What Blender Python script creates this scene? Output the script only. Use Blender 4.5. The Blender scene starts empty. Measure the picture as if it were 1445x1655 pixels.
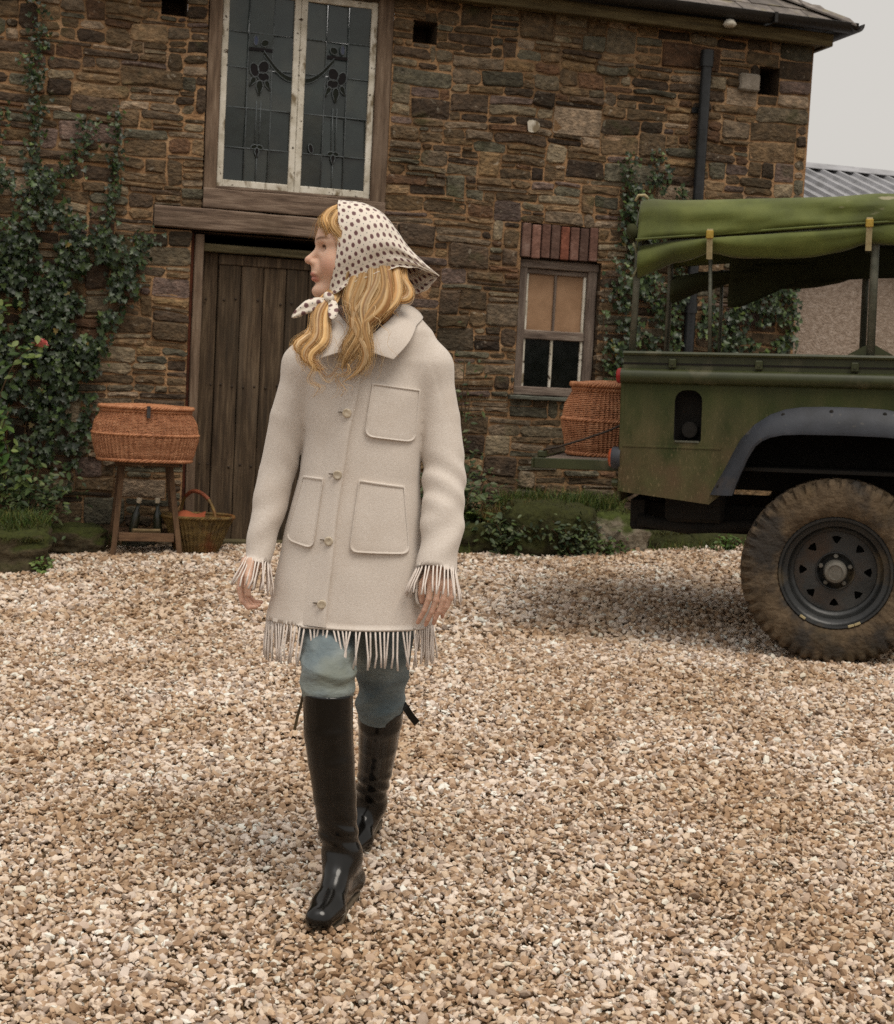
import bpy, bmesh, math, random
import numpy as np
from mathutils import Vector, Matrix, Euler
from mathutils.geometry import tessellate_polygon
from mathutils.bvhtree import BVHTree
from mathutils import noise as mnoise

scene = bpy.context.scene
COL = scene.collection
R = math.radians

# ------------------------------------------------------------------ camera
FPX, IW, IH, CY = 2400.0, 1445.0, 1655.0, 789.0
cam_d = bpy.data.cameras.new('camera')
cam_d.sensor_fit = 'VERTICAL'
cam_d.sensor_height = 24.0
cam_d.sensor_width = 24.0
cam_d.lens = 24.0 * FPX / IH
cam_d.shift_y = -(IH / 2 - CY) / IH
cam_d.clip_start, cam_d.clip_end = 0.1, 600
cam = bpy.data.objects.new('camera', cam_d)
COL.objects.link(cam)
cam.matrix_world = (Matrix.Translation((0, 0, 1.34)) @ Matrix.Rotation(R(90 - 4.5), 4, 'X')
                    @ Matrix.Rotation(R(3.0), 4, 'Z'))
cam_d.dof.use_dof = True
cam_d.dof.focus_distance = 3.72
cam_d.dof.aperture_fstop = (cam_d.lens / 1000) / 0.0042
scene.camera = cam

# ------------------------------------------------------------------ overcast sky, soft sun, exposure
SUN_EL, SUN_AZ, SKY_STRENGTH, SUN_STRENGTH, EXPOSURE = 64, -32, 0.085, 1.5, 0.45
world = bpy.data.worlds.new('World')
scene.world = world
world.use_nodes = True
wn, wl = world.node_tree.nodes, world.node_tree.links
wn.clear()
w_out = wn.new('ShaderNodeOutputWorld')
w_bg = wn.new('ShaderNodeBackground')
w_sky = wn.new('ShaderNodeTexSky')
w_sky.sky_type = 'NISHITA'
w_sky.sun_disc = False
w_sky.sun_elevation = R(SUN_EL)
w_sky.sun_rotation = R(180 - SUN_AZ)
w_sky.air_density, w_sky.dust_density, w_sky.ozone_density = 1.0, 6.0, 1.0
w_hs = wn.new('ShaderNodeHueSaturation')
w_hs.inputs['Saturation'].default_value = 0.10
w_mix = wn.new('ShaderNodeMix')
w_mix.data_type = 'RGBA'
w_mix.inputs[0].default_value = 0.75            # an even cloud sheet over the clear sky
w_mix.inputs[7].default_value = (6.6, 6.3, 5.85, 1)
w_bg.inputs['Strength'].default_value = SKY_STRENGTH
wl.new(w_sky.outputs[0], w_hs.inputs['Color'])
wl.new(w_hs.outputs[0], w_mix.inputs[6])
wl.new(w_mix.outputs[2], w_bg.inputs['Color'])
wl.new(w_bg.outputs[0], w_out.inputs['Surface'])

sun_d = bpy.data.lights.new('sun', 'SUN')
sun_d.energy = SUN_STRENGTH
sun_d.angle = R(30)
sun_d.color = (1.0, 0.92, 0.81)
sun = bpy.data.objects.new('sun', sun_d)
COL.objects.link(sun)
# light travels away from the camera side: from behind-right, high
sun_dir = Vector((math.sin(R(-SUN_AZ)) * math.cos(R(SUN_EL)), -math.cos(R(-SUN_AZ)) * math.cos(R(SUN_EL)), math.sin(R(SUN_EL))))
sun.rotation_euler = sun_dir.to_track_quat('Z', 'Y').to_euler()

scene.view_settings.view_transform = 'Standard'
scene.view_settings.look = 'None'
scene.view_settings.gamma = 1.0
scene.view_settings.exposure = EXPOSURE
scene.cycles.use_denoising = False
scene.cycles.max_bounces = 6
scene.cycles.diffuse_bounces = 3
scene.cycles.glossy_bounces = 3
scene.cycles.transparent_max_bounces = 8
scene.cycles.sample_clamp_indirect = 8

# ------------------------------------------------------------------ helpers
def lin(c):
    """sRGB 0-255 triple to linear"""
    return tuple((v / 255 / 12.92 if v / 255 <= 0.04045 else ((v / 255 + 0.055) / 1.055) ** 2.4) for v in c)

def setp(o, label=None, cat=None, group=None, kind=None):
    if label: o['label'] = label
    if cat: o['category'] = cat
    if group: o['group'] = group
    if kind: o['kind'] = kind
    return o

def empty(name, loc=(0, 0, 0), rot=(0, 0, 0), label=None, cat=None, group=None):
    o = bpy.data.objects.new(name, None)
    o.empty_display_size = 0.1
    o.location = loc
    o.rotation_euler = rot
    COL.objects.link(o)
    return setp(o, label, cat, group)

def mesh_data(name, V, F, smooth=False, cols=None):
    me = bpy.data.meshes.new(name)
    me.from_pydata([tuple(map(float, v)) for v in V], [], [tuple(map(int, f)) for f in F])
    if smooth:
        me.polygons.foreach_set('use_smooth', [True] * len(me.polygons))
    if cols is not None:
        a = me.color_attributes.new('Col', 'FLOAT_COLOR', 'POINT')
        c = np.asarray(cols, dtype=np.float32)
        if c.shape[1] == 3:
            c = np.concatenate([c, np.ones((len(c), 1), np.float32)], 1)
        a.data.foreach_set('color', c.ravel())
    me.update()
    return me

def link(name, me, mat=None, parent=None, loc=(0, 0, 0), rot=(0, 0, 0)):
    if mat and not me.materials:
        for m in (mat if isinstance(mat, (list, tuple)) else [mat]):
            me.materials.append(m)
    o = bpy.data.objects.new(name, me)
    COL.objects.link(o)
    o.location = loc
    o.rotation_euler = rot
    if parent:
        o.parent = parent
    return o

def obj(name, V, F, mat=None, parent=None, smooth=False, cols=None, loc=(0, 0, 0), rot=(0, 0, 0)):
    return link(name, mesh_data(name, V, F, smooth, cols), mat, parent, loc, rot)

def bulk(name, V, F, mat=None, parent=None, smooth=False, cols=None):
    """fast mesh from numpy arrays (all faces the same size)"""
    V = np.asarray(V, np.float32); F = np.asarray(F, np.int32)
    me = bpy.data.meshes.new(name)
    me.vertices.add(len(V)); me.vertices.foreach_set('co', V.ravel())
    n = F.shape[1]
    me.loops.add(F.size); me.loops.foreach_set('vertex_index', F.ravel())
    me.polygons.add(len(F)); me.polygons.foreach_set('loop_start', np.arange(0, F.size, n, dtype=np.int32))
    if smooth:
        me.polygons.foreach_set('use_smooth', np.ones(len(F), bool))
    if cols is not None:
        a = me.color_attributes.new('Col', 'FLOAT_COLOR', 'POINT')
        c = np.asarray(cols, np.float32)
        if c.shape[1] == 3:
            c = np.concatenate([c, np.ones((len(c), 1), np.float32)], 1)
        a.data.foreach_set('color', np.ascontiguousarray(c).ravel())
    me.update(calc_edges=True)
    me.validate()
    return link(name, me, mat, parent)

class MB:
    """collects shapes, then links them as ONE mesh"""
    def __init__(s):
        s.V, s.F = [], []
    def add(s, V, F):
        k = len(s.V)
        s.V += [tuple(v) for v in V]
        s.F += [tuple(i + k for i in f) for f in F]
        return s
    def box(s, x0, x1, y0, y1, z0, z1, b=0.0):
        if b <= 0:
            V = [(x, y, z) for z in (z0, z1) for y in (y0, y1) for x in (x0, x1)]
            F = [(0, 2, 3, 1), (4, 5, 7, 6), (0, 1, 5, 4), (2, 6, 7, 3), (0, 4, 6, 2), (1, 3, 7, 5)]
            return s.add(V, F)
        bm = bmesh.new()
        bmesh.ops.create_cube(bm, size=1)
        for v in bm.verts:
            v.co = Vector((x0 + (v.co.x + .5) * (x1 - x0), y0 + (v.co.y + .5) * (y1 - y0), z0 + (v.co.z + .5) * (z1 - z0)))
        bmesh.ops.bevel(bm, geom=bm.edges[:], offset=b, segments=1, affect='EDGES', clamp_overlap=True)
        return s.bm(bm)
    def bm(s, bm):
        bm.verts.index_update()
        s.add([v.co[:] for v in bm.verts], [[v.index for v in f.verts] for f in bm.faces])
        bm.free()
        return s
    def tube(s, pts, r, n=8, cap=True):
        pts = [Vector(p) for p in pts]
        rs = r if isinstance(r, (list, tuple)) else [r] * len(pts)
        V, F = [], []
        up = None
        for i, p in enumerate(pts):
            t = (pts[min(i + 1, len(pts) - 1)] - pts[max(i - 1, 0)]).normalized()
            if up is None:
                up = Vector((0, 0, 1)) if abs(t.z) < .9 else Vector((1, 0, 0))
            a = t.cross(up).normalized(); b = a.cross(t).normalized(); up = b
            for k in range(n):
                w = 2 * math.pi * k / n
                V.append(p + a * rs[i] * math.cos(w) + b * rs[i] * math.sin(w))
        for i in range(len(pts) - 1):
            for k in range(n):
                F.append((i * n + k, (i + 1) * n + k, (i + 1) * n + (k + 1) % n, i * n + (k + 1) % n))
        if cap:
            F.append(tuple(range(n))); m = (len(pts) - 1) * n
            F.append(tuple(m + n - 1 - k for k in range(n)))
        return s.add(V, F)
    def loft(s, rings, closed=True, cap=True):
        n = len(rings[0]); V = [p for r in rings for p in r]; F = []
        for i in range(len(rings) - 1):
            for k in range(n if closed else n - 1):
                F.append((i * n + k, i * n + (k + 1) % n, (i + 1) * n + (k + 1) % n, (i + 1) * n + k))
        if cap and closed:
            F.append(tuple(range(n - 1, -1, -1))); m = (len(rings) - 1) * n
            F.append(tuple(m + k for k in range(n)))
        return s.add(V, F)
    def revolve(s, prof, n=32, axis='Y', arc=2 * math.pi, ctr=(0, 0, 0), phase=0.0):
        """prof: list of (radius, along axis)"""
        rings = []
        full = abs(arc - 2 * math.pi) < 1e-6
        for k in range(n if full else n + 1):
            w = phase + arc * k / n; c, sn = math.cos(w), math.sin(w)
            ring = []
            for r, a in prof:
                p = {'Y': (r * c, a, r * sn), 'Z': (r * c, r * sn, a), 'X': (a, r * c, r * sn)}[axis]
                ring.append((p[0] + ctr[0], p[1] + ctr[1], p[2] + ctr[2]))
            rings.append(ring)
        m = len(prof); V = [p for r in rings for p in r]; F = []
        N = len(rings)
        for i in range(N if full else N - 1):
            for k in range(m - 1):
                F.append((i * m + k, ((i + 1) % N) * m + k, ((i + 1) % N) * m + k + 1, i * m + k + 1))
        return s.add(V, F)
    def poly(s, outer, holes, to3d, t0, t1):
        """flat plate from a 2D outline with holes; to3d(x, y, t)"""
        loops = [outer] + list(holes)
        flat = [p for l in loops for p in l]
        tri = tessellate_polygon([[Vector((p[0], p[1], 0)) for p in l] for l in loops])
        n = len(flat)
        V = [to3d(p[0], p[1], t0) for p in flat] + [to3d(p[0], p[1], t1) for p in flat]
        F = [tuple(t) for t in tri] + [tuple(n + i for i in reversed(t)) for t in tri]
        k = 0
        for l in loops:
            m = len(l)
            for i in range(m):
                F.append((k + i, k + (i + 1) % m, n + k + (i + 1) % m, n + k + i))
            k += m
        return s.add(V, F)
    def build(s, name, mat=None, parent=None, smooth=False, loc=(0, 0, 0), rot=(0, 0, 0), fix=True, bevel=0, auto=None):
        me = mesh_data(name, s.V, s.F, smooth)
        if fix or auto:
            bm = bmesh.new(); bm.from_mesh(me)
            bmesh.ops.recalc_face_normals(bm, faces=bm.faces[:])
            if auto:
                for e in bm.edges:
                    if len(e.link_faces) == 2 and e.calc_face_angle(0) > R(auto):
                        e.smooth = False
                for f in bm.faces:
                    f.smooth = True
            bm.to_mesh(me); bm.free()
        return link(name, me, mat, parent, loc, rot)

def copy_tree(o, parent=None):
    c = o.copy()
    COL.objects.link(c)
    c.parent = parent
    for ch in list(o.children):
        copy_tree(ch, c)
    return c

# ------------------------------------------------------------------ materials
def pmat(name, cols, scale=6.0, rough=.8, bump=.0, bscale=40.0, bdist=.01, detail=5.0, attr=False, spec=.35, metal=0.0,
         stretch=(1, 1, 1), rnd=0.0, mud=None, coat=0.0, sheen=0.0, blotch=None, emit=None, rough2=None, sub=0.0):
    """procedural material: a noise-driven colour ramp, optional per-vertex tint, blotches, mud and bump"""
    m = bpy.data.materials.new(name)
    m.use_nodes = True
    N, L = m.node_tree.nodes, m.node_tree.links
    b = N['Principled BSDF']
    tc = N.new('ShaderNodeTexCoord')
    mp = N.new('ShaderNodeMapping')
    mp.inputs['Scale'].default_value = stretch
    oi = N.new('ShaderNodeObjectInfo')
    add = N.new('ShaderNodeVectorMath'); add.operation = 'MULTIPLY_ADD'
    L.new(oi.outputs['Random'], add.inputs[0])
    add.inputs[1].default_value = (37.0, 17.0, 53.0) if rnd else (0, 0, 0)
    L.new(tc.outputs['Object'], add.inputs[2])
    L.new(add.outputs[0], mp.inputs['Vector'])
    nz = N.new('ShaderNodeTexNoise')
    nz.inputs['Scale'].default_value = scale
    nz.inputs['Detail'].default_value = detail
    nz.inputs['Roughness'].default_value = .62
    L.new(mp.outputs[0], nz.inputs['Vector'])
    rp = N.new('ShaderNodeValToRGB')
    el = rp.color_ramp.elements
    while len(el) > 1:
        el.remove(el[-1])
    for i, (p, c) in enumerate(cols):
        e = el[0] if i == 0 else el.new(p)
        e.position = p
        e.color = (*c, 1)
    L.new(nz.outputs['Fac'], rp.inputs['Fac'])
    col = rp.outputs['Color']
    def mix(a, bb, fac, mode='MIX'):
        x = N.new('ShaderNodeMix'); x.data_type = 'RGBA'; x.blend_type = mode
        for inp, v in ((x.inputs[0], fac), (x.inputs[6], a), (x.inputs[7], bb)):
            if hasattr(v, 'links') or isinstance(v, bpy.types.NodeSocket): L.new(v, inp)
            elif isinstance(v, (int, float)): inp.default_value = v
            else: inp.default_value = (*v, 1)
        return x.outputs[2]
    if attr:
        at = N.new('ShaderNodeAttribute'); at.attribute_name = 'Col'
        col = mix(col, at.outputs['Color'], 1.0, 'MULTIPLY')
    if rnd:
        mr = N.new('ShaderNodeMapRange')
        mr.inputs['To Min'].default_value, mr.inputs['To Max'].default_value = 1 - rnd, 1 + rnd
        L.new(oi.outputs['Random'], mr.inputs['Value'])
        col = mix(col, mr.outputs[0], 1.0, 'MULTIPLY')
    for sp in ([blotch] if isinstance(blotch, dict) else (blotch or [])):
        n2 = N.new('ShaderNodeTexNoise')
        n2.inputs['Scale'].default_value = sp.get('scale', 3)
        n2.inputs['Detail'].default_value = sp.get('detail', 6)
        mp2 = N.new('ShaderNodeMapping'); mp2.inputs['Scale'].default_value = sp.get('stretch', (1, 1, 1))
        mp2.inputs['Location'].default_value = sp.get('off', (3.1, 7.7, 1.3))
        L.new(add.outputs[0], mp2.inputs['Vector']); L.new(mp2.outputs[0], n2.inputs['Vector'])
        r2 = N.new('ShaderNodeMapRange')
        r2.inputs['From Min'].default_value, r2.inputs['From Max'].default_value = sp.get('lo', .5), sp.get('hi', .65)
        r2.inputs['To Max'].default_value = sp.get('amt', 1.0)
        L.new(n2.outputs['Fac'], r2.inputs['Value'])
        fac = r2.outputs[0]
        if 'zlo' in sp:      # splashed up from below (mud) or growing from above (moss)
            sx = N.new('ShaderNodeSeparateXYZ'); L.new(tc.outputs['Object'], sx.inputs[0])
            r3 = N.new('ShaderNodeMapRange')
            r3.inputs['From Min'].default_value, r3.inputs['From Max'].default_value = sp['zlo'], sp['zhi']
            L.new(sx.outputs['Z'], r3.inputs['Value'])
            mm = N.new('ShaderNodeMath'); mm.operation = 'MULTIPLY_ADD'; mm.use_clamp = True
            L.new(r3.outputs[0], mm.inputs[0]); mm.inputs[1].default_value = sp.get('zamt', 1.0); L.new(fac, mm.inputs[2])
            m3 = N.new('ShaderNodeMath'); m3.operation = 'MULTIPLY'; m3.use_clamp = True
            L.new(mm.outputs[0], m3.inputs[0])
            if sp.get('zmul'): L.new(r3.outputs[0], m3.inputs[1]); L.new(fac, m3.inputs[0])
            else: m3.inputs[1].default_value = 1.0
            fac = m3.outputs[0]
        col = mix(col, sp['col'], fac)
    L.new(col, b.inputs['Base Color'])
    b.inputs['Roughness'].default_value = rough
    b.inputs['Specular IOR Level'].default_value = spec
    b.inputs['Metallic'].default_value = metal
    if coat: b.inputs['Coat Weight'].default_value = coat
    if sheen: b.inputs['Sheen Weight'].default_value = sheen; b.inputs['Sheen Roughness'].default_value = .5
    if sub:
        b.inputs['Subsurface Weight'].default_value = sub
        b.inputs['Subsurface Radius'].default_value = (.012, .005, .003)
        b.inputs['Subsurface Scale'].default_value = 1.0
    if rough2 is not None:
        mr = N.new('ShaderNodeMapRange')
        mr.inputs['To Min'].default_value, mr.inputs['To Max'].default_value = rough, rough2
        L.new(nz.outputs['Fac'], mr.inputs['Value']); L.new(mr.outputs[0], b.inputs['Roughness'])
    if bump:
        bn = N.new('ShaderNodeTexNoise')
        bn.inputs['Scale'].default_value = bscale
        bn.inputs['Detail'].default_value = 6
        L.new(mp.outputs[0], bn.inputs['Vector'])
        bu = N.new('ShaderNodeBump')
        bu.inputs['Strength'].default_value = bump
        bu.inputs['Distance'].default_value = bdist
        L.new(bn.outputs['Fac'], bu.inputs['Height'])
        L.new(bu.outputs[0], b.inputs['Normal'])
    return m

def fbm(x, y=0.0, z=0.0, o=3):
    return mnoise.fractal(Vector((x, y, z)), 1.0, 2.0, o)
def GZ(x, y):
    """height of the yard, which rises gently to the back and to the right"""
    return .025 * x + .018 * (y - 3.5)
# ------------------------------------------------------------------ the yard
rng = random.Random(11)
M_soil = pmat('yard_soil', [(.25, lin((66, 52, 36))), (.5, lin((104, 84, 60))), (.75, lin((140, 116, 88)))], scale=60, rough=.95, bump=.8, bscale=55, bdist=.02)
def make_ground():
    xs = [-300, -60, -20] + [-8 + .25 * i for i in range(65)] + [20, 60, 300]
    ys = [-300, -60, -10, -2] + [0 + .25 * i for i in range(57)] + [20, 60, 300]
    V, F = [], []
    for y in ys:
        for x in xs:
            cx, cy = max(-8, min(8, x)), max(-2, min(14, y))
            near = 1 if (abs(x) < 9 and -2 < y < 15) else 0
            V.append((x, y, GZ(cx, cy) + near * .012 * fbm(x * .9, y * .9)))
    n = len(xs)
    for j in range(len(ys) - 1):
        for i in range(n - 1):
            F.append((j * n + i, j * n + i + 1, (j + 1) * n + i + 1, (j + 1) * n + i))
    o = obj('yard_ground', V, F, M_soil, smooth=True)
    setp(o, 'bare earth of the yard under the gravel', 'ground', kind='structure')
make_ground()

# ------------------------------------------------------------------ stone barn, in its own frame: x along the wall, y into the building
barn = empty('stone_barn', (-1.1, 10.1, 0), (0, 0, R(16)),
             'dark rubble stone barn with hipped slate roof and leaded upper window', 'barn')
BM = barn.matrix_basis.copy() if False else (Matrix.Translation((-1.1, 10.1, 0)) @ Matrix.Rotation(R(16), 4, 'Z'))
BMi = BM.inverted()
U0, U1, ZT = -5.4, 3.77, 3.86
# openings: u0, u1, z0, z1
OPEN = [(-.955, .69, 2.175, 2.33), (-.70, .68, -.3, 2.175), (-.645, .60, 2.33, 3.86),      # lintel, doorway, upper window
        (1.595, 2.205, 1.165, 2.165), (1.585, 2.17, 2.165, 2.41),                            # lower window, brick arch
        (.735, .905, 3.555, 3.705), (3.34, 3.505, 3.47, 3.67), (-.95, -.78, 3.55, 3.70)]    # putlog holes
M_mortar = pmat('lime_mortar', [(.3, lin((112, 84, 58))), (.5, lin((152, 118, 84))), (.72, lin((178, 148, 114)))], scale=9, rough=.95, bump=.9, bscale=70, bdist=.012,
                blotch=[dict(col=lin((74, 56, 36)), scale=1.3, lo=.47, hi=.66, amt=.8), dict(col=lin((165, 145, 125)), scale=2.2, lo=.6, hi=.72, amt=.6, off=(9, 2, 4))])
M_stone = pmat('rubble_stone', [(.27, (.40, .39, .37)), (.5, (.95, .93, .90)), (.73, (1.75, 1.66, 1.55))], scale=20, rough=.85, bump=1.0, bscale=40, bdist=.018, attr=True, spec=.3, detail=8,
               stretch=(1, 1, 1.35),
               blotch=[dict(col=lin((44, 38, 24)), scale=2.0, lo=.5, hi=.7, amt=.6), dict(col=lin((150, 140, 124)), scale=22, lo=.64, hi=.74, amt=.6, off=(5, 5, 5)),
                       dict(col=lin((58, 62, 28)), scale=4, lo=.6, hi=.72, amt=.5, off=(1, 8, 3))])
PAL = [((86, 74, 60), 5), ((76, 66, 54), 5), ((66, 57, 50), 4), ((94, 80, 62), 3), ((90, 82, 74), 4), ((100, 94, 84), 3), ((80, 62, 50), 2), ((52, 44, 38), 3), ((106, 92, 76), 2), ((86, 76, 76), 2), ((74, 74, 68), 3)]
PALX = [tuple(a * b for a, b in zip(lin(c), (1.09, 1.0, .84))) for c, n in PAL for _ in range(n)]

def warp(u, z):
    return (u + .014 * fbm(u * 2.2, z * 2.2, 3.3) + .006 * fbm(u * 7, z * 7, 1.1), z + .020 * fbm(u * 1.6, z * 2.0, 8.8) + .006 * fbm(u * 8, z * 8, 5))

def pack_stones():
    """skyline packing of coursed rubble round the openings"""
    dx = .02
    n = int(round((U1 - U0) / dx))
    hgt = [-.12] * n
    out = []
    MAXW = int(.46 / dx)
    def limit(c):
        u = U0 + (c + .5) * dx; z = hgt[c]
        lo = ZT
        for a, b, z0, z1 in OPEN:
            if a - 1e-6 < u < b + 1e-6 and z0 >= z - 1e-6: lo = min(lo, z0)
        return lo
    def lift():
        for c in range(n):
            ch = True
            while ch:
                ch = False
                u = U0 + (c + .5) * dx
                for a, b, z0, z1 in OPEN:
                    if a < u < b and z0 - .005 <= hgt[c] < z1: hgt[c] = z1; ch = True
    lift()
    guard = 0
    while guard < 14000:
        guard += 1
        c0 = min(range(n), key=lambda c: (round(hgt[c], 3), c))
        z = hgt[c0]
        if z >= ZT - .012: break
        c1 = c0
        while c1 + 1 < n and abs(hgt[c1 + 1] - z) < .003: c1 += 1
        run = c1 - c0 + 1
        t = rng.random()
        h = rng.uniform(.026, .046) if t < .34 else rng.uniform(.046, .085) if t < .78 else rng.uniform(.085, .14) if t < .965 else rng.uniform(.14, .20)
        w = int(max(4, min(MAXW, rng.gauss(11, 4.5) * (1.15 if h < .06 else 1.0) + (3 if h > .11 else 0))))
        if U0 + c0 * dx > 3.2 and rng.random() < .7: h = max(h, rng.uniform(.08, .16)); w = 22       # quoins
        left = hgt[c0 - 1] if c0 > 0 else None
        if left is not None and left > z and abs(z + h - left) < .028: h = left - z
        elif c1 + 1 < n and hgt[c1 + 1] > z and w >= run and abs(z + h - hgt[c1 + 1]) < .028: h = hgt[c1 + 1] - z
        if w > run or run - w < 4: w = run
        if w > MAXW: w = run // 2
        lim = min(limit(c) for c in range(c0, c0 + w))
        # do not straddle an opening: shorten to the columns with the same limit
        l0 = limit(c0); k = 0
        while k < w and abs(limit(c0 + k) - l0) < 1e-6: k += 1
        if h + z > lim - .02 and k < w and k >= 2: w = k; lim = l0
        if z + h > lim - .022: h = lim - z
        if h <= .001: h = .01
        out.append((U0 + c0 * dx, U0 + (c0 + w) * dx, z, z + h))
        for c in range(c0, c0 + w): hgt[c] = z + h
        lift()
    return out

def stone_geo(u0, u1, z0, z1, ends=(False,)):
    w, h = u1 - u0, z1 - z0
    g = rng.uniform(.0032, .0068)
    if h < .02 or w < .03: return None
    u0 += g; u1 -= g; z0 += g; z1 -= g * rng.uniform(.6, 1.3)
    w, h = u1 - u0, z1 - z0
    p = rng.uniform(.003, .018) + (.012 if rng.random() < .12 else 0)
    cc = min(h * .38, rng.uniform(.006, .026))
    nl = 3 if w > .16 else 2
    P = []
    for k in range(nl):
        f = k / (nl - 1)
        P.append((u0 + cc + (w - 2 * cc) * f, z0))
    P.append((u1, z0 + cc * rng.uniform(.5, 1.1)))
    P.append((u1, z1 - cc * rng.uniform(.5, 1.1)))
    for k in range(nl):
        f = k / (nl - 1)
        P.append((u1 - cc - (w - 2 * cc) * f, z1))
    P.append((u0, z1 - cc * rng.uniform(.5, 1.1)))
    P.append((u0, z0 + cc * rng.uniform(.5, 1.1)))
    j = min(.007, h * .10)
    P = [(a + rng.uniform(-j, j), b + rng.uniform(-j, j)) for a, b in P]
    P = [warp(a, b) for a, b in P]
    n = len(P)
    cx = sum(a for a, b in P) / n; cz = sum(b for a, b in P) / n
    tilt_u, tilt_z = rng.uniform(-.06, .06), rng.uniform(-.12, .12)
    V = []
    bev = min(.014, h * .2)
    for a, b in P: V.append((a, .03, b))
    for a, b in P: V.append((a, -p * .35 + rng.uniform(-.002, .002), b))
    for a, b in P:
        dxv, dzv = cx - a, cz - b
        l = math.hypot(dxv, dzv) or 1
        q = bev * rng.uniform(.6, 1.5) / l
        aa, bb = a + dxv * q, b + dzv * q
        V.append((aa, -p + tilt_u * (aa - cx) * .5 + tilt_z * (bb - cz) * .5 + rng.uniform(-.003, .003), bb))
    V.append((cx + rng.uniform(-.2, .2) * w, -p - rng.uniform(-.002, .007), cz))
    F = []
    for i in range(n):
        k = (i + 1) % n
        F.append((i, k, n + k)); F.append((i, n + k, n + i))
        F.append((n + i, n + k, 2 * n + k)); F.append((n + i, 2 * n + k, 2 * n + i))
        F.append((2 * n + i, 2 * n + k, 3 * n))
    c = Vector(rng.choice(PALX)) * rng.uniform(.78, 1.72)
    if rng.random() < .05: c = Vector(lin((150, 132, 112))) * rng.uniform(.8, 1.1)
    return V, F, [tuple(c)] * len(V)

# stones: the 300 largest in view are parts of their own, the small ones one joined part
geo = []
for s in pack_stones():
    g = stone_geo(*s)
    if g: geo.append((s, g))
def in_view(s):
    return -2.05 < (s[0] + s[1]) / 2 < 3.77 and .05 < s[2] < 3.85
seen = sorted([e for e in geo if in_view(e[0])], key=lambda e: -(e[0][1] - e[0][0]) * (e[0][3] - e[0][2]))
big = seen[:298]
bigset = set(id(e) for e in big)
for s, (V, F, C) in big:
    obj('stone', V, F, M_stone, barn, cols=C)
V, F, C = [], [], []
for e in geo:
    if id(e) in bigset: continue
    k = len(V); V += e[1][0]; C += e[1][2]; F += [tuple(i + k for i in f) for f in e[1][1]]
setp(obj('small_stones', V, F, M_stone, barn, cols=C), kind='stuff')
print('stones', len(geo), 'in view', len(seen))

# mortar bed with the openings cut through, reveals, rooms behind
mb = MB()
holes = []
us = sorted(set([U0, U1] + [v for o in OPEN for v in o[:2]]))
zs = sorted(set([-.3, ZT] + [v for o in OPEN for v in o[2:] if -.3 <= v <= ZT]))
def is_open(u, z): return any(a < u < b and c < z < d for a, b, c, d in OPEN)
sub_u = []
for a, b in zip(us[:-1], us[1:]):
    k = max(1, int((b - a) / .12)); sub_u += [a + (b - a) * i / k for i in range(k)]
sub_u.append(us[-1])
sub_z = []
for a, b in zip(zs[:-1], zs[1:]):
    k = max(1, int((b - a) / .12)); sub_z += [a + (b - a) * i / k for i in range(k)]
sub_z.append(zs[-1])
VI, V, F = {}, [], []
def vid(i, j):
    if (i, j) not in VI:
        u, z = sub_u[i], sub_z[j]
        VI[(i, j)] = len(V); V.append((u, .004 * fbm(u * 5, z * 5, 2), z))
    return VI[(i, j)]
for i in range(len(sub_u) - 1):
    for j in range(len(sub_z) - 1):
        if not is_open((sub_u[i] + sub_u[i + 1]) / 2, (sub_z[j] + sub_z[j + 1]) / 2):
            F.append((vid(i, j), vid(i + 1, j), vid(i + 1, j + 1), vid(i, j + 1)))
obj('mortar_bed', V, F, M_mortar, barn)
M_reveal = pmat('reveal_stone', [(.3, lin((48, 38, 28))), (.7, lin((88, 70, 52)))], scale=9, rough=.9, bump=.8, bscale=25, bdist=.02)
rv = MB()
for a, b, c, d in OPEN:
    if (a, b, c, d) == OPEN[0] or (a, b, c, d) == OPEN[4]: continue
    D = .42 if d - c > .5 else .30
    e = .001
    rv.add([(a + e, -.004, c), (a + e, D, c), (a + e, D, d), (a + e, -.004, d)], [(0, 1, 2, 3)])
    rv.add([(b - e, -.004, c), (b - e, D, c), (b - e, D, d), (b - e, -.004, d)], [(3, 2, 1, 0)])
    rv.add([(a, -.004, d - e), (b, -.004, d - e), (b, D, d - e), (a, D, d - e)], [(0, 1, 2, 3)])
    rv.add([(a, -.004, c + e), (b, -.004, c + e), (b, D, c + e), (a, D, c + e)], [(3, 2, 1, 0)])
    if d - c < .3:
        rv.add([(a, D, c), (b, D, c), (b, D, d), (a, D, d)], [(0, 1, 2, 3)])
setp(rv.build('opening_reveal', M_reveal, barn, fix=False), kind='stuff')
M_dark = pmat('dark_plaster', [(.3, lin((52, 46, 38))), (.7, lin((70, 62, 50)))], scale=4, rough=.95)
M_endwall = pmat('end_wall_stone', [(.3, lin((58, 46, 34))), (.5, lin((84, 66, 48))), (.7, lin((128, 96, 66)))], scale=7, rough=.9, bump=1, bscale=14, bdist=.03)
mb = MB()
mb.add([(U1, 0, -.3), (U1, 5, -.3), (U1, 5, ZT), (U1, 0, ZT)], [(0, 1, 2, 3)])
mb.add([(U0, 0, -.3), (U0, 5, -.3), (U0, 5, ZT), (U0, 0, ZT)], [(3, 2, 1, 0)])
mb.add([(U0, 5, -.3), (U1, 5, -.3), (U1, 5, ZT), (U0, 5, ZT)], [(0, 1, 2, 3)])
mb.build('end_wall', M_endwall, barn)
mb = MB()
mb.add([(U0 + .3, 4.6, 0), (U1 - .3, 4.6, 0), (U1 - .3, 4.6, 3.8), (U0 + .3, 4.6, 3.8)], [(0, 1, 2, 3)])
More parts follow.
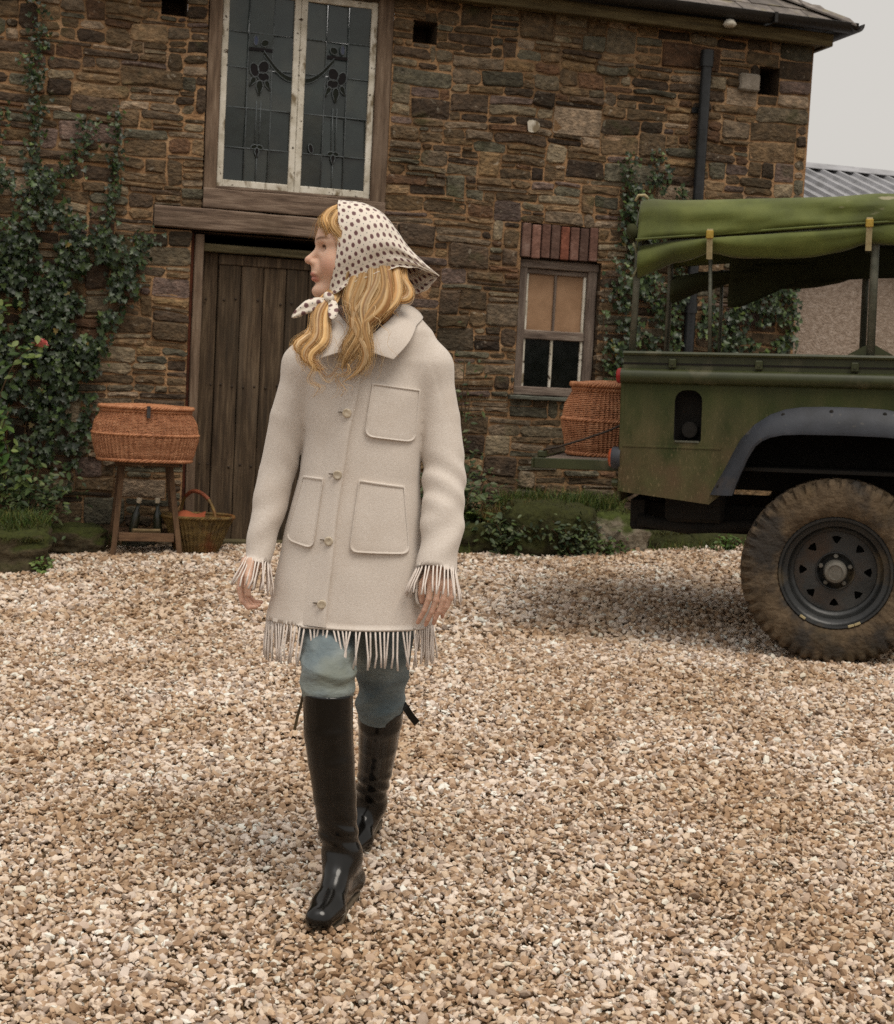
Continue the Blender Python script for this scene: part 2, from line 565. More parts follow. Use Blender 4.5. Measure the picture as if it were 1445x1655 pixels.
mb.add([(U0, .43, 2.3), (U1, .43, 2.3), (U1, 5, 2.3), (U0, 5, 2.3)], [(0, 1, 2, 3)])
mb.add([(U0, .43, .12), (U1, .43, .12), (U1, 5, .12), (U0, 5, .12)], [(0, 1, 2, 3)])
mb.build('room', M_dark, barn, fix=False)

# brick soldier arch over the lower window
M_brick = pmat('red_brick', [(.3, lin((84, 58, 48))), (.55, lin((114, 82, 70))), (.75, lin((144, 116, 104)))], scale=11, rough=.9, bump=.6, bscale=50, bdist=.01, rnd=.28, attr=True)
for k in range(8):
    a0 = 1.592 + k * .0722; wv = .0722 - rng.uniform(.009, .013)
    mb = MB().box(a0 + .005, a0 + .005 + wv, -.012 - rng.uniform(0, .006), .1, 2.168 + rng.uniform(-.004, .004), 2.405 + rng.uniform(-.008, .004), .005)
    o = mb.build('brick', None, barn)
    t = (1.25, .86, .7) if k == 4 else (1, 1, 1) if k % 3 else (.72, .8, .82)
    ca = o.data.color_attributes.new('Col', 'FLOAT_COLOR', 'POINT')
    for d in ca.data: d.color = (*t, 1)
    o.data.materials.append(M_brick)

# ------------------------------------------------------------------ oak lintel, door
def oak(name, c0, c1, c2, st, **k):
    return pmat(name, [(.28, lin(c0)), (.5, lin(c1)), (.74, lin(c2))], scale=5, rough=.85, bump=.7, bscale=16, bdist=.006, stretch=st, detail=8, **k)
M_beam = oak('weathered_beam', (66, 52, 42), (110, 92, 78), (146, 128, 112), (.8, 6, 9), blotch=dict(col=lin((62, 50, 34)), scale=2.4, lo=.52, hi=.7, amt=.7))
M_oakv = oak('oak_upright', (66, 52, 40), (102, 84, 68), (134, 116, 98), (8, 6, .7), rnd=.12, blotch=dict(col=lin((120, 104, 90)), scale=1.5, lo=.5, hi=.75, amt=.7))
M_door = oak('old_door_boards', (36, 27, 18), (67, 53, 38), (108, 91, 71), (9, 6, .55), rnd=.18,
             blotch=[dict(col=lin((104, 90, 74)), scale=3.2, lo=.55, hi=.75, amt=.6, stretch=(3, 1, .35)), dict(col=lin((40, 32, 18)), scale=1.1, lo=.48, hi=.68, amt=.6, off=(2, 2, 2))])
M_green_oak = oak('mossy_oak_rail', (52, 46, 26), (84, 76, 52), (110, 100, 74), (.8, 6, 9))
M_rust = pmat('rust', [(.3, lin((48, 28, 18))), (.6, lin((92, 46, 28))), (.8, lin((70, 46, 34)))], scale=12, rough=.9, bump=.4)
M_iron = pmat('black_iron', [(.3, lin((34, 28, 22))), (.7, lin((60, 48, 38)))], scale=20, rough=.6, bump=.3, metal=.3)

def plank_beam(x0, x1, y0, y1, z0, z1, wob=.004, b=.006, nx=14):
    """a hand-sawn board with slightly wavering edges"""
    mb = MB(); rings = []
    long_x = (x1 - x0) > (z1 - z0)
    n = nx
    ph = rng.uniform(0, 50)
    for i in range(n + 1):
        f = i / n
        w = [wob * fbm(f * 6 + ph, k * 3.1) for k in range(4)]
        if long_x:
            x = x0 + (x1 - x0) * f
            rings.append([(x, y0 + w[0] + b, z0 + w[1]), (x, y0 + w[0], z0 + w[1] + b), (x, y0 + w[2], z1 + w[3] - b), (x, y0 + w[2] + b, z1 + w[3]), (x, y1, z1 + w[3]), (x, y1, z0 + w[1])])
        else:
            z = z0 + (z1 - z0) * f
            rings.append([(x0 + w[1], y0 + w[0] + b, z), (x0 + w[1] + b, y0 + w[0], z), (x1 + w[3] - b, y0 + w[2], z), (x1 + w[3], y0 + w[2] + b, z), (x1 + w[3], y1, z), (x0 + w[1], y1, z)])
    return mb.loft(rings)
plank_beam(-.95, .68, -.045, .30, 2.187, 2.322, .006, .008, 24).build('lintel_beam', M_beam, barn)
door = empty('plank_door'); door.parent = barn
setp(door, 'weathered brown plank door with iron studs')
rust = MB().box(-.698, -.676, .05, .40, .06, 2.17); rust.build('rusty_jamb_strip', M_rust, door)
plank_beam(-.674, -.612, .03, .30, .08, 2.16, .003).build('door_post', M_oakv, door)
plank_beam(.612, .676, .03, .30, .08, 2.16, .003).build('door_post', M_oakv, door)
plank_beam(-.610, .610, .05, .26, 2.052, 2.105, .003, .005).build('head_rail', M_green_oak, door)
plank_beam(-.500, .610, .100, .135, 1.975, 2.045, .003, .005).build('door_rail', M_door, door)
x = -.608
for k, w in enumerate((.108, .155, .15, .158, .15, .155, .15, .19)):
    d = .108 + rng.uniform(0, .006) + (.012 if k == 0 else 0)
    top = 1.972 if k else 2.05
    if k == 7: w = .607 - x - .004
    plank_beam(x + .003, x + w - .002, d, .15, .11, top, .0022, .006, 20).build('plank', M_door, door)
    x += w
plank_beam(-.69, .69, .02, .30, .0, .118, .004, .008).build('threshold', M_green_oak, door)
stud_me = MB().revolve([(.0001, -.005), (.005, -.0045), (.008, -.002), (.0085, .004)], 8, 'Y')
sm = mesh_data('stud', stud_me.V, stud_me.F, True); sm.materials.append(M_iron)
for zr in (1.74, 1.17, .62):
    x = -.608
    for w in (.108, .155, .15, .158, .15, .155, .15):
        for fx in (.28, .78):
            if rng.random() < .85: link('stud', sm, None, door, (x + w * fx, .107, zr + rng.uniform(-.012, .012)))
        x += w
# ------------------------------------------------------------------ upper leaded window
M_white = pmat('flaking_white_paint', [(.3, lin((166, 158, 140))), (.55, lin((206, 200, 186))), (.8, lin((220, 216, 206)))], scale=8, rough=.7, bump=.3, bscale=40, bdist=.004,
               blotch=[dict(col=lin((108, 92, 64)), scale=13, lo=.58, hi=.66, amt=.9, stretch=(1, 1, .5)), dict(col=lin((70, 56, 40)), scale=30, lo=.64, hi=.69, off=(4, 1, 9))])
M_lead = pmat('lead_came', [(.3, lin((64, 70, 72))), (.7, lin((98, 104, 106)))], scale=30, rough=.6, metal=.1)
def glass(name, c, rough=.12, tr=.35, bump=.0, spec=.6):
    m = pmat(name, [(.3, tuple(v * .75 for v in lin(c))), (.7, tuple(v * 1.25 for v in lin(c)))], scale=9, rough=rough, spec=spec, bump=.25, bscale=14, bdist=.004, rnd=.22, rough2=rough + .22,
             blotch=dict(col=lin((118, 112, 96)), scale=2.3, lo=.5, hi=.75, amt=.28 if tr > .15 else 0.0))
    m.node_tree.nodes['Principled BSDF'].inputs['Transmission Weight'].default_value = tr
    return m
M_pane = glass('grimy_glass', (52, 60, 58), .10, .5)
M_petal = glass('dark_red_glass', (14, 8, 9), .4, .0, spec=.2)
M_leafg = glass('green_glass', (16, 21, 9), .4, .0, spec=.2)
M_blueg = glass('blue_glass', (36, 48, 78), .2, .2)
uw = empty('leaded_window'); uw.parent = barn
setp(uw, 'two casements of leaded stained glass in white frames')
plank_beam(-.637, -.552, -.012, .26, 2.34, 3.85, .004).build('window_jamb', M_oakv, uw)
plank_beam(.492, .597, -.012, .26, 2.34, 3.85, .004).build('window_jamb', M_oakv, uw)
plank_beam(-.635, .595, -.028, .25, 2.332, 2.462, .004).build('window_sill', M_beam, uw)
plank_beam(-.55, .49, -.006, .24, 2.464, 2.482, .002, .004).build('sill_bead', M_beam, uw)
plank_beam(-.552, .492, -.004, .24, 3.79, 3.85, .003).build('window_head', M_door, uw)
def casement(x0, x1, z0, z1, mirror, tag):
    s = .042
    yb = .03
    plank_beam(x0, x0 + s, .012, .06, z0, z1, .0018, .004).build('casement_stile', M_white, uw)
    plank_beam(x1 - s, x1, .012, .06, z0, z1, .0018, .004).build('casement_stile', M_white, uw)
    plank_beam(x0 + s, x1 - s, .014, .06, z0, z0 + s + .004, .0018, .004).build('casement_rail', M_white, uw)
    plank_beam(x0 + s, x1 - s, .014, .06, z1 - s, z1, .0018, .004).build('casement_rail', M_white, uw)
    gx0, gx1, gz0, gz1 = x0 + s, x1 - s, z0 + s, z1 - s
    W_, H_ = gx1 - gx0, gz1 - gz0
    fx = [0, .315, .69, 1] if not mirror else [0, .32, .66, 1]
    fz = [0, .18, .395, .61, .80, 1]
    X = [gx0 + W_ * f for f in fx]; Z = [gz0 + H_ * f for f in fz]
    lead = MB()
    for i in range(3):
        for j in range(5):
            if i == 1 and j == 3: pass
            e = .001
            t1, t2 = rng.uniform(-.010, .010), rng.uniform(-.010, .010)
            a, b, c, d = X[i] + e, X[i + 1] - e, Z[j] + e, Z[j + 1] - e
            V = [(a, yb - t1 - t2, c), (b, yb + t1 - t2, c), (b, yb + t1 + t2, d), (a, yb - t1 + t2, d)]
            V += [(p[0], p[1] + .004, p[2]) for p in V]
            o = obj('pane', V, [(0, 1, 2, 3), (7, 6, 5, 4), (0, 4, 5, 1), (1, 5, 6, 2), (2, 6, 7, 3), (3, 7, 4, 0)], M_pane, uw)
    r = .0042
    yl = .0215
    for f in X[1:3]: lead.tube([(f + rng.uniform(-.003, .003), yl, gz0 + H_ * q) for q in (0, .3, .6, .8, 1)], r, 5)
    for j, f in enumerate(Z[1:5]):
        if j == 2:
            lead.tube([(gx0, yl, f), (X[1], yl, f)], r, 5); lead.tube([(X[2], yl, f), (gx1, yl, f)], r, 5)
        else: lead.tube([(gx0 + W_ * q, yl, f + rng.uniform(-.002, .002)) for q in (0, .35, .65, 1)], r, 5)
    cx = (X[1] + X[2]) / 2
    sgn = -1 if mirror else 1
    yl2 = yl - .003
    # twin stems, bottom stem
    for dx in (-.014, .014): lead.tube([(cx + dx, yl2, gz0 + H_ * .2), (cx + dx, yl2, gz0 + H_ * .44)], .003, 5)
    lead.tube([(cx, yl2, gz0), (cx, yl2, gz0 + H_ * .14)], .003, 5)
    def piece(cxp, cz, rx, rz, rot, mat, name, pts=12, pt=0.0):
        P = []
        for k in range(pts):
            w = 2 * math.pi * k / pts
            px, pz = rx * math.cos(w), rz * math.sin(w) * (1 + pt * (1 if math.sin(w) < -.9 else 0))
            if pt and math.sin(w) < 0: px *= 1 - .55 * (-math.sin(w)) ** 2
            P.append((cxp + px * math.cos(rot) - pz * math.sin(rot), cz + px * math.sin(rot) + pz * math.cos(rot)))
        V = [(a, yl - .005, b) for a, b in P] + [(a, yl + .004, b) for a, b in P]
        n = pts
        F = [tuple(range(n - 1, -1, -1))] + [(i, (i + 1) % n, n + (i + 1) % n, n + i) for i in range(n)]
        obj(name, V, F, mat, uw)
        lead.tube([(a, yl - .006, b) for a, b in P + P[:1]], .0034, 5, cap=False)
    zr = gz0 + H_ * .585
    for (dx, dz, rx, rz, ro) in ((-.038, .022, .030, .046, .25), (.022, .044, .036, .044, -.5), (.024, -.018, .040, .030, -.1)):
        piece(cx + sgn * dx, zr + dz, rx, rz, sgn * ro, M_petal, 'glass_petal')
    for (dx, dz, rx, rz, ro) in ((-.045, -.050, .018, .028, -.5), (.0, -.082, .024, .040, 0), (.052, -.065, .017, .030, .45)):
        piece(cx + sgn * dx, zr + dz, rx, rz, sgn * ro, M_leafg, 'glass_leaf', 10, .5)
    zb = gz0 + H_ * .185
    piece(cx - .02, zb + .008, .022, .014, .35, M_leafg, 'glass_leaf', 10)
    piece(cx + .02, zb + .008, .022, .014, -.35, M_leafg, 'glass_leaf', 10)
    piece(cx, zb - .024, .015, .026, 0, M_petal, 'glass_petal', 10, .5)
    # crossbar and buds above the flower
    zt = gz0 + H_ * .715
    MB().box(X[1] + .004, X[2] - .004, yl - .006, yl + .004, zt - .012, zt + .010).build('glass_bar', M_petal, uw)
    piece(cx - sgn * .035, zt + .055, .016, .034, 0, M_blueg, 'glass_bud', 10)
    piece(cx + sgn * .025, zt + .042, .028, .022, sgn * .5, M_leafg, 'glass_bud', 10)
    # swag towards the centre stile
    xe = gx1 if not mirror else gx0
    P1, P2 = [], []
    for k in range(9):
        f = k / 8
        xx = (cx + sgn * .02) + (xe - cx - sgn * .02) * f
        zz = zt - .02 - .155 * math.sin(f * math.pi / 2)
        P1.append((xx, zz + .016)); P2.append((xx, zz - .016))
    V = [(a, yl - .004, b) for a, b in P1] + [(a, yl - .004, b) for a, b in P2]
    obj('glass_swag', V, [(i, 9 + i, 10 + i, i + 1) for i in range(8)], M_leafg, uw)
    lead.tube([(a, yl - .005, b) for a, b in P1], .003, 5); lead.tube([(a, yl - .005, b) for a, b in P2], .003, 5)
    if mirror: piece(gx0 + .06, zb + .03, .016, .032, .25, M_petal, 'glass_petal', 10)
    lead.build('lead_came', M_lead, uw, smooth=True)
casement(-.550, -.032, 2.484, 3.788, False, 'l')
casement(-.030, .490, 2.484, 3.788, True, 'r')
# ------------------------------------------------------------------ lower window
lw = empty('sash_window'); lw.parent = barn
setp(lw, 'small weathered window, upper panes boarded, lower panes dark')
M_grey_oak = oak('silvered_wood', (74, 62, 54), (112, 98, 88), (142, 130, 118), (7, 6, .8), rnd=.1)
M_grey_oakh = oak('silvered_wood_h', (74, 62, 54), (112, 98, 88), (142, 130, 118), (.8, 6, 8), rnd=.1)
M_ply = pmat('tan_board', [(.3, lin((134, 104, 78))), (.7, lin((160, 128, 100)))], scale=7, rough=.9, bump=.2, bscale=60, bdist=.003)
M_blackglass = glass('dark_glass', (20, 24, 20), .08, .5)
plank_beam(1.602, 1.668, .045, .2, 1.20, 2.155, .003).build('frame_stile', M_grey_oak, lw)
plank_beam(2.128, 2.198, .045, .2, 1.20, 2.155, .003).build('frame_stile', M_grey_oak, lw)
plank_beam(1.602, 2.198, .035, .2, 2.100, 2.160, .003).build('frame_head', M_grey_oakh, lw)
plank_beam(1.605, 2.195, .04, .2, 1.20, 1.262, .004).build('frame_sill', M_grey_oakh, lw)
plank_beam(1.669, 2.127, .062, .11, 1.600, 1.665, .003).build('meeting_rail', M_grey_oakh, lw)
plank_beam(1.669, 2.127, .070, .11, 2.062, 2.099, .002).build('sash_rail', M_grey_oakh, lw)
plank_beam(1.669, 1.690, .072, .11, 1.263, 2.061, .002).build('sash_stile', M_white, lw)
plank_beam(2.106, 2.127, .072, .11, 1.263, 2.061, .002).build('sash_stile', M_white, lw)
plank_beam(1.880, 1.900, .074, .11, 1.263, 1.599, .002).build('glazing_bar', M_white, lw)
plank_beam(1.885, 1.903, .074, .11, 1.666, 2.061, .002).build('glazing_bar', M_grey_oak, lw)
for a, b in ((1.690, 1.885), (1.903, 2.106)):
    MB().box(a, b, .092, .10, 1.666, 2.061).build('boarded_pane', M_ply, lw)
for a, b in ((1.690, 1.880), (1.900, 2.106)):
    MB().box(a, b, .092, .096, 1.263, 1.599).build('pane', M_blackglass, lw)
plank_beam(1.555, 2.24, -.06, .06, 1.168, 1.197, .004).build('slate_sill', pmat('slate_sill', [(.3, lin((60, 60, 52))), (.7, lin((96, 98, 88)))], scale=9, rough=.7, bump=.5), lw)
# ------------------------------------------------------------------ eaves, gutter, roof, downpipe
M_fascia = oak('mossy_fascia', (48, 40, 22), (80, 68, 42), (104, 92, 62), (.6, 6, 8))
M_gutter = pmat('black_gutter', [(.3, lin((22, 20, 18))), (.7, lin((38, 34, 30)))], scale=8, rough=.5, bump=.2)
M_slate = pmat('roof_slate', [(.3, lin((78, 72, 66))), (.55, lin((112, 104, 98))), (.75, lin((150, 142, 134)))], scale=8, rough=.7, bump=.7, bscale=22, bdist=.008, rnd=.25,
               blotch=dict(col=lin((124, 116, 84)), scale=6, lo=.56, hi=.68, amt=.7))
E0, E1 = U0 - .15, 3.80
plank_beam(E0, E1 + .04, -.145, -.115, 3.835, 3.925, .003, .004, 30).build('fascia_board', M_fascia, barn)
plank_beam(E0, E1, -.114, .02, 3.85, 3.868, .002, .003, 30).build('soffit_board', M_fascia, barn)
MB().box(E1 + .01, E1 + .04, -.114, 5.1, 3.835, 3.925).build('fascia_board', M_fascia, barn)
MB().box(U1 + .0, E1 + .009, -.0, 5.1, 3.85, 3.868).build('soffit_board', M_fascia, barn)
g = MB()
prof = [(math.cos(w) * .062, math.sin(w) * .062) for w in [math.pi + math.pi * k / 8 for k in range(9)]]
prof2 = [(a * .88, b * .88 + .004) for a, b in reversed(prof)]
g.loft([[(xx, -.215 + a, 3.985 + b) for a, b in prof + prof2] for xx in np.linspace(E0, 3.965, 24)])
g.build('gutter', M_gutter, barn, auto=40)
g = MB(); g.loft([[(3.955 + a + .0, yy, 3.984 + b) for a, b in prof + prof2] for yy in (-.27, 2.5, 5.1)]); g.build('gutter', M_gutter, barn, auto=40)
for xx in (-1.7, -.6, .5, 1.55, 3.30):
    MB().box(xx - .012, xx + .012, -.285, -.115, 3.915, 3.93).box(xx - .012, xx + .012, -.290, -.278, 3.92, 3.99).build('gutter_bracket', M_gutter, barn)
# roof plane 30 degrees with a hip to the right corner; slates in rows as far as they can be told apart
roof = empty('slate_roof'); roof.parent = barn
pit = math.tan(R(31))
EY, EZ = -.20, 3.985
def rz(y): return EZ + (y - EY) * pit
HX = 3.93
MB().add([(E0, EY, EZ - .02), (HX, EY, EZ - .02), (HX - 3.2, EY + 3.2, rz(EY + 3.2) - .02), (E0, EY + 3.2, rz(EY + 3.2) - .02)], [(0, 1, 2, 3)]
  ).add([(HX, EY, EZ - .021), (HX, EY + 6.4, EZ - .021), (HX - 3.2, EY + 3.2, rz(EY + 3.2) - .021)], [(0, 1, 2)]).build('roof_deck', M_gutter, roof, fix=False)
sl = MB().box(-.128, .128, 0, .44, 0, .009, .002)
slate_me = mesh_data('slate', sl.V, sl.F); slate_me.materials.append(M_slate)
nsl = 0
for row in range(12):
    y = EY - .03 + row * .20
    x = E0 + (.13 if row % 2 else 0)
    xmax = HX - (y - EY) - .02
    while x < xmax - .1:
        if x > .3:
            o = link('slate', slate_me, None, roof, (x + .13, y, rz(y) + .004 + rng.uniform(0, .004)), (math.atan(pit) - .03 + rng.uniform(-.008, .008), 0, rng.uniform(-.012, .012)))
            nsl += 1
        x += .262
hip = MB()
hip_dir = Vector((-1, 1, pit)).normalized()
for k in range(9):
    p = Vector((HX + .0, EY, EZ + .025)) + hip_dir * (k * .42)
    q = p + hip_dir * .45
    d1 = Vector((0.62, 0.0, -.25)).normalized() * .11; d2 = Vector((0, -.62, -.25)).normalized() * .11
    t = Vector((0, 0, .012))
    MB().add([p + d2, p + t * 2, p + d1, q + d2, q + t * 2, q + d1, p + d2 - t, p - t, p + d1 - t, q + d2 - t, q - t, q + d1 - t],
             [(0, 3, 4, 1), (1, 4, 5, 2), (6, 7, 10, 9), (7, 8, 11, 10), (0, 1, 7, 6), (1, 2, 8, 7), (3, 9, 10, 4), (4, 10, 11, 5), (0, 6, 9, 3), (2, 5, 11, 8)]).build('hip_slate', M_slate, roof)
# downpipe and small lamp under the eave
M_pipe = pmat('black_pipe', [(.3, lin((24, 25, 26))), (.7, lin((40, 42, 44)))], scale=14, rough=.38, bump=.15)
dp = MB().tube([(2.885, -.075, .1), (2.885, -.075, 3.70)], .040, 14)
dp.tube([(2.885, -.075, 3.60), (2.885, -.075, 3.715)], .049, 14)
dp.tube([(2.885, -.075, 1.85), (2.885, -.075, 1.93)], .047, 14)
dp.build('downpipe', M_pipe, barn, auto=40)
for zz in (3.3, 1.9, .7): MB().box(2.82, 2.95, -.028, .0, zz - .02, zz + .02, .003).build('pipe_bracket', M_pipe, barn)
fl = MB().revolve([(.001, -.02), (.035, -.018), (.05, .0), (.03, .03), (.001, .035)], 12, 'Z', ctr=(2.985, -.20, 3.885)); 
fl.build('eave_lamp', M_white, barn, smooth=True)
# a white lichen patch and a loose grey block
pt = MB(); P = [(.045 * math.cos(w) * (1 + .18 * math.sin(3 * w + 1)), .05 * math.sin(w) * (1 + .15 * math.cos(2 * w))) for w in [2 * math.pi * k / 14 for k in range(14)]]
pt.poly(P, [], lambda a, b, t: (1.62 + a, -.03 - t, 3.07 + b), 0, .006); pt.build('white_patch', M_white, barn)
blk = MB().box(3.175, 3.335, -.045, .1, 3.475, 3.60, .012).build('loose_block', pmat('pale_block', [(.3, lin((104, 96, 84))), (.7, lin((150, 140, 128)))], scale=12, rough=.9, bump=.7), barn)

# ------------------------------------------------------------------ rendered shed beyond the barn's right end
shed = empty('rendered_shed', tuple(BM @ Vector((3.77, .15, 0))), (0, 0, R(16)), 'grey rendered shed with corrugated metal roof beside the barn', 'shed')
M_render = pmat('pebble_render', [(.3, lin((122, 106, 92))), (.5, lin((150, 134, 120))), (.72, lin((176, 162, 150)))], scale=26, rough=.95, bump=1, bscale=60, bdist=.012,
                blotch=dict(col=lin((120, 106, 90)), scale=1.4, lo=.5, hi=.7, amt=.5))
MB().box(.004, 6, 0, 4.2, -.3, 2.54).build('wall', M_render, shed)
M_tin = pmat('grey_corrugated', [(.3, lin((132, 132, 134))), (.6, lin((164, 164, 168))), (.8, lin((184, 184, 188)))], scale=5, rough=.55, metal=.25, bump=.1)
sp = math.tan(R(19.6))
k = 0; x = -.02
while x < 6.2:
    pr = [(0, 0), (.028, 0), (.042, .032), (.072, .032), (.086, 0), (.168, 0)]
    V = []
    for (dx, dz) in pr:
        for y in (-.22, 2.12): V.append((x + dx, y, 2.50 + (y + .22) * sp + dz))
    for (dx, dz) in pr:
        for y in (-.22, 2.12): V.append((x + dx, y, 2.497 + (y + .22) * sp + dz))
    F = [(2 * i, 2 * i + 2, 2 * i + 3, 2 * i + 1) for i in range(5)] + [(12 + 2 * i + 1, 12 + 2 * i + 3, 12 + 2 * i + 2, 12 + 2 * i) for i in range(5)]
    obj('roof_sheet', V, F, M_tin, shed)
    x += .166
MB().add([(-.03, 2.02, 2.50 + 2.24 * sp + .04), (6.2, 2.02, 2.50 + 2.24 * sp + .04), (6.2, 2.16, 2.50 + 2.37 * sp + .06), (-.03, 2.16, 2.50 + 2.37 * sp + .06),
          (-.03, 2.02, 2.50 + 2.24 * sp + .034), (6.2, 2.02, 2.50 + 2.24 * sp + .034)], [(0, 1, 2, 3), (0, 4, 5, 1)]).build('ridge_flashing', M_tin, shed, fix=False)
MB().add([(-.02, 2.16, 2.50 + 2.38 * sp + .05), (6.2, 2.16, 2.50 + 2.38 * sp + .05), (6.2, 4.4, 2.42), (-.02, 4.4, 2.42)], [(3, 2, 1, 0)]).build('rear_roof_sheet', M_tin, shed, fix=False)
MB().add([(-.01, 0, 2.44), (-.01, 4.3, 2.44), (-.01, 2.15, 2.48 + 2.3 * sp)], [(0, 1, 2)]).build('gable', M_render, shed, fix=False)
# ------------------------------------------------------------------ climbing ivy, rose, mossy stones, ferns, grass
rng = random.Random(2024)
nrng = np.random.default_rng(99)
def leafmat(name, rough=.38, spec=.5):
    m = pmat(name, [(.3, (.75, .75, .75)), (.7, (1.2, 1.2, 1.2))], scale=30, rough=rough, attr=True, spec=spec)
    return m
M_ivy = leafmat('ivy_leaf', .42, .35)
M_soft = leafmat('soft_leaf', .55, .35)
M_grass = leafmat('grass_blade', .6, .3)
M_stem = pmat('woody_stem', [(.3, lin((58, 44, 28))), (.7, lin((92, 74, 50)))], scale=20, rough=.9, bump=.4)
IVY = np.array([(0, 0, 0), (.30, -.14, .02), (.52, .10, .03), (.30, .28, 0), (.34, .60, .03), (.12, .58, 0), (0, 1.0, .05), (-.12, .58, 0), (-.34, .60, .03), (-.30, .28, 0), (-.52, .10, .03), (-.30, -.14, .02), (0, .32, -.07)])
IVF = [(i, (i + 1) % 12, 12) for i in range(12)]
OVAL = np.array([(0, 0, 0), (.20, .18, .03), (.29, .48, .04), (.18, .80, .02), (0, 1.08, 0), (-.18, .80, .02), (-.29, .48, .04), (-.20, .18, .03), (0, .5, -.04)])
OVF = [(i, (i + 1) % 8, 8) for i in range(8)]
def leaves(name, pts, dirs, nrm, size, cols, tmpl, tf, mat, parent, kind='stuff'):
    """many leaves in one mesh: pts bases, dirs tip direction, nrm facing"""
    n = len(pts); P = np.asarray(pts, float); D = np.asarray(dirs, float); Nn = np.asarray(nrm, float)
    D /= np.linalg.norm(D, axis=1)[:, None] + 1e-9
    X = np.cross(D, Nn); X /= np.linalg.norm(X, axis=1)[:, None] + 1e-9
    Z = np.cross(X, D)
    S = np.asarray(size)[:, None]
    m = len(tmpl)
    V = np.zeros((n, m, 3))
    curl = nrng.normal(0, .25, n)
    for k, (a, b, c) in enumerate(tmpl):
        cc = c + curl * (b ** 2) * .35
        V[:, k] = P + S * (X * a + D * b + Z * cc[:, None])
    F = (np.array(tf)[None] + (np.arange(n) * m)[:, None, None]).reshape(-1, 3)
    C = np.repeat(np.asarray(cols, float)[:, None], m, 1).reshape(-1, 3)
    o = bulk(name, V.reshape(-1, 3), F, mat, parent, cols=C)
    return setp(o, kind=kind)
def inpoly(x, y, P):
    c = False; j = len(P) - 1
    for i in range(len(P)):
        if (P[i][1] > y) != (P[j][1] > y) and x < (P[j][0] - P[i][0]) * (y - P[i][1]) / (P[j][1] - P[i][1]) + P[i][0]: c = not c
        j = i
    return c
G_IVY = [lin(c) for c in ((30, 44, 20), (38, 54, 24), (24, 38, 18), (46, 60, 28), (34, 48, 24), (56, 72, 32))]
G_IVYL = [lin(c) for c in ((70, 88, 40), (58, 78, 36), (84, 98, 48))]
def ivy(name, label, polys, stems, dens, light=.08, thick=.09):
    o = empty(name, BM @ Vector((polys[0][1][0][0], -.02, .1)), (0, 0, R(16)), label, 'ivy')
    off = np.array([polys[0][1][0][0], -.02, .1])
    P, D, N_, S, C = [], [], [], [], []
    def put(u, z, y, s):
        P.append(np.array([u, y, z]) - off)
        D.append((rng.gauss(0, .55), -.35 + rng.gauss(0, .3), -1 + rng.gauss(0, .35)))
        N_.append((rng.gauss(0, .45), -1 + rng.gauss(0, .2), .55 + rng.gauss(0, .4)))
        S.append(s)
        c = rng.choice(G_IVYL) if rng.random() < light else rng.choice(G_IVY)
        k = rng.uniform(.7, 1.25)
        if rng.random() < .004: c = lin((112, 96, 44))
        C.append(tuple(v * k for v in c))
    for d, poly in polys:
        us = [p[0] for p in poly]; zs = [p[1] for p in poly]
        n = int((max(us) - min(us)) * (max(zs) - min(zs)) * dens * d * 1.9)
        for _ in range(n):
            u, z = rng.uniform(min(us), max(us)), rng.uniform(min(zs), max(zs))
            if not inpoly(u + rng.gauss(0, .03), z + rng.gauss(0, .03), poly): continue
            gap = fbm(u * 4.2, z * 4.2, 7) + .5 * fbm(u * 11, z * 11, 2)
            if gap < -.16: continue
            put(u, z, -.03 - rng.random() ** 1.5 * (thick + .07 * max(0, gap)), rng.choice((1, 1, 1, 1.35)) * rng.uniform(.022, .044))
    st = MB()
    for w, nl, path in stems:
        Q = smooth_path([(u, -.028, z) for u, z in path], 8)
        Q = [Vector((q.x + .012 * fbm(q.z * 9, q.x), q.y, q.z)) for q in Q]
        st.tube([Vector(q) - Vector(off) for q in Q], [.006 * (1 - .6 * i / len(Q)) for i in range(len(Q))], 5)
        for _ in range(nl):
            q = Q[rng.randrange(len(Q))]
            put(q.x + rng.gauss(0, w), q.z + rng.gauss(0, .03), -.035 - rng.random() * .05, rng.uniform(.02, .038))
    st.build('stem', M_stem, o, smooth=True)
    leaves('leaves', P, D, N_, S, C, IVY, IVF, M_ivy, o)
    return o
def smooth_path(P, n):
    P = [Vector(p) for p in P]; out = []
    for i in range(len(P) - 1):
        p0, p1, p2, p3 = P[max(i - 1, 0)], P[i], P[i + 1], P[min(i + 2, len(P) - 1)]
        for k in range(n):
            t = k / n
            out.append(.5 * ((2 * p1) + (-p0 + p2) * t + (2 * p0 - 5 * p1 + 4 * p2 - p3) * t * t + (-p0 + 3 * p1 - 3 * p2 + p3) * t ** 3))
    out.append(P[-1]); return out
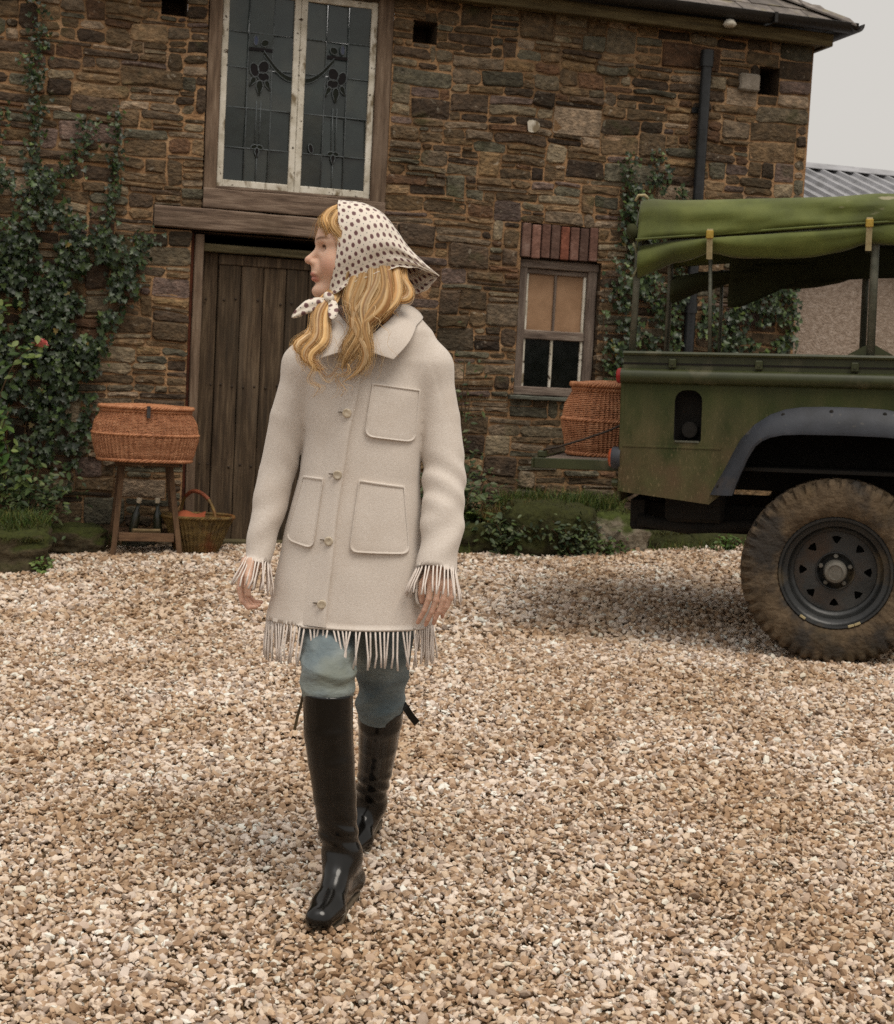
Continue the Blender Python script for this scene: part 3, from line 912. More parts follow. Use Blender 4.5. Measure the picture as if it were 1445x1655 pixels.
ivy('climbing_ivy', 'dark glossy ivy climbing the barn wall left of the door',
    [(1.0, [(-2.6, 2.45), (-1.93, 2.50), (-1.78, 2.52), (-1.64, 2.48), (-1.54, 2.30), (-1.38, 2.2), (-1.30, 2.28), (-1.20, 2.2), (-1.16, 2.0), (-1.05, 2.08), (-1.0, 1.9), (-1.12, 1.63), (-1.23, 1.38), (-1.28, 1.1), (-1.36, .75), (-1.5, .4), (-2.6, .4)]),
     (.9, [(-2.3, 2.05), (-1.3, 2.1), (-1.15, 1.85), (-1.25, 1.45), (-1.4, 1.05), (-2.3, .95)])],
    [(.036, 330, [(-1.70, 2.3), (-1.72, 2.58), (-1.71, 2.82), (-1.73, 3.09), (-1.71, 3.32), (-1.74, 3.60)]), (.028, 170, [(-1.24, 2.2), (-1.22, 2.4), (-1.20, 2.63), (-1.2, 2.9)]),
     (.05, 200, [(-1.72, 2.3), (-1.62, 2.42), (-1.5, 2.5), (-1.42, 2.65), (-1.38, 2.83)]), (.045, 140, [(-1.2, 1.75), (-1.08, 1.95), (-1.0, 2.12)]), (.03, 40, [(-1.93, 2.4), (-1.95, 2.65), (-1.92, 2.85)]),
     (.02, 10, [(-1.75, .2), (-1.72, .8), (-1.68, 1.4), (-1.70, 2.3)]), (.02, 8, [(-1.5, .2), (-1.55, .7), (-1.45, 1.3), (-1.4, 2.0)])], 1500, .06, .12)
ivy('climbing_ivy', 'ivy covering the barn wall round the downpipe behind the truck',
    [(1.0, [(2.34, 2.62), (2.44, 2.78), (2.55, 2.6), (2.62, 2.3), (2.84, 2.3), (2.84, 1.2), (2.26, 1.15), (2.23, 1.5), (2.30, 1.95), (2.30, 2.2)]),
     (1.0, [(2.93, 1.85), (3.10, 1.98), (3.32, 2.02), (3.51, 2.19), (3.76, 2.27), (3.765, 1.95), (3.72, 1.4), (2.93, 1.3)]),
     (.35, [(2.50, 2.9), (2.62, 2.95), (2.84, 2.6), (2.84, 2.2), (2.55, 2.2)])],
    [(.035, 130, [(2.40, 2.2), (2.40, 2.5), (2.37, 2.75), (2.36, 2.92)]), (.035, 110, [(2.62, 2.1), (2.60, 2.5), (2.58, 2.8), (2.56, 3.0)]), (.03, 80, [(2.78, 2.1), (2.79, 2.5), (2.78, 2.75)]),
     (.02, 16, [(2.26, 1.3), (2.24, 1.7), (2.22, 2.1)])], 1500, .16, .09)

# rose bush at the far left, with one pink flower
rose = empty('rose_bush', BM @ Vector((-1.98, -.32, .08)), (0, 0, R(16)), 'rose bush with one pink bloom in front of the ivy', 'bush')
st = MB()
P, D, N_, S, C = [], [], [], [], []
canes = [[(0, 0, 0), (.05, .05, .5), (.10, .02, .95), (.22, -.02, 1.22), (.33, -.04, 1.27)], [(0, 0, 0), (-.1, .05, .6), (-.12, 0, 1.1), (-.02, -.04, 1.42), (.10, -.06, 1.5)], [(0, 0, 0), (-.2, .02, .5), (-.25, 0, 1.0), (-.2, -.05, 1.3)], [(.02, 0, 0), (.12, -.02, .35), (.16, -.06, .62), (.06, -.1, .80)],
         [(.1, 0, 0), (.22, -.02, .3), (.28, -.05, .52)]]
for cane in canes:
    Q = smooth_path(cane, 8); st.tube(Q, [.007 * (1 - .6 * i / len(Q)) for i in range(len(Q))], 6)
    for i in range(8, len(Q), 2):
        for _ in range(4):
            b_ = Q[i] + Vector((rng.gauss(0, .045), rng.gauss(-.02, .03), rng.gauss(0, .04)))
            P.append(tuple(b_)); D.append((rng.gauss(0, 1), rng.gauss(-.3, .4), rng.gauss(-.3, .5))); N_.append((rng.gauss(0, .4), -.7, .8 + rng.gauss(0, .3)))
            S.append(rng.uniform(.04, .075)); c = lin(rng.choice(((84, 100, 44), (64, 84, 36), (104, 118, 62), (52, 72, 34)))); C.append(c)
st.build('cane', M_stem, rose, smooth=True)
leaves('leaves', P, D, N_, S, C, OVAL, OVF, M_soft, rose)
M_pink = pmat('pink_petal', [(.3, lin((214, 120, 118))), (.7, lin((236, 164, 154)))], scale=20, rough=.6)
fc = Vector((.335, -.045, 1.275))
fl = MB()
for ring, (n, rad, up) in enumerate(((5, .040, .030), (5, .030, .044), (4, .018, .052), (3, .008, .054))):
    for k in range(n):
        a = 2 * math.pi * k / n + ring * .6
        d = Vector((math.cos(a), math.sin(a), 0)); t = Vector((-math.sin(a), math.cos(a), 0))
        w = rad * .95 + .006
        b0 = fc
        pts = [b0 + d * rad * .2, b0 + d * rad + t * w + Vector((0, 0, up * .5)), b0 + d * rad * 1.1 + t * w * .6 + Vector((0, 0, up)), b0 + d * rad * 1.25 + Vector((0, 0, up * 1.1)), b0 + d * rad * 1.1 - t * w * .6 + Vector((0, 0, up)), b0 + d * rad - t * w + Vector((0, 0, up * .5))]
        fl.add([tuple(p) for p in pts], [(0, 1, 2), (0, 2, 3), (0, 3, 4), (0, 4, 5)])
o = fl.build('flower', M_pink, rose, fix=False); o['label'] = 'pink rose bloom'; o.rotation_euler = (0, 0, 0)

# mossy stones
def rockmat(name, a, b, moss=(66, 76, 22), lo=.25, hi=.7, patch=.5):
    m = pmat(name, [(.3, lin(a)), (.7, lin(b))], scale=9, rough=.9, bump=1, bscale=18, bdist=.03)
    N, L = m.node_tree.nodes, m.node_tree.links
    bs = N['Principled BSDF']; old = bs.inputs['Base Color'].links[0].from_socket
    g = N.new('ShaderNodeNewGeometry'); sx = N.new('ShaderNodeSeparateXYZ'); L.new(g.outputs['Normal'], sx.inputs[0])
    nz = N.new('ShaderNodeTexNoise'); nz.inputs['Scale'].default_value = 7; nz.inputs['Detail'].default_value = 6
    tc = N.new('ShaderNodeTexCoord'); L.new(tc.outputs['Object'], nz.inputs['Vector'])
    ad = N.new('ShaderNodeMath'); ad.operation = 'MULTIPLY_ADD'; L.new(nz.outputs['Fac'], ad.inputs[0]); ad.inputs[1].default_value = 1.6; L.new(sx.outputs['Z'], ad.inputs[2])
    mr = N.new('ShaderNodeMapRange'); mr.inputs['From Min'].default_value = lo + .55; mr.inputs['From Max'].default_value = hi + .55
    L.new(ad.outputs[0], mr.inputs['Value'])
    rp = N.new('ShaderNodeValToRGB'); rp.color_ramp.elements[0].color = (*[v * .45 for v in lin(moss)], 1); rp.color_ramp.elements[1].color = (*lin(tuple(min(255, c * 1.25) for c in moss)), 1)
    n2 = N.new('ShaderNodeTexNoise'); n2.inputs['Scale'].default_value = 30; L.new(tc.outputs['Object'], n2.inputs['Vector']); L.new(n2.outputs['Fac'], rp.inputs['Fac'])
    mx = N.new('ShaderNodeMix'); mx.data_type = 'RGBA'; L.new(mr.outputs[0], mx.inputs[0]); L.new(old, mx.inputs[6]); L.new(rp.outputs[0], mx.inputs[7])
    L.new(mx.outputs[2], bs.inputs['Base Color'])
    return m
M_mossy = rockmat('mossy_rock', (44, 38, 24), (84, 74, 54), (52, 56, 18))
M_mossdark = rockmat('very_mossy_rock', (30, 26, 14), (54, 46, 26), (48, 50, 16), -.3, .45)
M_palerock = rockmat('pale_topped_rock', (92, 84, 70), (150, 140, 122), (58, 66, 22), .35, .8)
def rock(name, label, u, y, z, sx, sy, sz, mat, seed, sq=4.0, rotz=0, rough=1.0):
    bm = bmesh.new(); bmesh.ops.create_icosphere(bm, subdivisions=4, radius=1)
    for v in bm.verts:
        d = v.co.normalized()
        l = (abs(d.x) ** sq + abs(d.y) ** sq + abs(d.z) ** sq) ** (-1 / sq)
        p = d * l
        k = 1 + rough * (.14 * fbm(d.x * 1.6 + seed, d.y * 1.6, d.z * 1.6) + .08 * fbm(d.x * 5 + seed, d.y * 5, d.z * 5) + .04 * fbm(d.x * 14, d.y * 14 + seed, d.z * 14))
        v.co = Vector((p.x * sx * k, p.y * sy * k, p.z * sz * k))
    me = bpy.data.meshes.new(name); bm.to_mesh(me); bm.free()
    me.polygons.foreach_set('use_smooth', [True] * len(me.polygons))
    w = BM @ Vector((u, y, z))
    o = link(name, me, mat, None, w, (0, 0, R(16) + rotz))
    return setp(o, label, 'rock')
rock('mossy_block', 'squared mossy stone block with grass on top at the left edge', -1.93, -.82, .13, .37, .26, .165, M_mossy, 3, 7)
rock('mossy_rock', 'long dark mossy boulder below the small window', 1.72, -.46, .28, .34, .24, .21, M_mossdark, 8, 4)
rock('mossy_rock', 'pale-faced mossy boulder beside the truck', 2.24, -.40, .26, .22, .22, .18, M_palerock, 15, 4.5)
rock('mossy_rock', 'low dark mossy stone at the foot of the wall behind the tailgate', 2.62, -.25, .16, .30, .20, .13, M_mossdark, 21, 4)
rock('mossy_rock', 'low mossy stone half hidden by ferns beside the walking person', 1.22, -.36, .2, .26, .22, .13, M_mossdark, 27, 4)
rock('mossy_rock', 'small mossy stone at the foot of the wall by the stool', -1.42, -.22, .14, .22, .14, .09, M_mossy, 31, 5)
rock('mossy_rock', 'long mossy stone at the wall foot under the truck', 3.25, -.2, .18, .34, .16, .09, M_mossdark, 35, 5)

def grass(name, label, patches, hmin, hmax, n, cols, lean=.35):
    """a patch of grass: blades of three segments, one object"""
    V, F, C = [], [], []
    for _ in range(n):
        (u, y, z, ru, ry) = rng.choice(patches)
        a = rng.uniform(0, 6.28); q = math.sqrt(rng.random())
        b0 = BM @ Vector((u + ru * q * math.cos(a), y + ry * q * math.sin(a), z))
        h = rng.uniform(hmin, hmax); w = rng.uniform(.0016, .0034)
        d = Vector((rng.gauss(0, lean), rng.gauss(-.1, lean), 0)); s = Vector((rng.gauss(0, 1), rng.gauss(0, .4), 0)).normalized() * w
        k = len(V)
        for t in (0, .4, .75):
            p = b0 + Vector((0, 0, h * t * (1 - .25 * t * d.length))) + d * h * t * t
            V += [p - s * (1 - t * .7), p + s * (1 - t * .7)]
        V.append(b0 + Vector((0, 0, h * (1 - .3 * d.length))) + d * h)
        F += [(k, k + 1, k + 3), (k, k + 3, k + 2), (k + 2, k + 3, k + 5), (k + 2, k + 5, k + 4), (k + 4, k + 5, k + 6)]
        c = lin(rng.choice(cols)); m = rng.uniform(.7, 1.25); C += [tuple(v * m for v in c)] * 7
    o = bulk(name, np.array([tuple(v) for v in V]), np.array(F), M_grass, None, cols=np.array(C))
    return setp(o, label, 'grass', kind='stuff')
GR = ((62, 82, 28), (48, 70, 24), (84, 96, 40), (96, 92, 44), (54, 64, 22))
grass('grass', 'green grass on the mossy block at the left edge', [(-1.95, -.85, .27, .34, .22), (-1.75, -.7, .27, .2, .2)], .04, .13, 1500, GR)
grass('grass', 'green grass on the mossy boulders below the window', [(1.9, -.38, .44, .36, .16), (2.12, -.30, .42, .24, .16), (1.6, -.34, .42, .2, .14)], .05, .17, 2600, GR)
grass('dry_grass', 'brownish grass by the ferns below the window', [(1.45, -.42, .34, .2, .14), (1.58, -.5, .38, .14, .1)], .06, .16, 900, ((112, 92, 48), (92, 78, 38), (76, 74, 32)))
grass('grass', 'sparse grass along the foot of the barn wall', [(-1.35, -.2, .10, .3, .1), (2.7, -.5, .16, .35, .1), (3.1, -.4, .18, .4, .1), (1.1, -.5, .14, .3, .1)], .04, .11, 700, GR)

def fern(label, u, y, z, n, ln, seed, grp='ferns below the window'):
    rr = random.Random(seed)
    f = empty('fern', BM @ Vector((u, y, z)), (0, 0, R(16)), label, 'fern', grp)
    for k in range(n):
        a = rr.uniform(-math.pi, 0) if k % 3 else rr.uniform(0, math.pi)
        L_ = ln * rr.uniform(.7, 1.1); rise = rr.uniform(.5, 1.0)
        V, F, C = [], [], []
        prev = None
        c = lin(rr.choice(((66, 88, 34), (54, 78, 30), (84, 100, 44), (46, 66, 28)))); 
        d = Vector((math.cos(a), math.sin(a) * .8, 0)); sd = Vector((-d.y, d.x, 0)).normalized()
        def at(t): return d * (L_ * .75 * t) + Vector((0, 0, L_ * rise * (t - .62 * t * t)))
        m = 16
        for i in range(m):
            t = .12 + .88 * i / m
            p = at(t); w = L_ * .20 * math.sin(math.pi * min(1, .12 + t * .92)) ** .7 * (1 - .3 * t); q = at(min(1, t + .05)); hw = L_ * .028
            ax = (q - p).normalized()
            for s_ in (-1, 1):
                tip = p + sd * s_ * w + ax * w * .35 + Vector((0, 0, -w * .25))
                b_ = len(V); V += [p - ax * hw, p + ax * hw, tip + ax * hw * .3, (p + tip) / 2 - ax * hw * .9]
                F += [(b_, b_ + 3, b_ + 1), (b_ + 3, b_ + 2, b_ + 1)]; mm = rr.uniform(.8, 1.2); C += [tuple(v * mm for v in c)] * 4
        b_ = len(V); Q = [at(t) for t in np.linspace(0, 1, 8)]
        for q in Q: V += [q - sd * .002, q + sd * .002]; C += [tuple(v * .8 for v in c)] * 2
        for i in range(7): F += [(b_ + 2 * i, b_ + 2 * i + 1, b_ + 2 * i + 3), (b_ + 2 * i, b_ + 2 * i + 3, b_ + 2 * i + 2)]
        bulk('frond', np.array([tuple(v) for v in V]), np.array(F), M_soft, f, cols=np.array(C))
fern('tall fern between the boulder and the tailgate', 1.62, -.30, .36, 13, .34, 1)
fern('low bright fern on top of the long mossy boulder', 1.92, -.28, .43, 12, .24, 2)
fern('spreading fern beside the walking person', 1.30, -.30, .28, 14, .36, 3)
fern('small fern at the wall foot behind the long boulder', 2.05, -.16, .42, 9, .22, 4)
fern('dark fern at the wall foot near the door', 1.02, -.22, .15, 10, .32, 5)
def bush(name, label, u, y, z, ru, ry, rz_, n, size, cols, tm=OVAL, tf=OVF, mat=None, cat='plant'):
    b = empty(name, BM @ Vector((u, y, z)), (0, 0, R(16)), label, cat)
    P, D, N_, S, C = [], [], [], [], []
    st = MB()
    for k in range(9):
        e = (rng.gauss(0, ru * .5), rng.gauss(0, ry * .5), rz_ * rng.uniform(.7, 1.15))
        Q = smooth_path([(0, 0, 0), (e[0] * .4, e[1] * .4, e[2] * .5), e], 6); st.tube(Q, [.004] * len(Q), 5)
        for _ in range(n // 9):
            q = Q[rng.randrange(3, len(Q))] + Vector((rng.gauss(0, ru * .3), rng.gauss(-.02, ry * .3), rng.gauss(0, rz_ * .14)))
            if q.z < .01: q.z = .01
            P.append(tuple(q)); D.append((rng.gauss(0, 1), rng.gauss(-.5, .5), rng.gauss(-.2, .6))); N_.append((rng.gauss(0, .5), -.6, .9)); S.append(size * rng.uniform(.6, 1.3))
            c = lin(rng.choice(cols)); m = rng.uniform(.7, 1.25); C.append(tuple(v * m for v in c))
    st.build('stem', M_stem, b, smooth=True)
    leaves('leaves', P, D, N_, S, C, tm, tf, mat or M_soft, b)
DG = ((44, 58, 28), (56, 72, 34), (36, 50, 26), (72, 84, 44), (84, 92, 60))
bush('leafy_weed', 'dark leafy weeds against the wall beside the walking person', 1.08, -.28, .12, .22, .14, .55, 420, .045, DG)
bush('leafy_weed', 'trailing dark leaves hanging over the long boulder', 1.42, -.62, .12, .22, .1, .30, 360, .042, DG)
bush('leafy_weed', 'tall sparse weed below the window sill', 1.18, -.12, .12, .14, .08, 1.15, 150, .040, DG)
bush('leafy_weed', 'small bright green weed at the corner of the mossy block', -1.60, -1.09, .03, .07, .05, .09, 60, .030, ((84, 108, 44), (70, 92, 36), (104, 120, 60)))
bush('leafy_weed', 'green creeper at the foot of the pale-faced boulder', 2.12, -.66, .12, .16, .04, .14, 110, .032, ((70, 90, 36), (58, 76, 30)))
bush('leafy_weed', 'bright green weed on the ground behind the rear wheel', 3.05, -.55, .18, .14, .06, .10, 90, .034, ((72, 96, 36), (60, 84, 30)))
bush('leafy_weed', 'dense dark weeds at the wall foot behind the mossy block', -1.75, -.35, .1, .35, .12, .45, 650, .045, DG)
bush('leafy_weed', 'bright broad leaves low at the left edge of the wall', -1.93, -.40, .55, .12, .08, .38, 60, .085, ((60, 88, 36), (52, 78, 34), (76, 100, 44)))

grass('moss', 'short dark moss tufts covering the boulders below the window', [(1.72, -.62, .40, .30, .06), (1.72, -.48, .46, .32, .18), (1.72, -.68, .30, .30, .03), (1.45, -.55, .28, .2, .1), (1.2, -.45, .28, .22, .12), (2.24, -.42, .42, .2, .14), (2.62, -.3, .27, .26, .14)], .015, .05, 5200, ((58, 60, 18), (44, 48, 16), (72, 70, 24), (40, 36, 14)), .8)
grass('moss', 'short moss and grass on the left edge block', [(-1.93, -.82, .285, .36, .24), (-1.93, -1.06, .22, .34, .02)], .012, .045, 2200, ((58, 62, 20), (44, 50, 16), (72, 70, 26)), .8)
bush('leafy_weed', 'drooping fern-like leaves in front of the long boulder', 1.85, -.70, .13, .26, .04, .24, 260, .036, DG)
bush('leafy_weed', 'dark undergrowth between the low stone and the wall', 1.22, -.18, .15, .28, .1, .42, 500, .04, DG)
# ------------------------------------------------------------------ muddy green off-road truck; local x = forwards, y = across (away from the camera), z = up
rng = random.Random(77)
RO = Vector((1.778, 6.639, .100))
truck = empty('off_road_truck', RO, (0, R(-1.6), R(-14)), 'muddy green open-backed off-road truck with olive canvas top', 'truck')
RM = Matrix.Translation(RO) @ Euler((0, R(-1.6), R(-14))).to_matrix().to_4x4()
MUD = (80, 64, 43)
M_green = pmat('green_paint', [(.3, lin((37, 43, 14))), (.6, lin((49, 56, 20))), (.8, lin((60, 65, 30)))], scale=3, rough=.50, rough2=.72, bump=.12, bscale=6, bdist=.01, spec=.28,
               blotch=[dict(col=lin((96, 86, 58)), scale=5, lo=.36, hi=.70, amt=.62, stretch=(2.6, 1, .9), zlo=1.30, zhi=1.0, zmul=1),
                       dict(col=lin(MUD), scale=6, lo=.40, hi=.62, amt=.9, zlo=1.10, zhi=.86, zamt=.9, zmul=1, off=(1, 4, 6)),
                       dict(col=lin((122, 106, 78)), scale=60, lo=.60, hi=.66, amt=.5, stretch=(3, 1, .6), zlo=1.25, zhi=.8, zmul=1, off=(7, 7, 7))])
M_green2 = pmat('green_capping', [(.3, lin((40, 44, 20))), (.6, lin((52, 56, 28))), (.8, lin((70, 74, 48)))], scale=5, rough=.45, bump=.15, bscale=20, bdist=.004, spec=.4,
                blotch=dict(col=lin((92, 88, 66)), scale=9, lo=.58, hi=.7, amt=.5))
M_flare = pmat('black_plastic', [(.3, lin((36, 38, 43))), (.6, lin((50, 53, 60))), (.8, lin((68, 70, 76)))], scale=6, rough=.55, bump=.3, bscale=90, bdist=.002,
               blotch=[dict(col=lin((104, 98, 88)), scale=24, lo=.64, hi=.72, amt=.5, zlo=.9, zhi=1.15, zmul=1), dict(col=lin(MUD), scale=8, lo=.5, hi=.7, amt=.6, zlo=1.0, zhi=.72, zmul=1, off=(2, 5, 1))])
M_canvas = pmat('olive_canvas', [(.28, lin((54, 60, 17))), (.5, lin((79, 87, 29))), (.75, lin((104, 110, 49)))], scale=3.2, rough=.72, bump=.35, bscale=110, bdist=.002, sheen=.2,
                blotch=[dict(col=lin((146, 138, 112)), scale=5.5, lo=.66, hi=.70, amt=.85, stretch=(.7, 1, 2.2), zlo=2.0, zhi=2.06, zmul=1),
                        dict(col=lin((62, 60, 26)), scale=1.6, lo=.52, hi=.75, amt=.5, off=(4, 2, 2))])
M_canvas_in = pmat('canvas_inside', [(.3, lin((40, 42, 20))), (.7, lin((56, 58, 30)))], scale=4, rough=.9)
M_under = pmat('chassis_black', [(.3, lin((14, 12, 9))), (.7, lin((28, 23, 17)))], scale=8, rough=.85, bump=.4)
M_steel = pmat('grey_tube', [(.3, lin((66, 68, 56))), (.7, lin((104, 104, 92)))], scale=14, rough=.5, bump=.2, metal=.2)
M_strap = pmat('webbing_strap', [(.3, lin((140, 126, 92))), (.7, lin((176, 164, 128)))], scale=40, rough=.9, bump=.3, bscale=120, bdist=.002)
M_brass = pmat('brass_buckle', [(.3, lin((150, 122, 52))), (.7, lin((190, 160, 80)))], scale=30, rough=.35, metal=.8)
M_tyre = pmat('muddy_tyre', [(.25, lin((54, 44, 31))), (.5, lin((82, 68, 51))), (.75, lin((108, 92, 72)))], scale=14, rough=.93, bump=1, bscale=42, bdist=.012,
              blotch=[dict(col=lin((44, 42, 40)), scale=5, lo=.50, hi=.62, amt=.85, off=(.6, 3, .2), detail=9), dict(col=lin((86, 70, 40)), scale=3, lo=.52, hi=.7, amt=.6)])
M_rim = pmat('wheel_black', [(.3, lin((20, 21, 22))), (.6, lin((34, 35, 35))), (.8, lin((52, 52, 50)))], scale=7, rough=.40, bump=.15, spec=.5,
             blotch=dict(col=lin((84, 72, 52)), scale=6, lo=.52, hi=.66, amt=.65))
M_rimdisc = pmat('wheel_disc_grey', [(.3, lin((40, 40, 39))), (.7, lin((64, 63, 61)))], scale=8, rough=.55, bump=.2, blotch=dict(col=lin((70, 52, 36)), scale=7, lo=.5, hi=.68, amt=.7))
M_hub = pmat('hub_grey', [(.3, lin((88, 84, 76))), (.7, lin((122, 118, 110)))], scale=12, rough=.5, metal=.3, bump=.3)
M_lampo = pmat('orange_lens', [(.3, lin((140, 56, 28))), (.7, lin((168, 80, 46)))], scale=12, rough=.25)
M_lampr = pmat('red_lens', [(.3, lin((120, 24, 22))), (.7, lin((150, 36, 34)))], scale=12, rough=.25)

def truck_wheel(name, x, y, outward=-1, detail=True):
    """tyre with moulded lugs, steel rim, disc with eight openings, hub and nuts"""
    w = empty(name); w.parent = truck; w.location = (x, y, .424)
    nseg = 240
    # profile across the tyre: (radius, across, lug depth factor)
    prof = [(.252, .012, 0), (.262, .0, 0), (.290, -.012, 0), (.330, -.016, 0), (.352, -.012, .0), (.368, -.010, .35), (.388, -.004, .7), (.402, .004, 1), (.414, .016, 1), (.422, .034, 1), (.424, .075, 1), (.425, .078, .9),
            (.426, .128, .9), (.426, .132, 1), (.425, .182, 1), (.424, .186, 1), (.422, .226, 1), (.414, .244, 1), (.400, .256, 1), (.370, .268, .2), (.330, .274, 0), (.290, .27, 0), (.252, .25, 0)]
    rings = []
    for k in range(nseg):
        a = 2 * math.pi * k / nseg
        ring = []
        for (r, t, d) in prof:
            ph = (k % 5)
            row = 0 if t < .077 else 1 if t < .13 else 2 if t < .184 else 0
            gap = (ph in (0, 1)) if row == 0 else (ph in (2, 3)) if row == 1 else (ph in (4, 0))
            long_lug = (k // 5) % 2
            dd = d * (.0 if r < .385 and not long_lug else 1)
            rr = r - (.015 * dd if gap else 0) + (0.0 if gap else .0)
            tt = t
            if r < .41 and t < .02: tt = t - (.007 * (0 if gap else dd))      # raised side lugs
            rr += .0015 * math.sin(k * 1.7 + t * 60)
            ring.append((rr * math.cos(a), tt * -outward if outward > 0 else tt, rr * math.sin(a)))
        rings.append(ring)
    m = len(prof); V = [p for r in rings for p in r]; F = []
    for i in range(nseg):
        for k in range(m - 1):
            F.append((i * m + k, ((i + 1) % nseg) * m + k, ((i + 1) % nseg) * m + k + 1, i * m + k + 1))
    mb = MB(); mb.add(V, F); mb.build('tyre', M_tyre, w, auto=28)
    if not detail: return w
    s = -outward
    MB().revolve([(.252, .25), (.256, .03), (.258, .012), (.250, .002), (.240, .004), (.238, .016), (.226, .026), (.212, .030), (.206, .060), (.198, .075), (.186, .080), (.182, .104), (.182, .13)], 64, 'Y').build('rim', M_rim, w, auto=50)
    # disc with eight rounded triangular openings
    outer = [(.183 * math.cos(2 * math.pi * k / 64), .183 * math.sin(2 * math.pi * k / 64)) for k in range(64)]
    hl = []
    for k in range(8):
        a = -math.pi / 2 + 2 * math.pi * k / 8
        pts = []
        for (rr, da) in ((.158, -.135), (.162, 0), (.158, .135), (.146, .115), (.128, .035), (.126, 0), (.128, -.035), (.146, -.115)):
            pts.append((rr * math.cos(a + da), rr * math.sin(a + da)))
        hl.append(list(reversed(pts)))
    hl.append([(.088 * math.cos(-2 * math.pi * k / 40), .088 * math.sin(-2 * math.pi * k / 40)) for k in range(40)])
    MB().poly(outer, hl, lambda a, b, t: (a, t, b), .102, .110).build('wheel_disc', M_rimdisc, w)
    MB().revolve([(.089, .100), (.086, .094), (.080, .100), (.072, .118), (.050, .122), (.001, .122)], 40, 'Y').build('centre_dish', M_rim, w, smooth=True)
    MB().revolve([(.182, .16), (.001, .16)], 32, 'Y').build('brake_backplate', M_under, w)
    MB().revolve([(.052, .122), (.052, .052), (.046, .040), (.034, .036), (.032, .042), (.001, .043)], 32, 'Y').build('hub_cap', M_hub, w, auto=40)
    for k in range(5):
        a = math.pi / 2 + 2 * math.pi * k / 5
        MB().revolve([(.0115, .122), (.0115, .100), (.008, .096), (.001, .096)], 6, 'Y', ctr=(.068 * math.cos(a), 0, .068 * math.sin(a))).build('wheel_nut', M_hub, w)
    # balance weights clipped to the rim
    for a in (-2.15, -1.25, -1.13):
        MB().box(-.014, .014, -.002, .004, -.006, .006, .002).build('balance_weight', M_strap, w, loc=(.246 * math.cos(a), .0, .246 * math.sin(a)), rot=(0, -(a + math.pi / 2), 0))
    return w
wheel = truck_wheel('rear_wheel', 0, 0)
YW = 1.62        # width of the body
wf = copy_tree(wheel, truck); wf.name = 'front_wheel'; wf.location = (2.36, 0, .424)
for nm, x in (('far_rear_wheel', 0), ('far_front_wheel', 2.36)):
    o = copy_tree(wheel, truck); o.name = nm; o.location = (x, YW, .424); o.rotation_euler = (0, 0, math.pi)

# ---- body side with arch and filler recess
BY = .03
outA = [(-.572, .754), (-.545, .81), (-.512, .870), (-.478, .945), (-.444, 1.013), (-.385, 1.082), (-.315, 1.130), (-.25, 1.155), (-.181, 1.167), (-.09, 1.171)]
innA = [(-.469, .758), (-.452, .812), (-.430, .870), (-.405, .93), (-.374, .985), (-.345, 1.010), (-.310, 1.027), (-.254, 1.040), (-.17, 1.045), (-.085, 1.046)]
outA = outA + [(0, 1.172)] + [(-a, z) for a, z in reversed(outA)]
innA = innA + [(0, 1.047)] + [(-a, z) for a, z in reversed(innA)]
midA = [((a + c) / 2, (b + d) / 2) for (a, b), (c, d) in zip(outA, innA)]
def rrect(cx, cz, w, h, r, n=4, rt=None):
    P = []
    for (sx, sz, a0) in ((1, 1, 0), (-1, 1, 90), (-1, -1, 180), (1, -1, 270)):
        q = (rt if (rt and sz > 0) else r)
        for k in range(n + 1):
            a = R(a0 + 90 * k / n)
            P.append((cx + sx * (w / 2 - q) + q * math.cos(a), cz + sz * (h / 2 - q) + q * math.sin(a)))
    return P
fill = rrect(-.686, 1.112, .125, .238, .012, 4, .05)
side = [(-.985, .751), (-.577, .708)] + midA + [(.577, .70), (.62, .70), (.62, 1.262), (-.99, 1.262)]
MB().poly(side, [list(reversed(fill))], lambda a, b, t: (a, BY + t, b), 0, .006).build('side_panel', M_green, truck)
MB().poly(fill, [], lambda a, b, t: (a, BY + t, b), .085, .09).loft([[(a, BY + .003, b) for a, b in fill], [(a, BY + .086, b) for a, b in fill]], cap=False).build('filler_recess', M_under, truck, fix=False)
MB().revolve([(.001, -.03), (.034, -.028), (.040, -.015), (.040, .03)], 20, 'Y', ctr=(-.680, BY + .060, 1.045)).build('filler_cap', M_under, truck, auto=40)
MB().box(-.742, -.632, BY - .004, BY + .02, .990, .998).build('filler_lip', M_steel, truck)
# shoulder bulge, capping rail and cleats
def rail(prof, x0, x1, name, mat, n=2, auto=40):
    mb = MB(); mb.loft([[(x, y, z) for y, z in prof] for x in np.linspace(x0, x1, n)]); return mb.build(name, mat, truck, auto=auto)
bul = [(BY + .02, 1.255), (BY - .004, 1.256)] + [(BY - .004 - .030 * math.sin(w), 1.290 - .034 * math.cos(w)) for w in np.linspace(.25, math.pi - .35, 9)] + [(BY + .012, 1.326), (BY + .03, 1.326)]
rail(bul, -1.0, .64, 'shoulder_moulding', M_green2)
cap_ = [(BY + .03, 1.322), (BY + .006, 1.322), (BY + .006, 1.385), (BY - .012, 1.387), (BY - .016, 1.396), (BY - .010, 1.405), (BY + .055, 1.406), (BY + .06, 1.38), (BY + .03, 1.375)]
rail(cap_, -.992, .64, 'capping_rail', M_green2)
rail([(BY + .003, 1.345), (BY + .0055, 1.345), (BY + .0055, 1.353), (BY + .003, 1.353)], -.99, .64, 'rail_groove', M_under)
for x in (-.765, -.375, .045):
    MB().box(x - .017, x + .017, BY - .018, BY + .01, 1.330, 1.372, .004).tube([(x, BY - .026, 1.351), (x, BY - .016, 1.351)], .008, 8).build('rope_cleat', M_green2, truck)
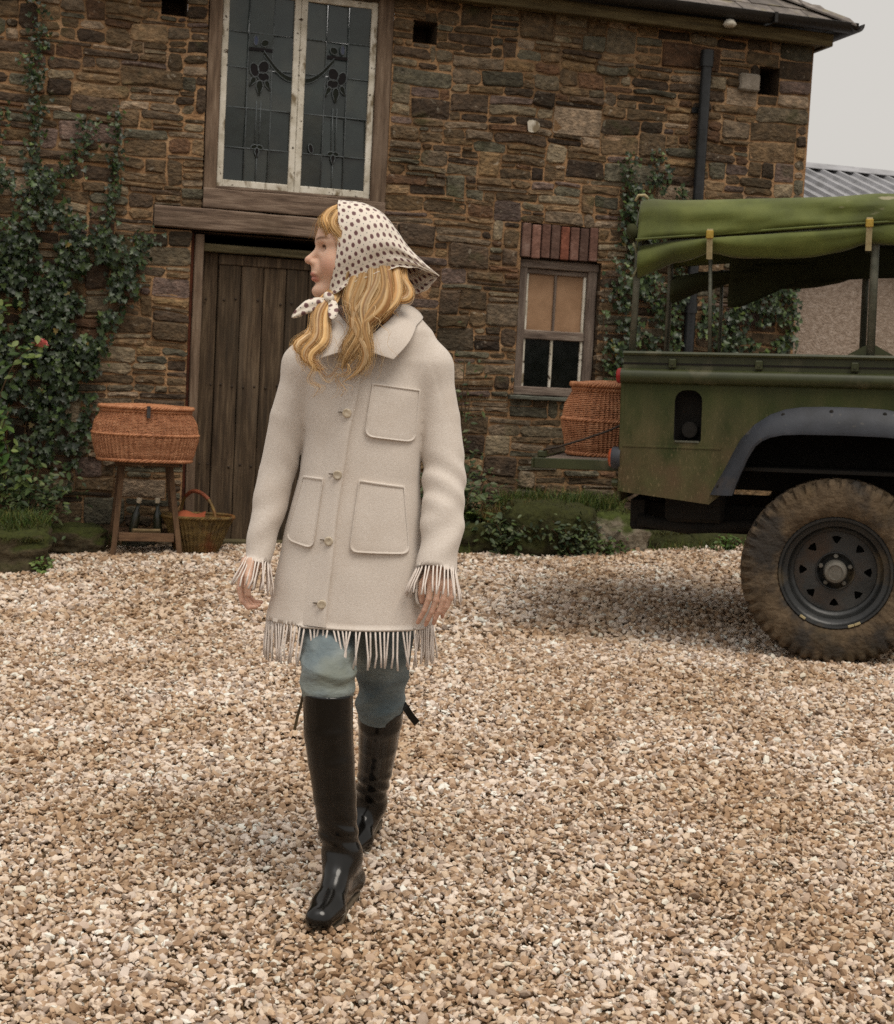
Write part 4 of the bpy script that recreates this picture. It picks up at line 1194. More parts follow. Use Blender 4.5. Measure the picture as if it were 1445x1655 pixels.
rail([(BY - .003, .962), (BY + .002, .962), (BY + .002, .972), (BY - .003, .970)], -.985, -.53, 'panel_seam', M_green)
MB().box(-1.0, -.978, BY - .002, BY + .05, .75, 1.32, .004).build('corner_angle', M_green, truck)
# flare
rings = []
for i in range(len(outA)):
    (a, b), (c, d) = outA[i], innA[i]
    m1, m2 = .35, .85
    e1 = (a + (c - a) * m1, b + (d - b) * m1); e2 = (a + (c - a) * m2, b + (d - b) * m2)
    rings.append([(a, BY + .001, b), (a, BY - .006, b), (e1[0], BY - .045, e1[1]), (e2[0], BY - .072, e2[1]), (c, BY - .070, d), (c, BY - .06, d), (c + (c - a) * .02, BY + .02, d)])
f = MB(); f.loft(rings, closed=True, cap=True); f.build('wheel_arch_flare', M_flare, truck, auto=35)
for (a, b) in ((-.545, .80), (-.44, 1.0), (-.27, 1.135), (-.06, 1.155), (.17, 1.15), (.40, 1.05)):
    MB().revolve([(.001, -.014), (.009, -.012), (.011, 0)], 10, 'Y', ctr=(a + .012, BY - .016, b - .006)).build('flare_bolt', M_under, truck, smooth=True)
# wheel well, tub, floor, far side, chassis
w = MB(); w.loft([[(a * .98, BY + .004, b + .0) for a, b in midA], [(a * .98, .42, b) for a, b in midA]], closed=False); w.add([(a * .98, .42, b) for a, b in midA], [tuple(range(len(midA)))]); w.build('wheel_well', M_under, truck, fix=False)
w = MB(); w.loft([[(a * .98, YW - BY, b + .0) for a, b in midA], [(a * .98, YW - .42, b) for a, b in midA]], closed=False); w.add([(a * .98, YW - .42, b) for a, b in midA], [tuple(range(len(midA)))]); w.build('wheel_well', M_under, truck, fix=False)
MB().poly(side, [], lambda a, b, t: (a, YW - BY - t, b), 0, .006).build('far_side_panel', M_green, truck)
MB().loft([[(x, YW - y, z) for y, z in bul] for x in (-1.0, .64)]).build('far_shoulder_moulding', M_green2, truck)
MB().loft([[(x, YW - y, z) for y, z in cap_] for x in (-.992, .64)]).build('far_capping_rail', M_green2, truck)
MB().box(-.985, .62, BY + .03, YW - BY - .03, .868, .884).build('load_floor', M_under, truck)
for y0 in (BY + .008, YW - .40): MB().box(-.56, .56, y0, y0 + .38, 1.175, 1.19).build('wheel_box_top', M_green, truck)
MB().box(.60, .62, BY + .01, YW - BY - .01, .70, 1.42).build('bulkhead', M_green, truck)
for y in (.42, 1.12): MB().box(-.98, 2.75, y, y + .08, .54, .68, .006).build('chassis_rail', M_under, truck)
MB().box(-.97, -.90, .30, YW - .30, .56, .70, .006).build('rear_crossmember', M_under, truck)
for x in (0, 2.36):
    ax = MB().tube([(x, .20, .424), (x, YW - .20, .424)], .045, 12); ax.build('axle', M_under, truck, smooth=True)
    MB().revolve([(.001, -.14), (.08, -.11), (.13, 0), (.08, .11), (.001, .14)], 16, 'X', ctr=(x, .95, .43)).build('differential', M_under, truck, smooth=True)
MB().box(-.80, -.52, BY + .22, .50, .60, .80, .02).build('fuel_tank', M_under, truck)
MB().tube([(-.93, .30, .60), (-.7, .30, .57), (-.3, .34, .60), (.3, .36, .60)], .03, 10).build('exhaust_pipe', M_under, truck, smooth=True)
# ---- cab and front (mostly beyond the frame)
MB().poly([(.625, .60), (1.62, .60), (1.62, 1.38), (.625, 1.38)], [], lambda a, b, t: (a, BY + t, b), 0, .03).build('cab_door', M_green, truck)
MB().poly([(.625, .60), (1.62, .60), (1.62, 1.38), (.625, 1.38)], [], lambda a, b, t: (a, YW - BY - t, b), 0, .03).build('far_cab_door', M_green, truck)
wing = [(1.625, .66), (1.79, .66), (1.85, .86), (1.98, 1.04), (2.14, 1.10), (2.58, 1.10), (2.74, 1.02), (2.82, .80), (2.90, .80), (2.90, 1.22), (1.625, 1.26)]
for y0 in (BY, YW - BY - .30): MB().poly(wing, [], lambda a, b, t, y0=y0: (a, y0 + t, b), 0, .30).build('front_wing', M_green, truck)
MB().add([(1.63, .34, 1.34), (2.88, .34, 1.26), (2.88, YW - .34, 1.26), (1.63, YW - .34, 1.34), (1.63, .34, .75), (2.88, .34, .75), (2.88, YW - .34, .75), (1.63, YW - .34, .75)],
         [(0, 1, 2, 3), (4, 7, 6, 5), (0, 4, 5, 1), (1, 5, 6, 2), (2, 6, 7, 3), (3, 7, 4, 0)]).build('bonnet', M_green, truck)
MB().box(2.9, 3.02, .0, YW, .62, .76, .01).build('front_bumper', M_under, truck)
MB().box(1.60, 1.63, BY, YW - BY, 1.38, 1.42).box(1.60, 1.63, BY, BY + .05, 1.4, 1.86).box(1.60, 1.63, YW - BY - .05, YW - BY, 1.4, 1.86).box(1.60, 1.63, BY, YW - BY, 1.84, 1.90).build('windscreen_frame', M_green, truck, fix=False)
MB().box(1.612, 1.618, BY + .05, YW - BY - .05, 1.42, 1.84).build('windscreen', M_blackglass, truck)
for y in (.42, 1.2): MB().box(.95, 1.35, y - .24, y + .24, .9, 1.05, .03).box(.88, .98, y - .24, y + .24, 1.0, 1.5, .03).build('seat', M_under, truck)
# ---- lowered tailgate with lamps, catch and hinge strap
tg = MB().box(-1.405, -1.004, .10, YW - .10, .866, .880, .002).build('tailgate_deck', M_grey_oakh, truck)
MB().box(-1.410, -1.002, .085, .099, .842, .892, .003).build('tailgate_edge', M_green2, truck)
MB().box(-1.410, -1.002, YW - .099, YW - .085, .842, .892, .003).build('tailgate_edge', M_green2, truck)
MB().box(-1.424, -1.411, .085, YW - .085, .842, .890, .003).build('tailgate_lip', M_green2, truck)
MB().box(-1.398, -1.352, .100, .150, .893, .926, .006).build('tailgate_catch', M_green2, truck)
for y in (.30, .80, 1.30): MB().box(-1.395, -1.01, y - .02, y + .02, .848, .864).build('tailgate_stiffener', M_under, truck)
for y in (.30, 1.30): MB().tube([(-1.008, y - .06, .862), (-1.008, y + .06, .862)], .014, 8).build('tailgate_hinge', M_under, truck)
MB().box(-1.000, -.992, .085, YW - .085, .70, .866).build('rear_panel', M_green, truck)
ch = MB().tube([(-1.37, .104, .93), (-1.30, .106, .945), (-1.18, .108, .985), (-1.06, .110, 1.03), (-1.0, .112, 1.06)], .006, 6); ch.build('tailgate_chain', M_iron, truck)
MB().revolve([(.052, .01), (.052, -.026), (.046, -.034)], 20, 'X', ctr=(-1.002, .062, .906)).build('rear_lamp_body', M_flare, truck, auto=40)
MB().revolve([(.046, -.034), (.040, -.044), (.02, -.050), (.001, -.051)], 20, 'X', ctr=(-1.002, .062, .906)).build('rear_lamp_lens', M_lampo, truck, smooth=True)
MB().revolve([(.036, .01), (.036, -.016), (.030, -.022), (.001, -.026)], 16, 'X', ctr=(-1.002, .060, 1.290)).build('rear_reflector', M_lampr, truck, smooth=True)
MB().tube([(-1.002, .062, .79), (-1.03, .062, .79)], .02, 10).build('rubber_buffer', M_green2, truck)
# ---- hoops and canvas
def hoop(x, near_lean, name, r=.017, base=False):
    P = [(x - near_lean, .05, 1.405), (x, .06, 1.80), (x, .075, 1.98), (x, .13, 2.045), (x, .35, 2.075), (x, .81, 2.085), (x, 1.27, 2.075), (x, YW - .13, 2.045), (x, YW - .075, 1.98), (x, YW - .06, 1.80), (x - near_lean, YW - .05, 1.405)]
    MB().tube(P, r, 10).build(name, M_steel, truck, smooth=True)
    if base:
        for y in (.05, YW - .05):
            MB().poly([(x - .10, 1.407), (x + .10, 1.407), (x + .085, 1.415), (x + .02, 1.452), (x - .02, 1.452), (x - .085, 1.415)], [], lambda a, b, t, y=y: (a, y - .004 + t, b), 0, .008).build('hoop_bracket', M_green2, truck)
hoop(-.945, .01, 'canvas_hoop', .016)
hoop(.110, .0, 'canvas_hoop', .019, True)
MB().tube([(-.60, .05, 1.405), (-.615, .06, 1.90)], .009, 8).build('curtain_stay', M_steel, truck, smooth=True)
MB().tube([(-.66, YW - .05, 1.405), (-.66, YW - .06, 1.90)], .010, 8).build('curtain_stay', M_steel, truck, smooth=True)
for y in (.13, YW - .13): MB().tube([(-.945, y, 2.03), (.64, y, 2.04)], .013, 8).build('roof_bar', M_steel, truck, smooth=True)
def seam_z(a): return 1.916 + .078 * (a + .935) / 1.08
def canvas_roof():
    rings = []
    xs = np.linspace(-.955, .70, 110)
    for a in xs:
        sag = .012 * math.cos((a - .11) * 2 * math.pi / 1.05) - .006
        edge = max(0, 1 - (a + .955) / .06)
        P = []
        zs = seam_z(a)
        top = 2.098 + .012 * math.exp(-((a + .945) / .12) ** 2) + .010 * math.exp(-((a - .11) / .12) ** 2) + .018 * (a + .9)
        wr = lambda q: .012 * math.sin(7.0 * a + q * 7 + 1.5 * math.sin(3 * a)) * math.sin(q * 3.1) + .010 * fbm(a * 4 + q * 3, q * 7, 3) + .006 * abs(math.sin(11 * a - 9 * q + 2 * math.sin(4 * a))) * math.sin(q * 3.1)
        for q in np.linspace(0, 1, 9):         # near side drop: seam up to the shoulder, with long creases
            y = .004 + .050 * q ** 1.6 + .03 * max(0, q - .7) / .3 + wr(q) * (1 - q * .4)
            z = zs + (top - zs) * (q ** .9)
            P.append((a, y, z))
        for q in np.linspace(.08, 1, 10):
            y = .084 + (YW - .168) * q
            z = top + .035 * math.sin(math.pi * q) + sag * math.sin(math.pi * q) * .8 + .005 * fbm(a * 4, q * 6, 1)
            P.append((a, y, z))
        for q in np.linspace(.2, 1, 4):
            P.append((a, YW - .084 + .07 * q, top - (top - zs) * q))
        if edge > 0:
            c = Vector((a, YW / 2, 1.99)); P = [tuple(Vector(p).lerp(Vector((a + .02, p[1], p[2] - .02)), edge * .6)) for p in P]
        rings.append(P)
    # rear drop of the roof canvas
    r0 = [(x - .004, y + (YW / 2 - y) * .004, z - .05) for x, y, z in rings[0]]
    mb = MB(); mb.loft([r0] + rings, closed=False)
    o = mb.build('canvas_roof', M_canvas, truck, smooth=True, fix=True)
    s = o.modifiers.new('thickness', 'SOLIDIFY'); s.thickness = .004
    return o
canvas_roof()
MB().tube([(x, .004 + .006 * math.sin(9 * x), seam_z(x) - .002) for x in np.linspace(-.95, .68, 30)], .006, 6).build('roof_seam', M_canvas, truck, smooth=True)
def roll(y, zoff, r0, name, mat, x0=-.94, x1=.68, far=False):
    rings = []
    for a in np.linspace(x0, x1, 70):
        pin = math.exp(-((a + .613) / .07) ** 2) + math.exp(-((a - .079) / .07) ** 2) * .7
        end = max(0, 1 - (a - x0) / .16)
        rz = (r0 + .016 * end + .010 * math.sin((a + .6) * 4.2) ** 2) * (1 - .28 * min(1, pin)); ry = (r0 + .004) * (1 - .22 * min(1, pin))
        cz = seam_z(a) - rz - .008 + zoff - .020 * end
        ring = []
        for k in range(18):
            w = 2 * math.pi * k / 18
            wob = 1 + .13 * math.sin(3 * w + 2.6 * a + 1) + .10 * fbm(a * 4 + 9, math.cos(w) * 2, math.sin(w) * 2) + .05 * math.sin(7 * w - 9 * a)
            ring.append((a, y + ry * wob * math.cos(w) + .01 * math.sin(3.3 * a), cz + rz * wob * math.sin(w)))
        rings.append(ring)
    return MB().loft(rings).build(name, mat, truck, smooth=True)
roll(.045, 0, .048, 'rolled_curtain', M_canvas)
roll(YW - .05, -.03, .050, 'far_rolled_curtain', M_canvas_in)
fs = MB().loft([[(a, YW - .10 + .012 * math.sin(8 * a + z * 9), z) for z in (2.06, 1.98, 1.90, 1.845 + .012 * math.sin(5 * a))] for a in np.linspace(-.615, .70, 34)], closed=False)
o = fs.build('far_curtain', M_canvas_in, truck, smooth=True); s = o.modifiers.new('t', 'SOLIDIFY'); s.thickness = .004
# loose corner of the far curtain hanging down, rear flap rolled under the roof edge
fl = MB(); rings = []
for q in np.linspace(0, 1, 9):
    P = []
    for t in np.linspace(0, 1, 12):
        a = -.62 + .46 * t
        drop = (.27 * (1 - t) ** .7 if t > .12 else .24 + .02 * t)
        P.append((a, YW - .11 + .02 * math.sin(9 * a + 3 * q), 1.93 - drop * q))
    rings.append(P)
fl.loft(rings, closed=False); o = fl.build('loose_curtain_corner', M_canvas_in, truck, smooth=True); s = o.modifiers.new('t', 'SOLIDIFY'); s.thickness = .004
rings = []
for t in np.linspace(0, 1, 26):
    y = .02 + (YW - .04) * t
    rr = .034 + .008 * math.sin(t * 11)
    rings.append([(-.972 + rr * .8 * math.cos(w), y, 1.955 - .02 * math.sin(math.pi * t) + rr * math.sin(w)) for w in np.linspace(0, 2 * math.pi, 14, endpoint=False)])
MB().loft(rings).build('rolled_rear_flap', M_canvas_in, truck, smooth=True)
fl = MB().loft([[(-.962 + .03 * math.sin(q * 3), .016 + .03 * k / 5, 1.90 - .15 * q - .01 * math.sin(k)) for k in range(6)] for q in np.linspace(0, 1, 8)], closed=False)
o = fl.build('canvas_tail', pmat('faded_canvas', [(.3, lin((98, 96, 72))), (.7, lin((132, 128, 102)))], scale=8, rough=.9), truck, smooth=True); s = o.modifiers.new('t', 'SOLIDIFY'); s.thickness = .006
MB().tube([(-.97, .10, 2.10), (-.955, .09, 2.125), (-.925, .09, 2.125), (-.91, .095, 2.108)], .007, 8).build('lashing_loop', M_strap, truck, smooth=True)
for a, ln in ((-.613, .0), (.079, .01)):
    zs = seam_z(a)
    P = [(-.022, zs + .020), (-.026, zs - .01), (-.020, zs - .05), (-.012, zs - .085), (-.004, zs - .115 - ln)]
    mb = MB(); mb.loft([[(a - .013, y - .004, z), (a + .013, y - .004, z), (a + .013, y, z), (a - .013, y, z)] for y, z in P]); mb.build('strap', M_strap, truck)
    MB().box(a - .017, a + .017, -.036, -.026, zs - .024, zs + .012, .003).build('strap_buckle', M_brass, truck)
# ------------------------------------------------------------------ wicker hampers
rng = random.Random(404)
M_wick = pmat('willow_orange', [(.25, lin((130, 82, 52))), (.5, lin((170, 114, 78))), (.78, lin((200, 148, 110)))], scale=26, rough=.55, bump=.25, bscale=120, bdist=.002, spec=.4)
M_wick_in = pmat('willow_lining', [(.3, lin((74, 40, 22))), (.7, lin((100, 56, 32)))], scale=20, rough=.8)  # dark brown willow for the inner lining and lid underside
M_leather = pmat('black_leather_strap', [(.3, lin((30, 28, 28))), (.7, lin((52, 48, 46)))], scale=30, rough=.5, bump=.2)
def sell(a, b, w, n=2.6):
    c, s = math.cos(w), math.sin(w)
    return (a * math.copysign(abs(c) ** (2 / n), c), b * math.copysign(abs(s) ** (2 / n), s))
def prof_at(prof, z):
    for (z0, a0, b0), (z1, a1, b1) in zip(prof[:-1], prof[1:]):
        if z <= z1:
            t = (z - z0) / (z1 - z0); t = t * t * (3 - 2 * t) * .5 + t * .5
            return a0 + (a1 - a0) * t, b0 + (b1 - b0) * t
    return prof[-1][1:]
def weave(prof, ribs, pitch, r, amp, name, mat, parent, seg=6, n=2.6, z0=None, z1=None, jit=.0008):
    """one willow rod wound round and round over the stakes: a single spiral tube"""
    z0 = prof[0][0] if z0 is None else z0; z1 = prof[-1][0] if z1 is None else z1
    turns = (z1 - z0) / pitch
    N = int(turns * ribs * seg)
    t = np.arange(N) / (ribs * seg)
    pts = np.zeros((N, 3)); nrm = np.zeros((N, 3))
    nr = np.random.default_rng(3)
    for i in range(N):
        w = 2 * math.pi * (t[i] % 1); z = z0 + t[i] * pitch
        a, b = prof_at(prof, z)
        x, y = sell(a, b, w, n)
        l = math.hypot(x / a / a, y / b / b) or 1
        nx, ny = x / a / a / l, y / b / b / l
        o = amp * math.cos(2 * math.pi * ribs * t[i])
        pts[i] = (x + nx * o, y + ny * o, z + nr.normal(0, jit)); nrm[i] = (nx, ny, 0)
    S = 4
    V = np.zeros((N, S, 3))
    for k in range(S):
        w = 2 * math.pi * k / S + math.pi / 4
        V[:, k] = pts + nrm * (r * math.cos(w)) + np.array([0, 0, 1]) * (r * math.sin(w))
    I = np.arange(N - 1)[:, None] * S; K = np.arange(S)[None]
    F = np.stack([I + K, I + (K + 1) % S, I + S + (K + 1) % S, I + S + K], -1).reshape(-1, 4)
    o = bulk(name, V.reshape(-1, 3), F[:, ::-1], mat, parent, smooth=True)
    return o
def braid(prof_pt, r, strands, twist, name, mat, parent, n=2.6, N=220):
    """a plaited border: strands twisted round a closed oval"""
    a, b, z = prof_pt
    mb = MB()
    for s_ in range(strands):
        P = []
        for i in range(N + 1):
            w = 2 * math.pi * i / N
            x, y = sell(a, b, w, n); l = math.hypot(x / a / a, y / b / b); nx, ny = x / a / a / l, y / b / b / l
            q = twist * w + 2 * math.pi * s_ / strands
            P.append((x + nx * r * math.cos(q), y + ny * r * math.cos(q), z + r * math.sin(q)))
        mb.tube(P, r * .85, 6, cap=False)
    o = mb.build(name, mat, parent, smooth=True, fix=False)
    setp(o, kind='stuff')
    return o
def hamper(loc, rotz, label, scale=1.0):
    h = empty('wicker_hamper', loc, (0, 0, rotz), label, 'basket', 'lidded wicker hampers')
    h.scale = (scale, scale, scale)
    prof = [(.0, .288, .172), (.05, .308, .186), (.15, .330, .205), (.23, .318, .196), (.315, .276, .160)]
    weave(prof, 66, .0088, .0046, .0038, 'woven_body', M_wick, h)
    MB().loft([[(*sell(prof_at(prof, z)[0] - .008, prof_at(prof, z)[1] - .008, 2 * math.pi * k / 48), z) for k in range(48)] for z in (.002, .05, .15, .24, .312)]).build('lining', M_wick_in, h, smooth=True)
    st = MB()
    braid((.292, .176, .006), .007, 3, 30, 'base_border', M_wick, h)
    braid((.331, .207, .168), .0055, 3, 34, 'waist_band', M_wick, h)
    braid((.278, .162, .315), .007, 3, 30, 'rim_border', M_wick, h)
    lid = MB()
    # lid: rods wound in an oval spiral over a shallow dome
    N, S = 2600, 4
    turns = 17
    V, F = [], []
    for i in range(N):
        t = i / (N - 1); w = 2 * math.pi * turns * t
        sc = .06 + .94 * t
        x, y = sell(.288 * sc, .170 * sc, w, 2.6)
        z = .338 + .016 * (1 - sc ** 2) + .0025 * math.cos(w * 23)
        rr = math.hypot(x, y) or 1
        for k in range(S):
            q = 2 * math.pi * k / S
            V.append((x + x / rr * .0062 * math.cos(q), y + y / rr * .0062 * math.cos(q), z + .005 * math.sin(q)))
    I = np.arange(N - 1)[:, None] * S; K = np.arange(S)[None]
    F = np.stack([I + K, I + (K + 1) % S, I + S + (K + 1) % S, I + S + K], -1).reshape(-1, 4)
    L_ = bulk('lid', np.array(V), F, M_wick, h, smooth=True)
    braid((.290, .172, .336), .0075, 3, 32, 'lid_border', M_wick, L_)
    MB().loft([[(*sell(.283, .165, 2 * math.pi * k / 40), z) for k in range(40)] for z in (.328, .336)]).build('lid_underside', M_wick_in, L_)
    MB().loft([[(x - .011, y, z) for x, y, z in P] + [(x + .011, y, z) for x, y, z in reversed(P)] for P in
               [[(-.0, -.170, .350), (-.0, -.174, .350)], [(-.0, -.188, .345), (-.0, -.192, .345)], [(-.0, -.190, .318), (-.0, -.196, .318)], [(-.0, -.198, .276), (-.0, -.204, .276)]]]).build('lid_strap', M_leather, h)
    return h
hw = BM @ Vector((-.985, -.42, .676))
hamper(hw, R(16), 'lidded orange wicker hamper standing on the wooden stool by the door')
hp = RM @ Vector((-1.165, .86, .886))
h2 = hamper(hp, R(-14 + 82), 'lidded orange wicker hamper standing on the lowered tailgate of the truck', 1.06)

# ------------------------------------------------------------------ stool under the hamper
M_stool = pmat('brown_stool_wood', [(.3, lin((58, 40, 26))), (.55, lin((92, 68, 46))), (.78, lin((118, 92, 66)))], scale=7, rough=.75, bump=.4, bscale=24, bdist=.004, stretch=(5, 5, .8))
M_stoolh = pmat('brown_stool_rail', [(.3, lin((66, 46, 32))), (.55, lin((104, 78, 56))), (.78, lin((128, 102, 76)))], scale=7, rough=.75, bump=.4, bscale=24, bdist=.004, stretch=(.8, 5, 5))
stool = empty('wooden_stool', BM @ Vector((-.965, -.30, 0)), (0, 0, R(16)), 'tall splay-legged wooden stool with a low shelf beside the door', 'stool')
MB().box(-.20, .20, -.13, .13, .640, .668, .005).build('seat', M_stoolh, stool)
for sx, x0, x1 in ((-1, -.155, -.200), (1, .145, .222)):
    for sy in (-1, 1):
        P = [(x1, sy * .155, .055), (x0, sy * .10, .64)]
        MB().loft([[(p[0] - .017, p[1] - .015, p[2]), (p[0] + .017, p[1] - .015, p[2]), (p[0] + .017, p[1] + .015, p[2]), (p[0] - .017, p[1] + .015, p[2])] for p in P]).build('leg', M_stool, stool)
for y in (-.148, .140): MB().box(-.168, .182, y, y + .018, .158, .212, .003).build('stretcher', M_stoolh, stool)
MB().box(-.166, .180, -.128, .138, .180, .194, .003).build('shelf', M_stoolh, stool)
M_bottle = pmat('dark_green_bottle', [(.3, lin((26, 28, 18))), (.7, lin((52, 54, 38)))], scale=10, rough=.25, spec=.6)
M_cork = pmat('pale_cork', [(.3, lin((186, 172, 146))), (.7, lin((216, 206, 186)))], scale=40, rough=.8, bump=.3)
for i, (u, lean) in enumerate(((-1.035, .16), (-.875, -.04))):
    b = empty('slim_bottle', BM @ Vector((u, -.30, .196)), (0, lean, R(16)), ('leaning' if i == 0 else 'upright') + ' dark slim bottle with pale stopper on the stool shelf', 'bottle', 'bottles on the stool shelf')
    MB().revolve([(.001, 0), (.026, .002), (.028, .02), (.028, .10), (.024, .13), (.014, .155), (.0125, .20), (.001, .20)], 16, 'Z').build('bottle_body', M_bottle, b, smooth=True)
    MB().revolve([(.012, .195), (.0165, .202), (.0165, .228), (.014, .232), (.001, .232)], 14, 'Z').build('stopper', M_cork, b, auto=40)
M_peg = pmat('split_wood', [(.3, lin((112, 92, 62))), (.7, lin((150, 130, 96)))], scale=12, rough=.85, bump=.5, stretch=(1, 5, 5))
for i, (u, rz_, ry) in enumerate(((-.995, .25, .22), (-.915, -.3, -.28))):
    MBx = MB().loft([[(x, .016 * math.cos(w) * (1 + .2 * math.sin(3 * w)), .014 * math.sin(w)) for w in np.linspace(0, 2 * math.pi, 9, endpoint=False)] for x in (-.05, -.045, .045, .05)])
    o = MBx.build('split_log', M_peg, None, loc=tuple(BM @ Vector((u, -.375, .214 + .004))), rot=(0, ry * .2, R(16) + rz_))
    setp(o, ('left' if i == 0 else 'right') + ' one of two short split logs on the stool shelf', 'log', 'split logs on the stool shelf')

# ------------------------------------------------------------------ open trug basket with a hooped handle
M_trug = pmat('olive_willow', [(.25, lin((62, 46, 20))), (.5, lin((98, 76, 36))), (.78, lin((130, 106, 56)))], scale=24, rough=.6, bump=.25, bscale=120, bdist=.002, blotch=dict(col=lin((120, 58, 26)), scale=5, lo=.55, hi=.7, amt=.7))
M_redwick = pmat('red_binding', [(.3, lin((96, 48, 30))), (.7, lin((134, 74, 48)))], scale=40, rough=.6, bump=.4, bscale=100)
trug = empty('handled_basket', BM @ Vector((-.62, -.30, .085)), (0, 0, R(16)), 'open olive willow basket with a hooped handle beside the stool', 'basket')
tp = [(.0, .135, .105), (.06, .160, .122), (.14, .190, .140), (.225, .228, .158)]
weave(tp, 44, .0080, .0042, .0036, 'woven_body', M_trug, trug, n=2.3)
t_in = MB().loft([[(*sell(prof_at(tp, z)[0] - .007, prof_at(tp, z)[1] - .007, 2 * math.pi * k / 40, 2.3), z) for k in range(40)] for z in (.223, .14, .06, .006)], cap=False)
t_in.add([(*sell(.13, .10, 2 * math.pi * k / 40, 2.3), .006) for k in range(40)], [tuple(range(40))]); t_in.build('lining', M_trug, trug, smooth=True, fix=False)
braid((.230, .160, .228), .007, 3, 26, 'rim_border', M_trug, trug, 2.3)
hd = [(-.10, .12, .20), (-.10, .115, .25), (-.085, .09, .33), (-.045, .03, .385), (.005, -.02, .385), (.055, -.07, .345), (.09, -.11, .27), (.10, -.135, .20)]
def smooth_path(P, n):
    P = [Vector(p) for p in P]; out = []
    for i in range(len(P) - 1):
        p0, p1, p2, p3 = P[max(i - 1, 0)], P[i], P[i + 1], P[min(i + 2, len(P) - 1)]
        for k in range(n):
            t = k / n
            out.append(.5 * ((2 * p1) + (-p0 + p2) * t + (2 * p0 - 5 * p1 + 4 * p2 - p3) * t * t + (-p0 + 3 * p1 - 3 * p2 + p3) * t ** 3))
    out.append(P[-1]); return out
hp_ = smooth_path(hd, 6)
MB().tube(hp_, .010, 8).build('handle', M_trug, trug, smooth=True)
MB().tube(hp_[14:31], [.0125 + .0012 * (k % 2) for k in range(17)], 8).build('handle_binding', M_redwick, trug)
M_red = pmat('rust_red_cloth', [(.3, lin((124, 58, 34))), (.7, lin((160, 86, 56)))], scale=8, rough=.9, bump=.3, bscale=60)
rings = []
for t in np.linspace(0, 1, 14):
    x = -.135 + .17 * t
    rings.append([(x + .01 * math.sin(5 * q), -.05 + .075 * math.cos(w) * (1 + .15 * math.sin(4 * t + 2 * w)), .205 + .055 * math.sin(w) * (1 + .2 * math.sin(7 * t))) for q, w in enumerate(np.linspace(0, 2 * math.pi, 14, endpoint=False))])
cl = MB().loft(rings).build('folded_cloth', M_red, None, smooth=True)
cl.location = trug.location; cl.rotation_euler = trug.rotation_euler
setp(cl, 'folded rust-red cloth lying in the handled basket', 'cloth')
# ------------------------------------------------------------------ the walking person
PO = Vector((-.22, 3.70, .0))
person = empty('person', PO, (0, 0, 0), 'person in a cream fringed coat, spotted headscarf and tall black boots, walking and looking aside', 'person')
POa = np.array(PO)
rng = random.Random(9)
nrng = np.random.default_rng(31)

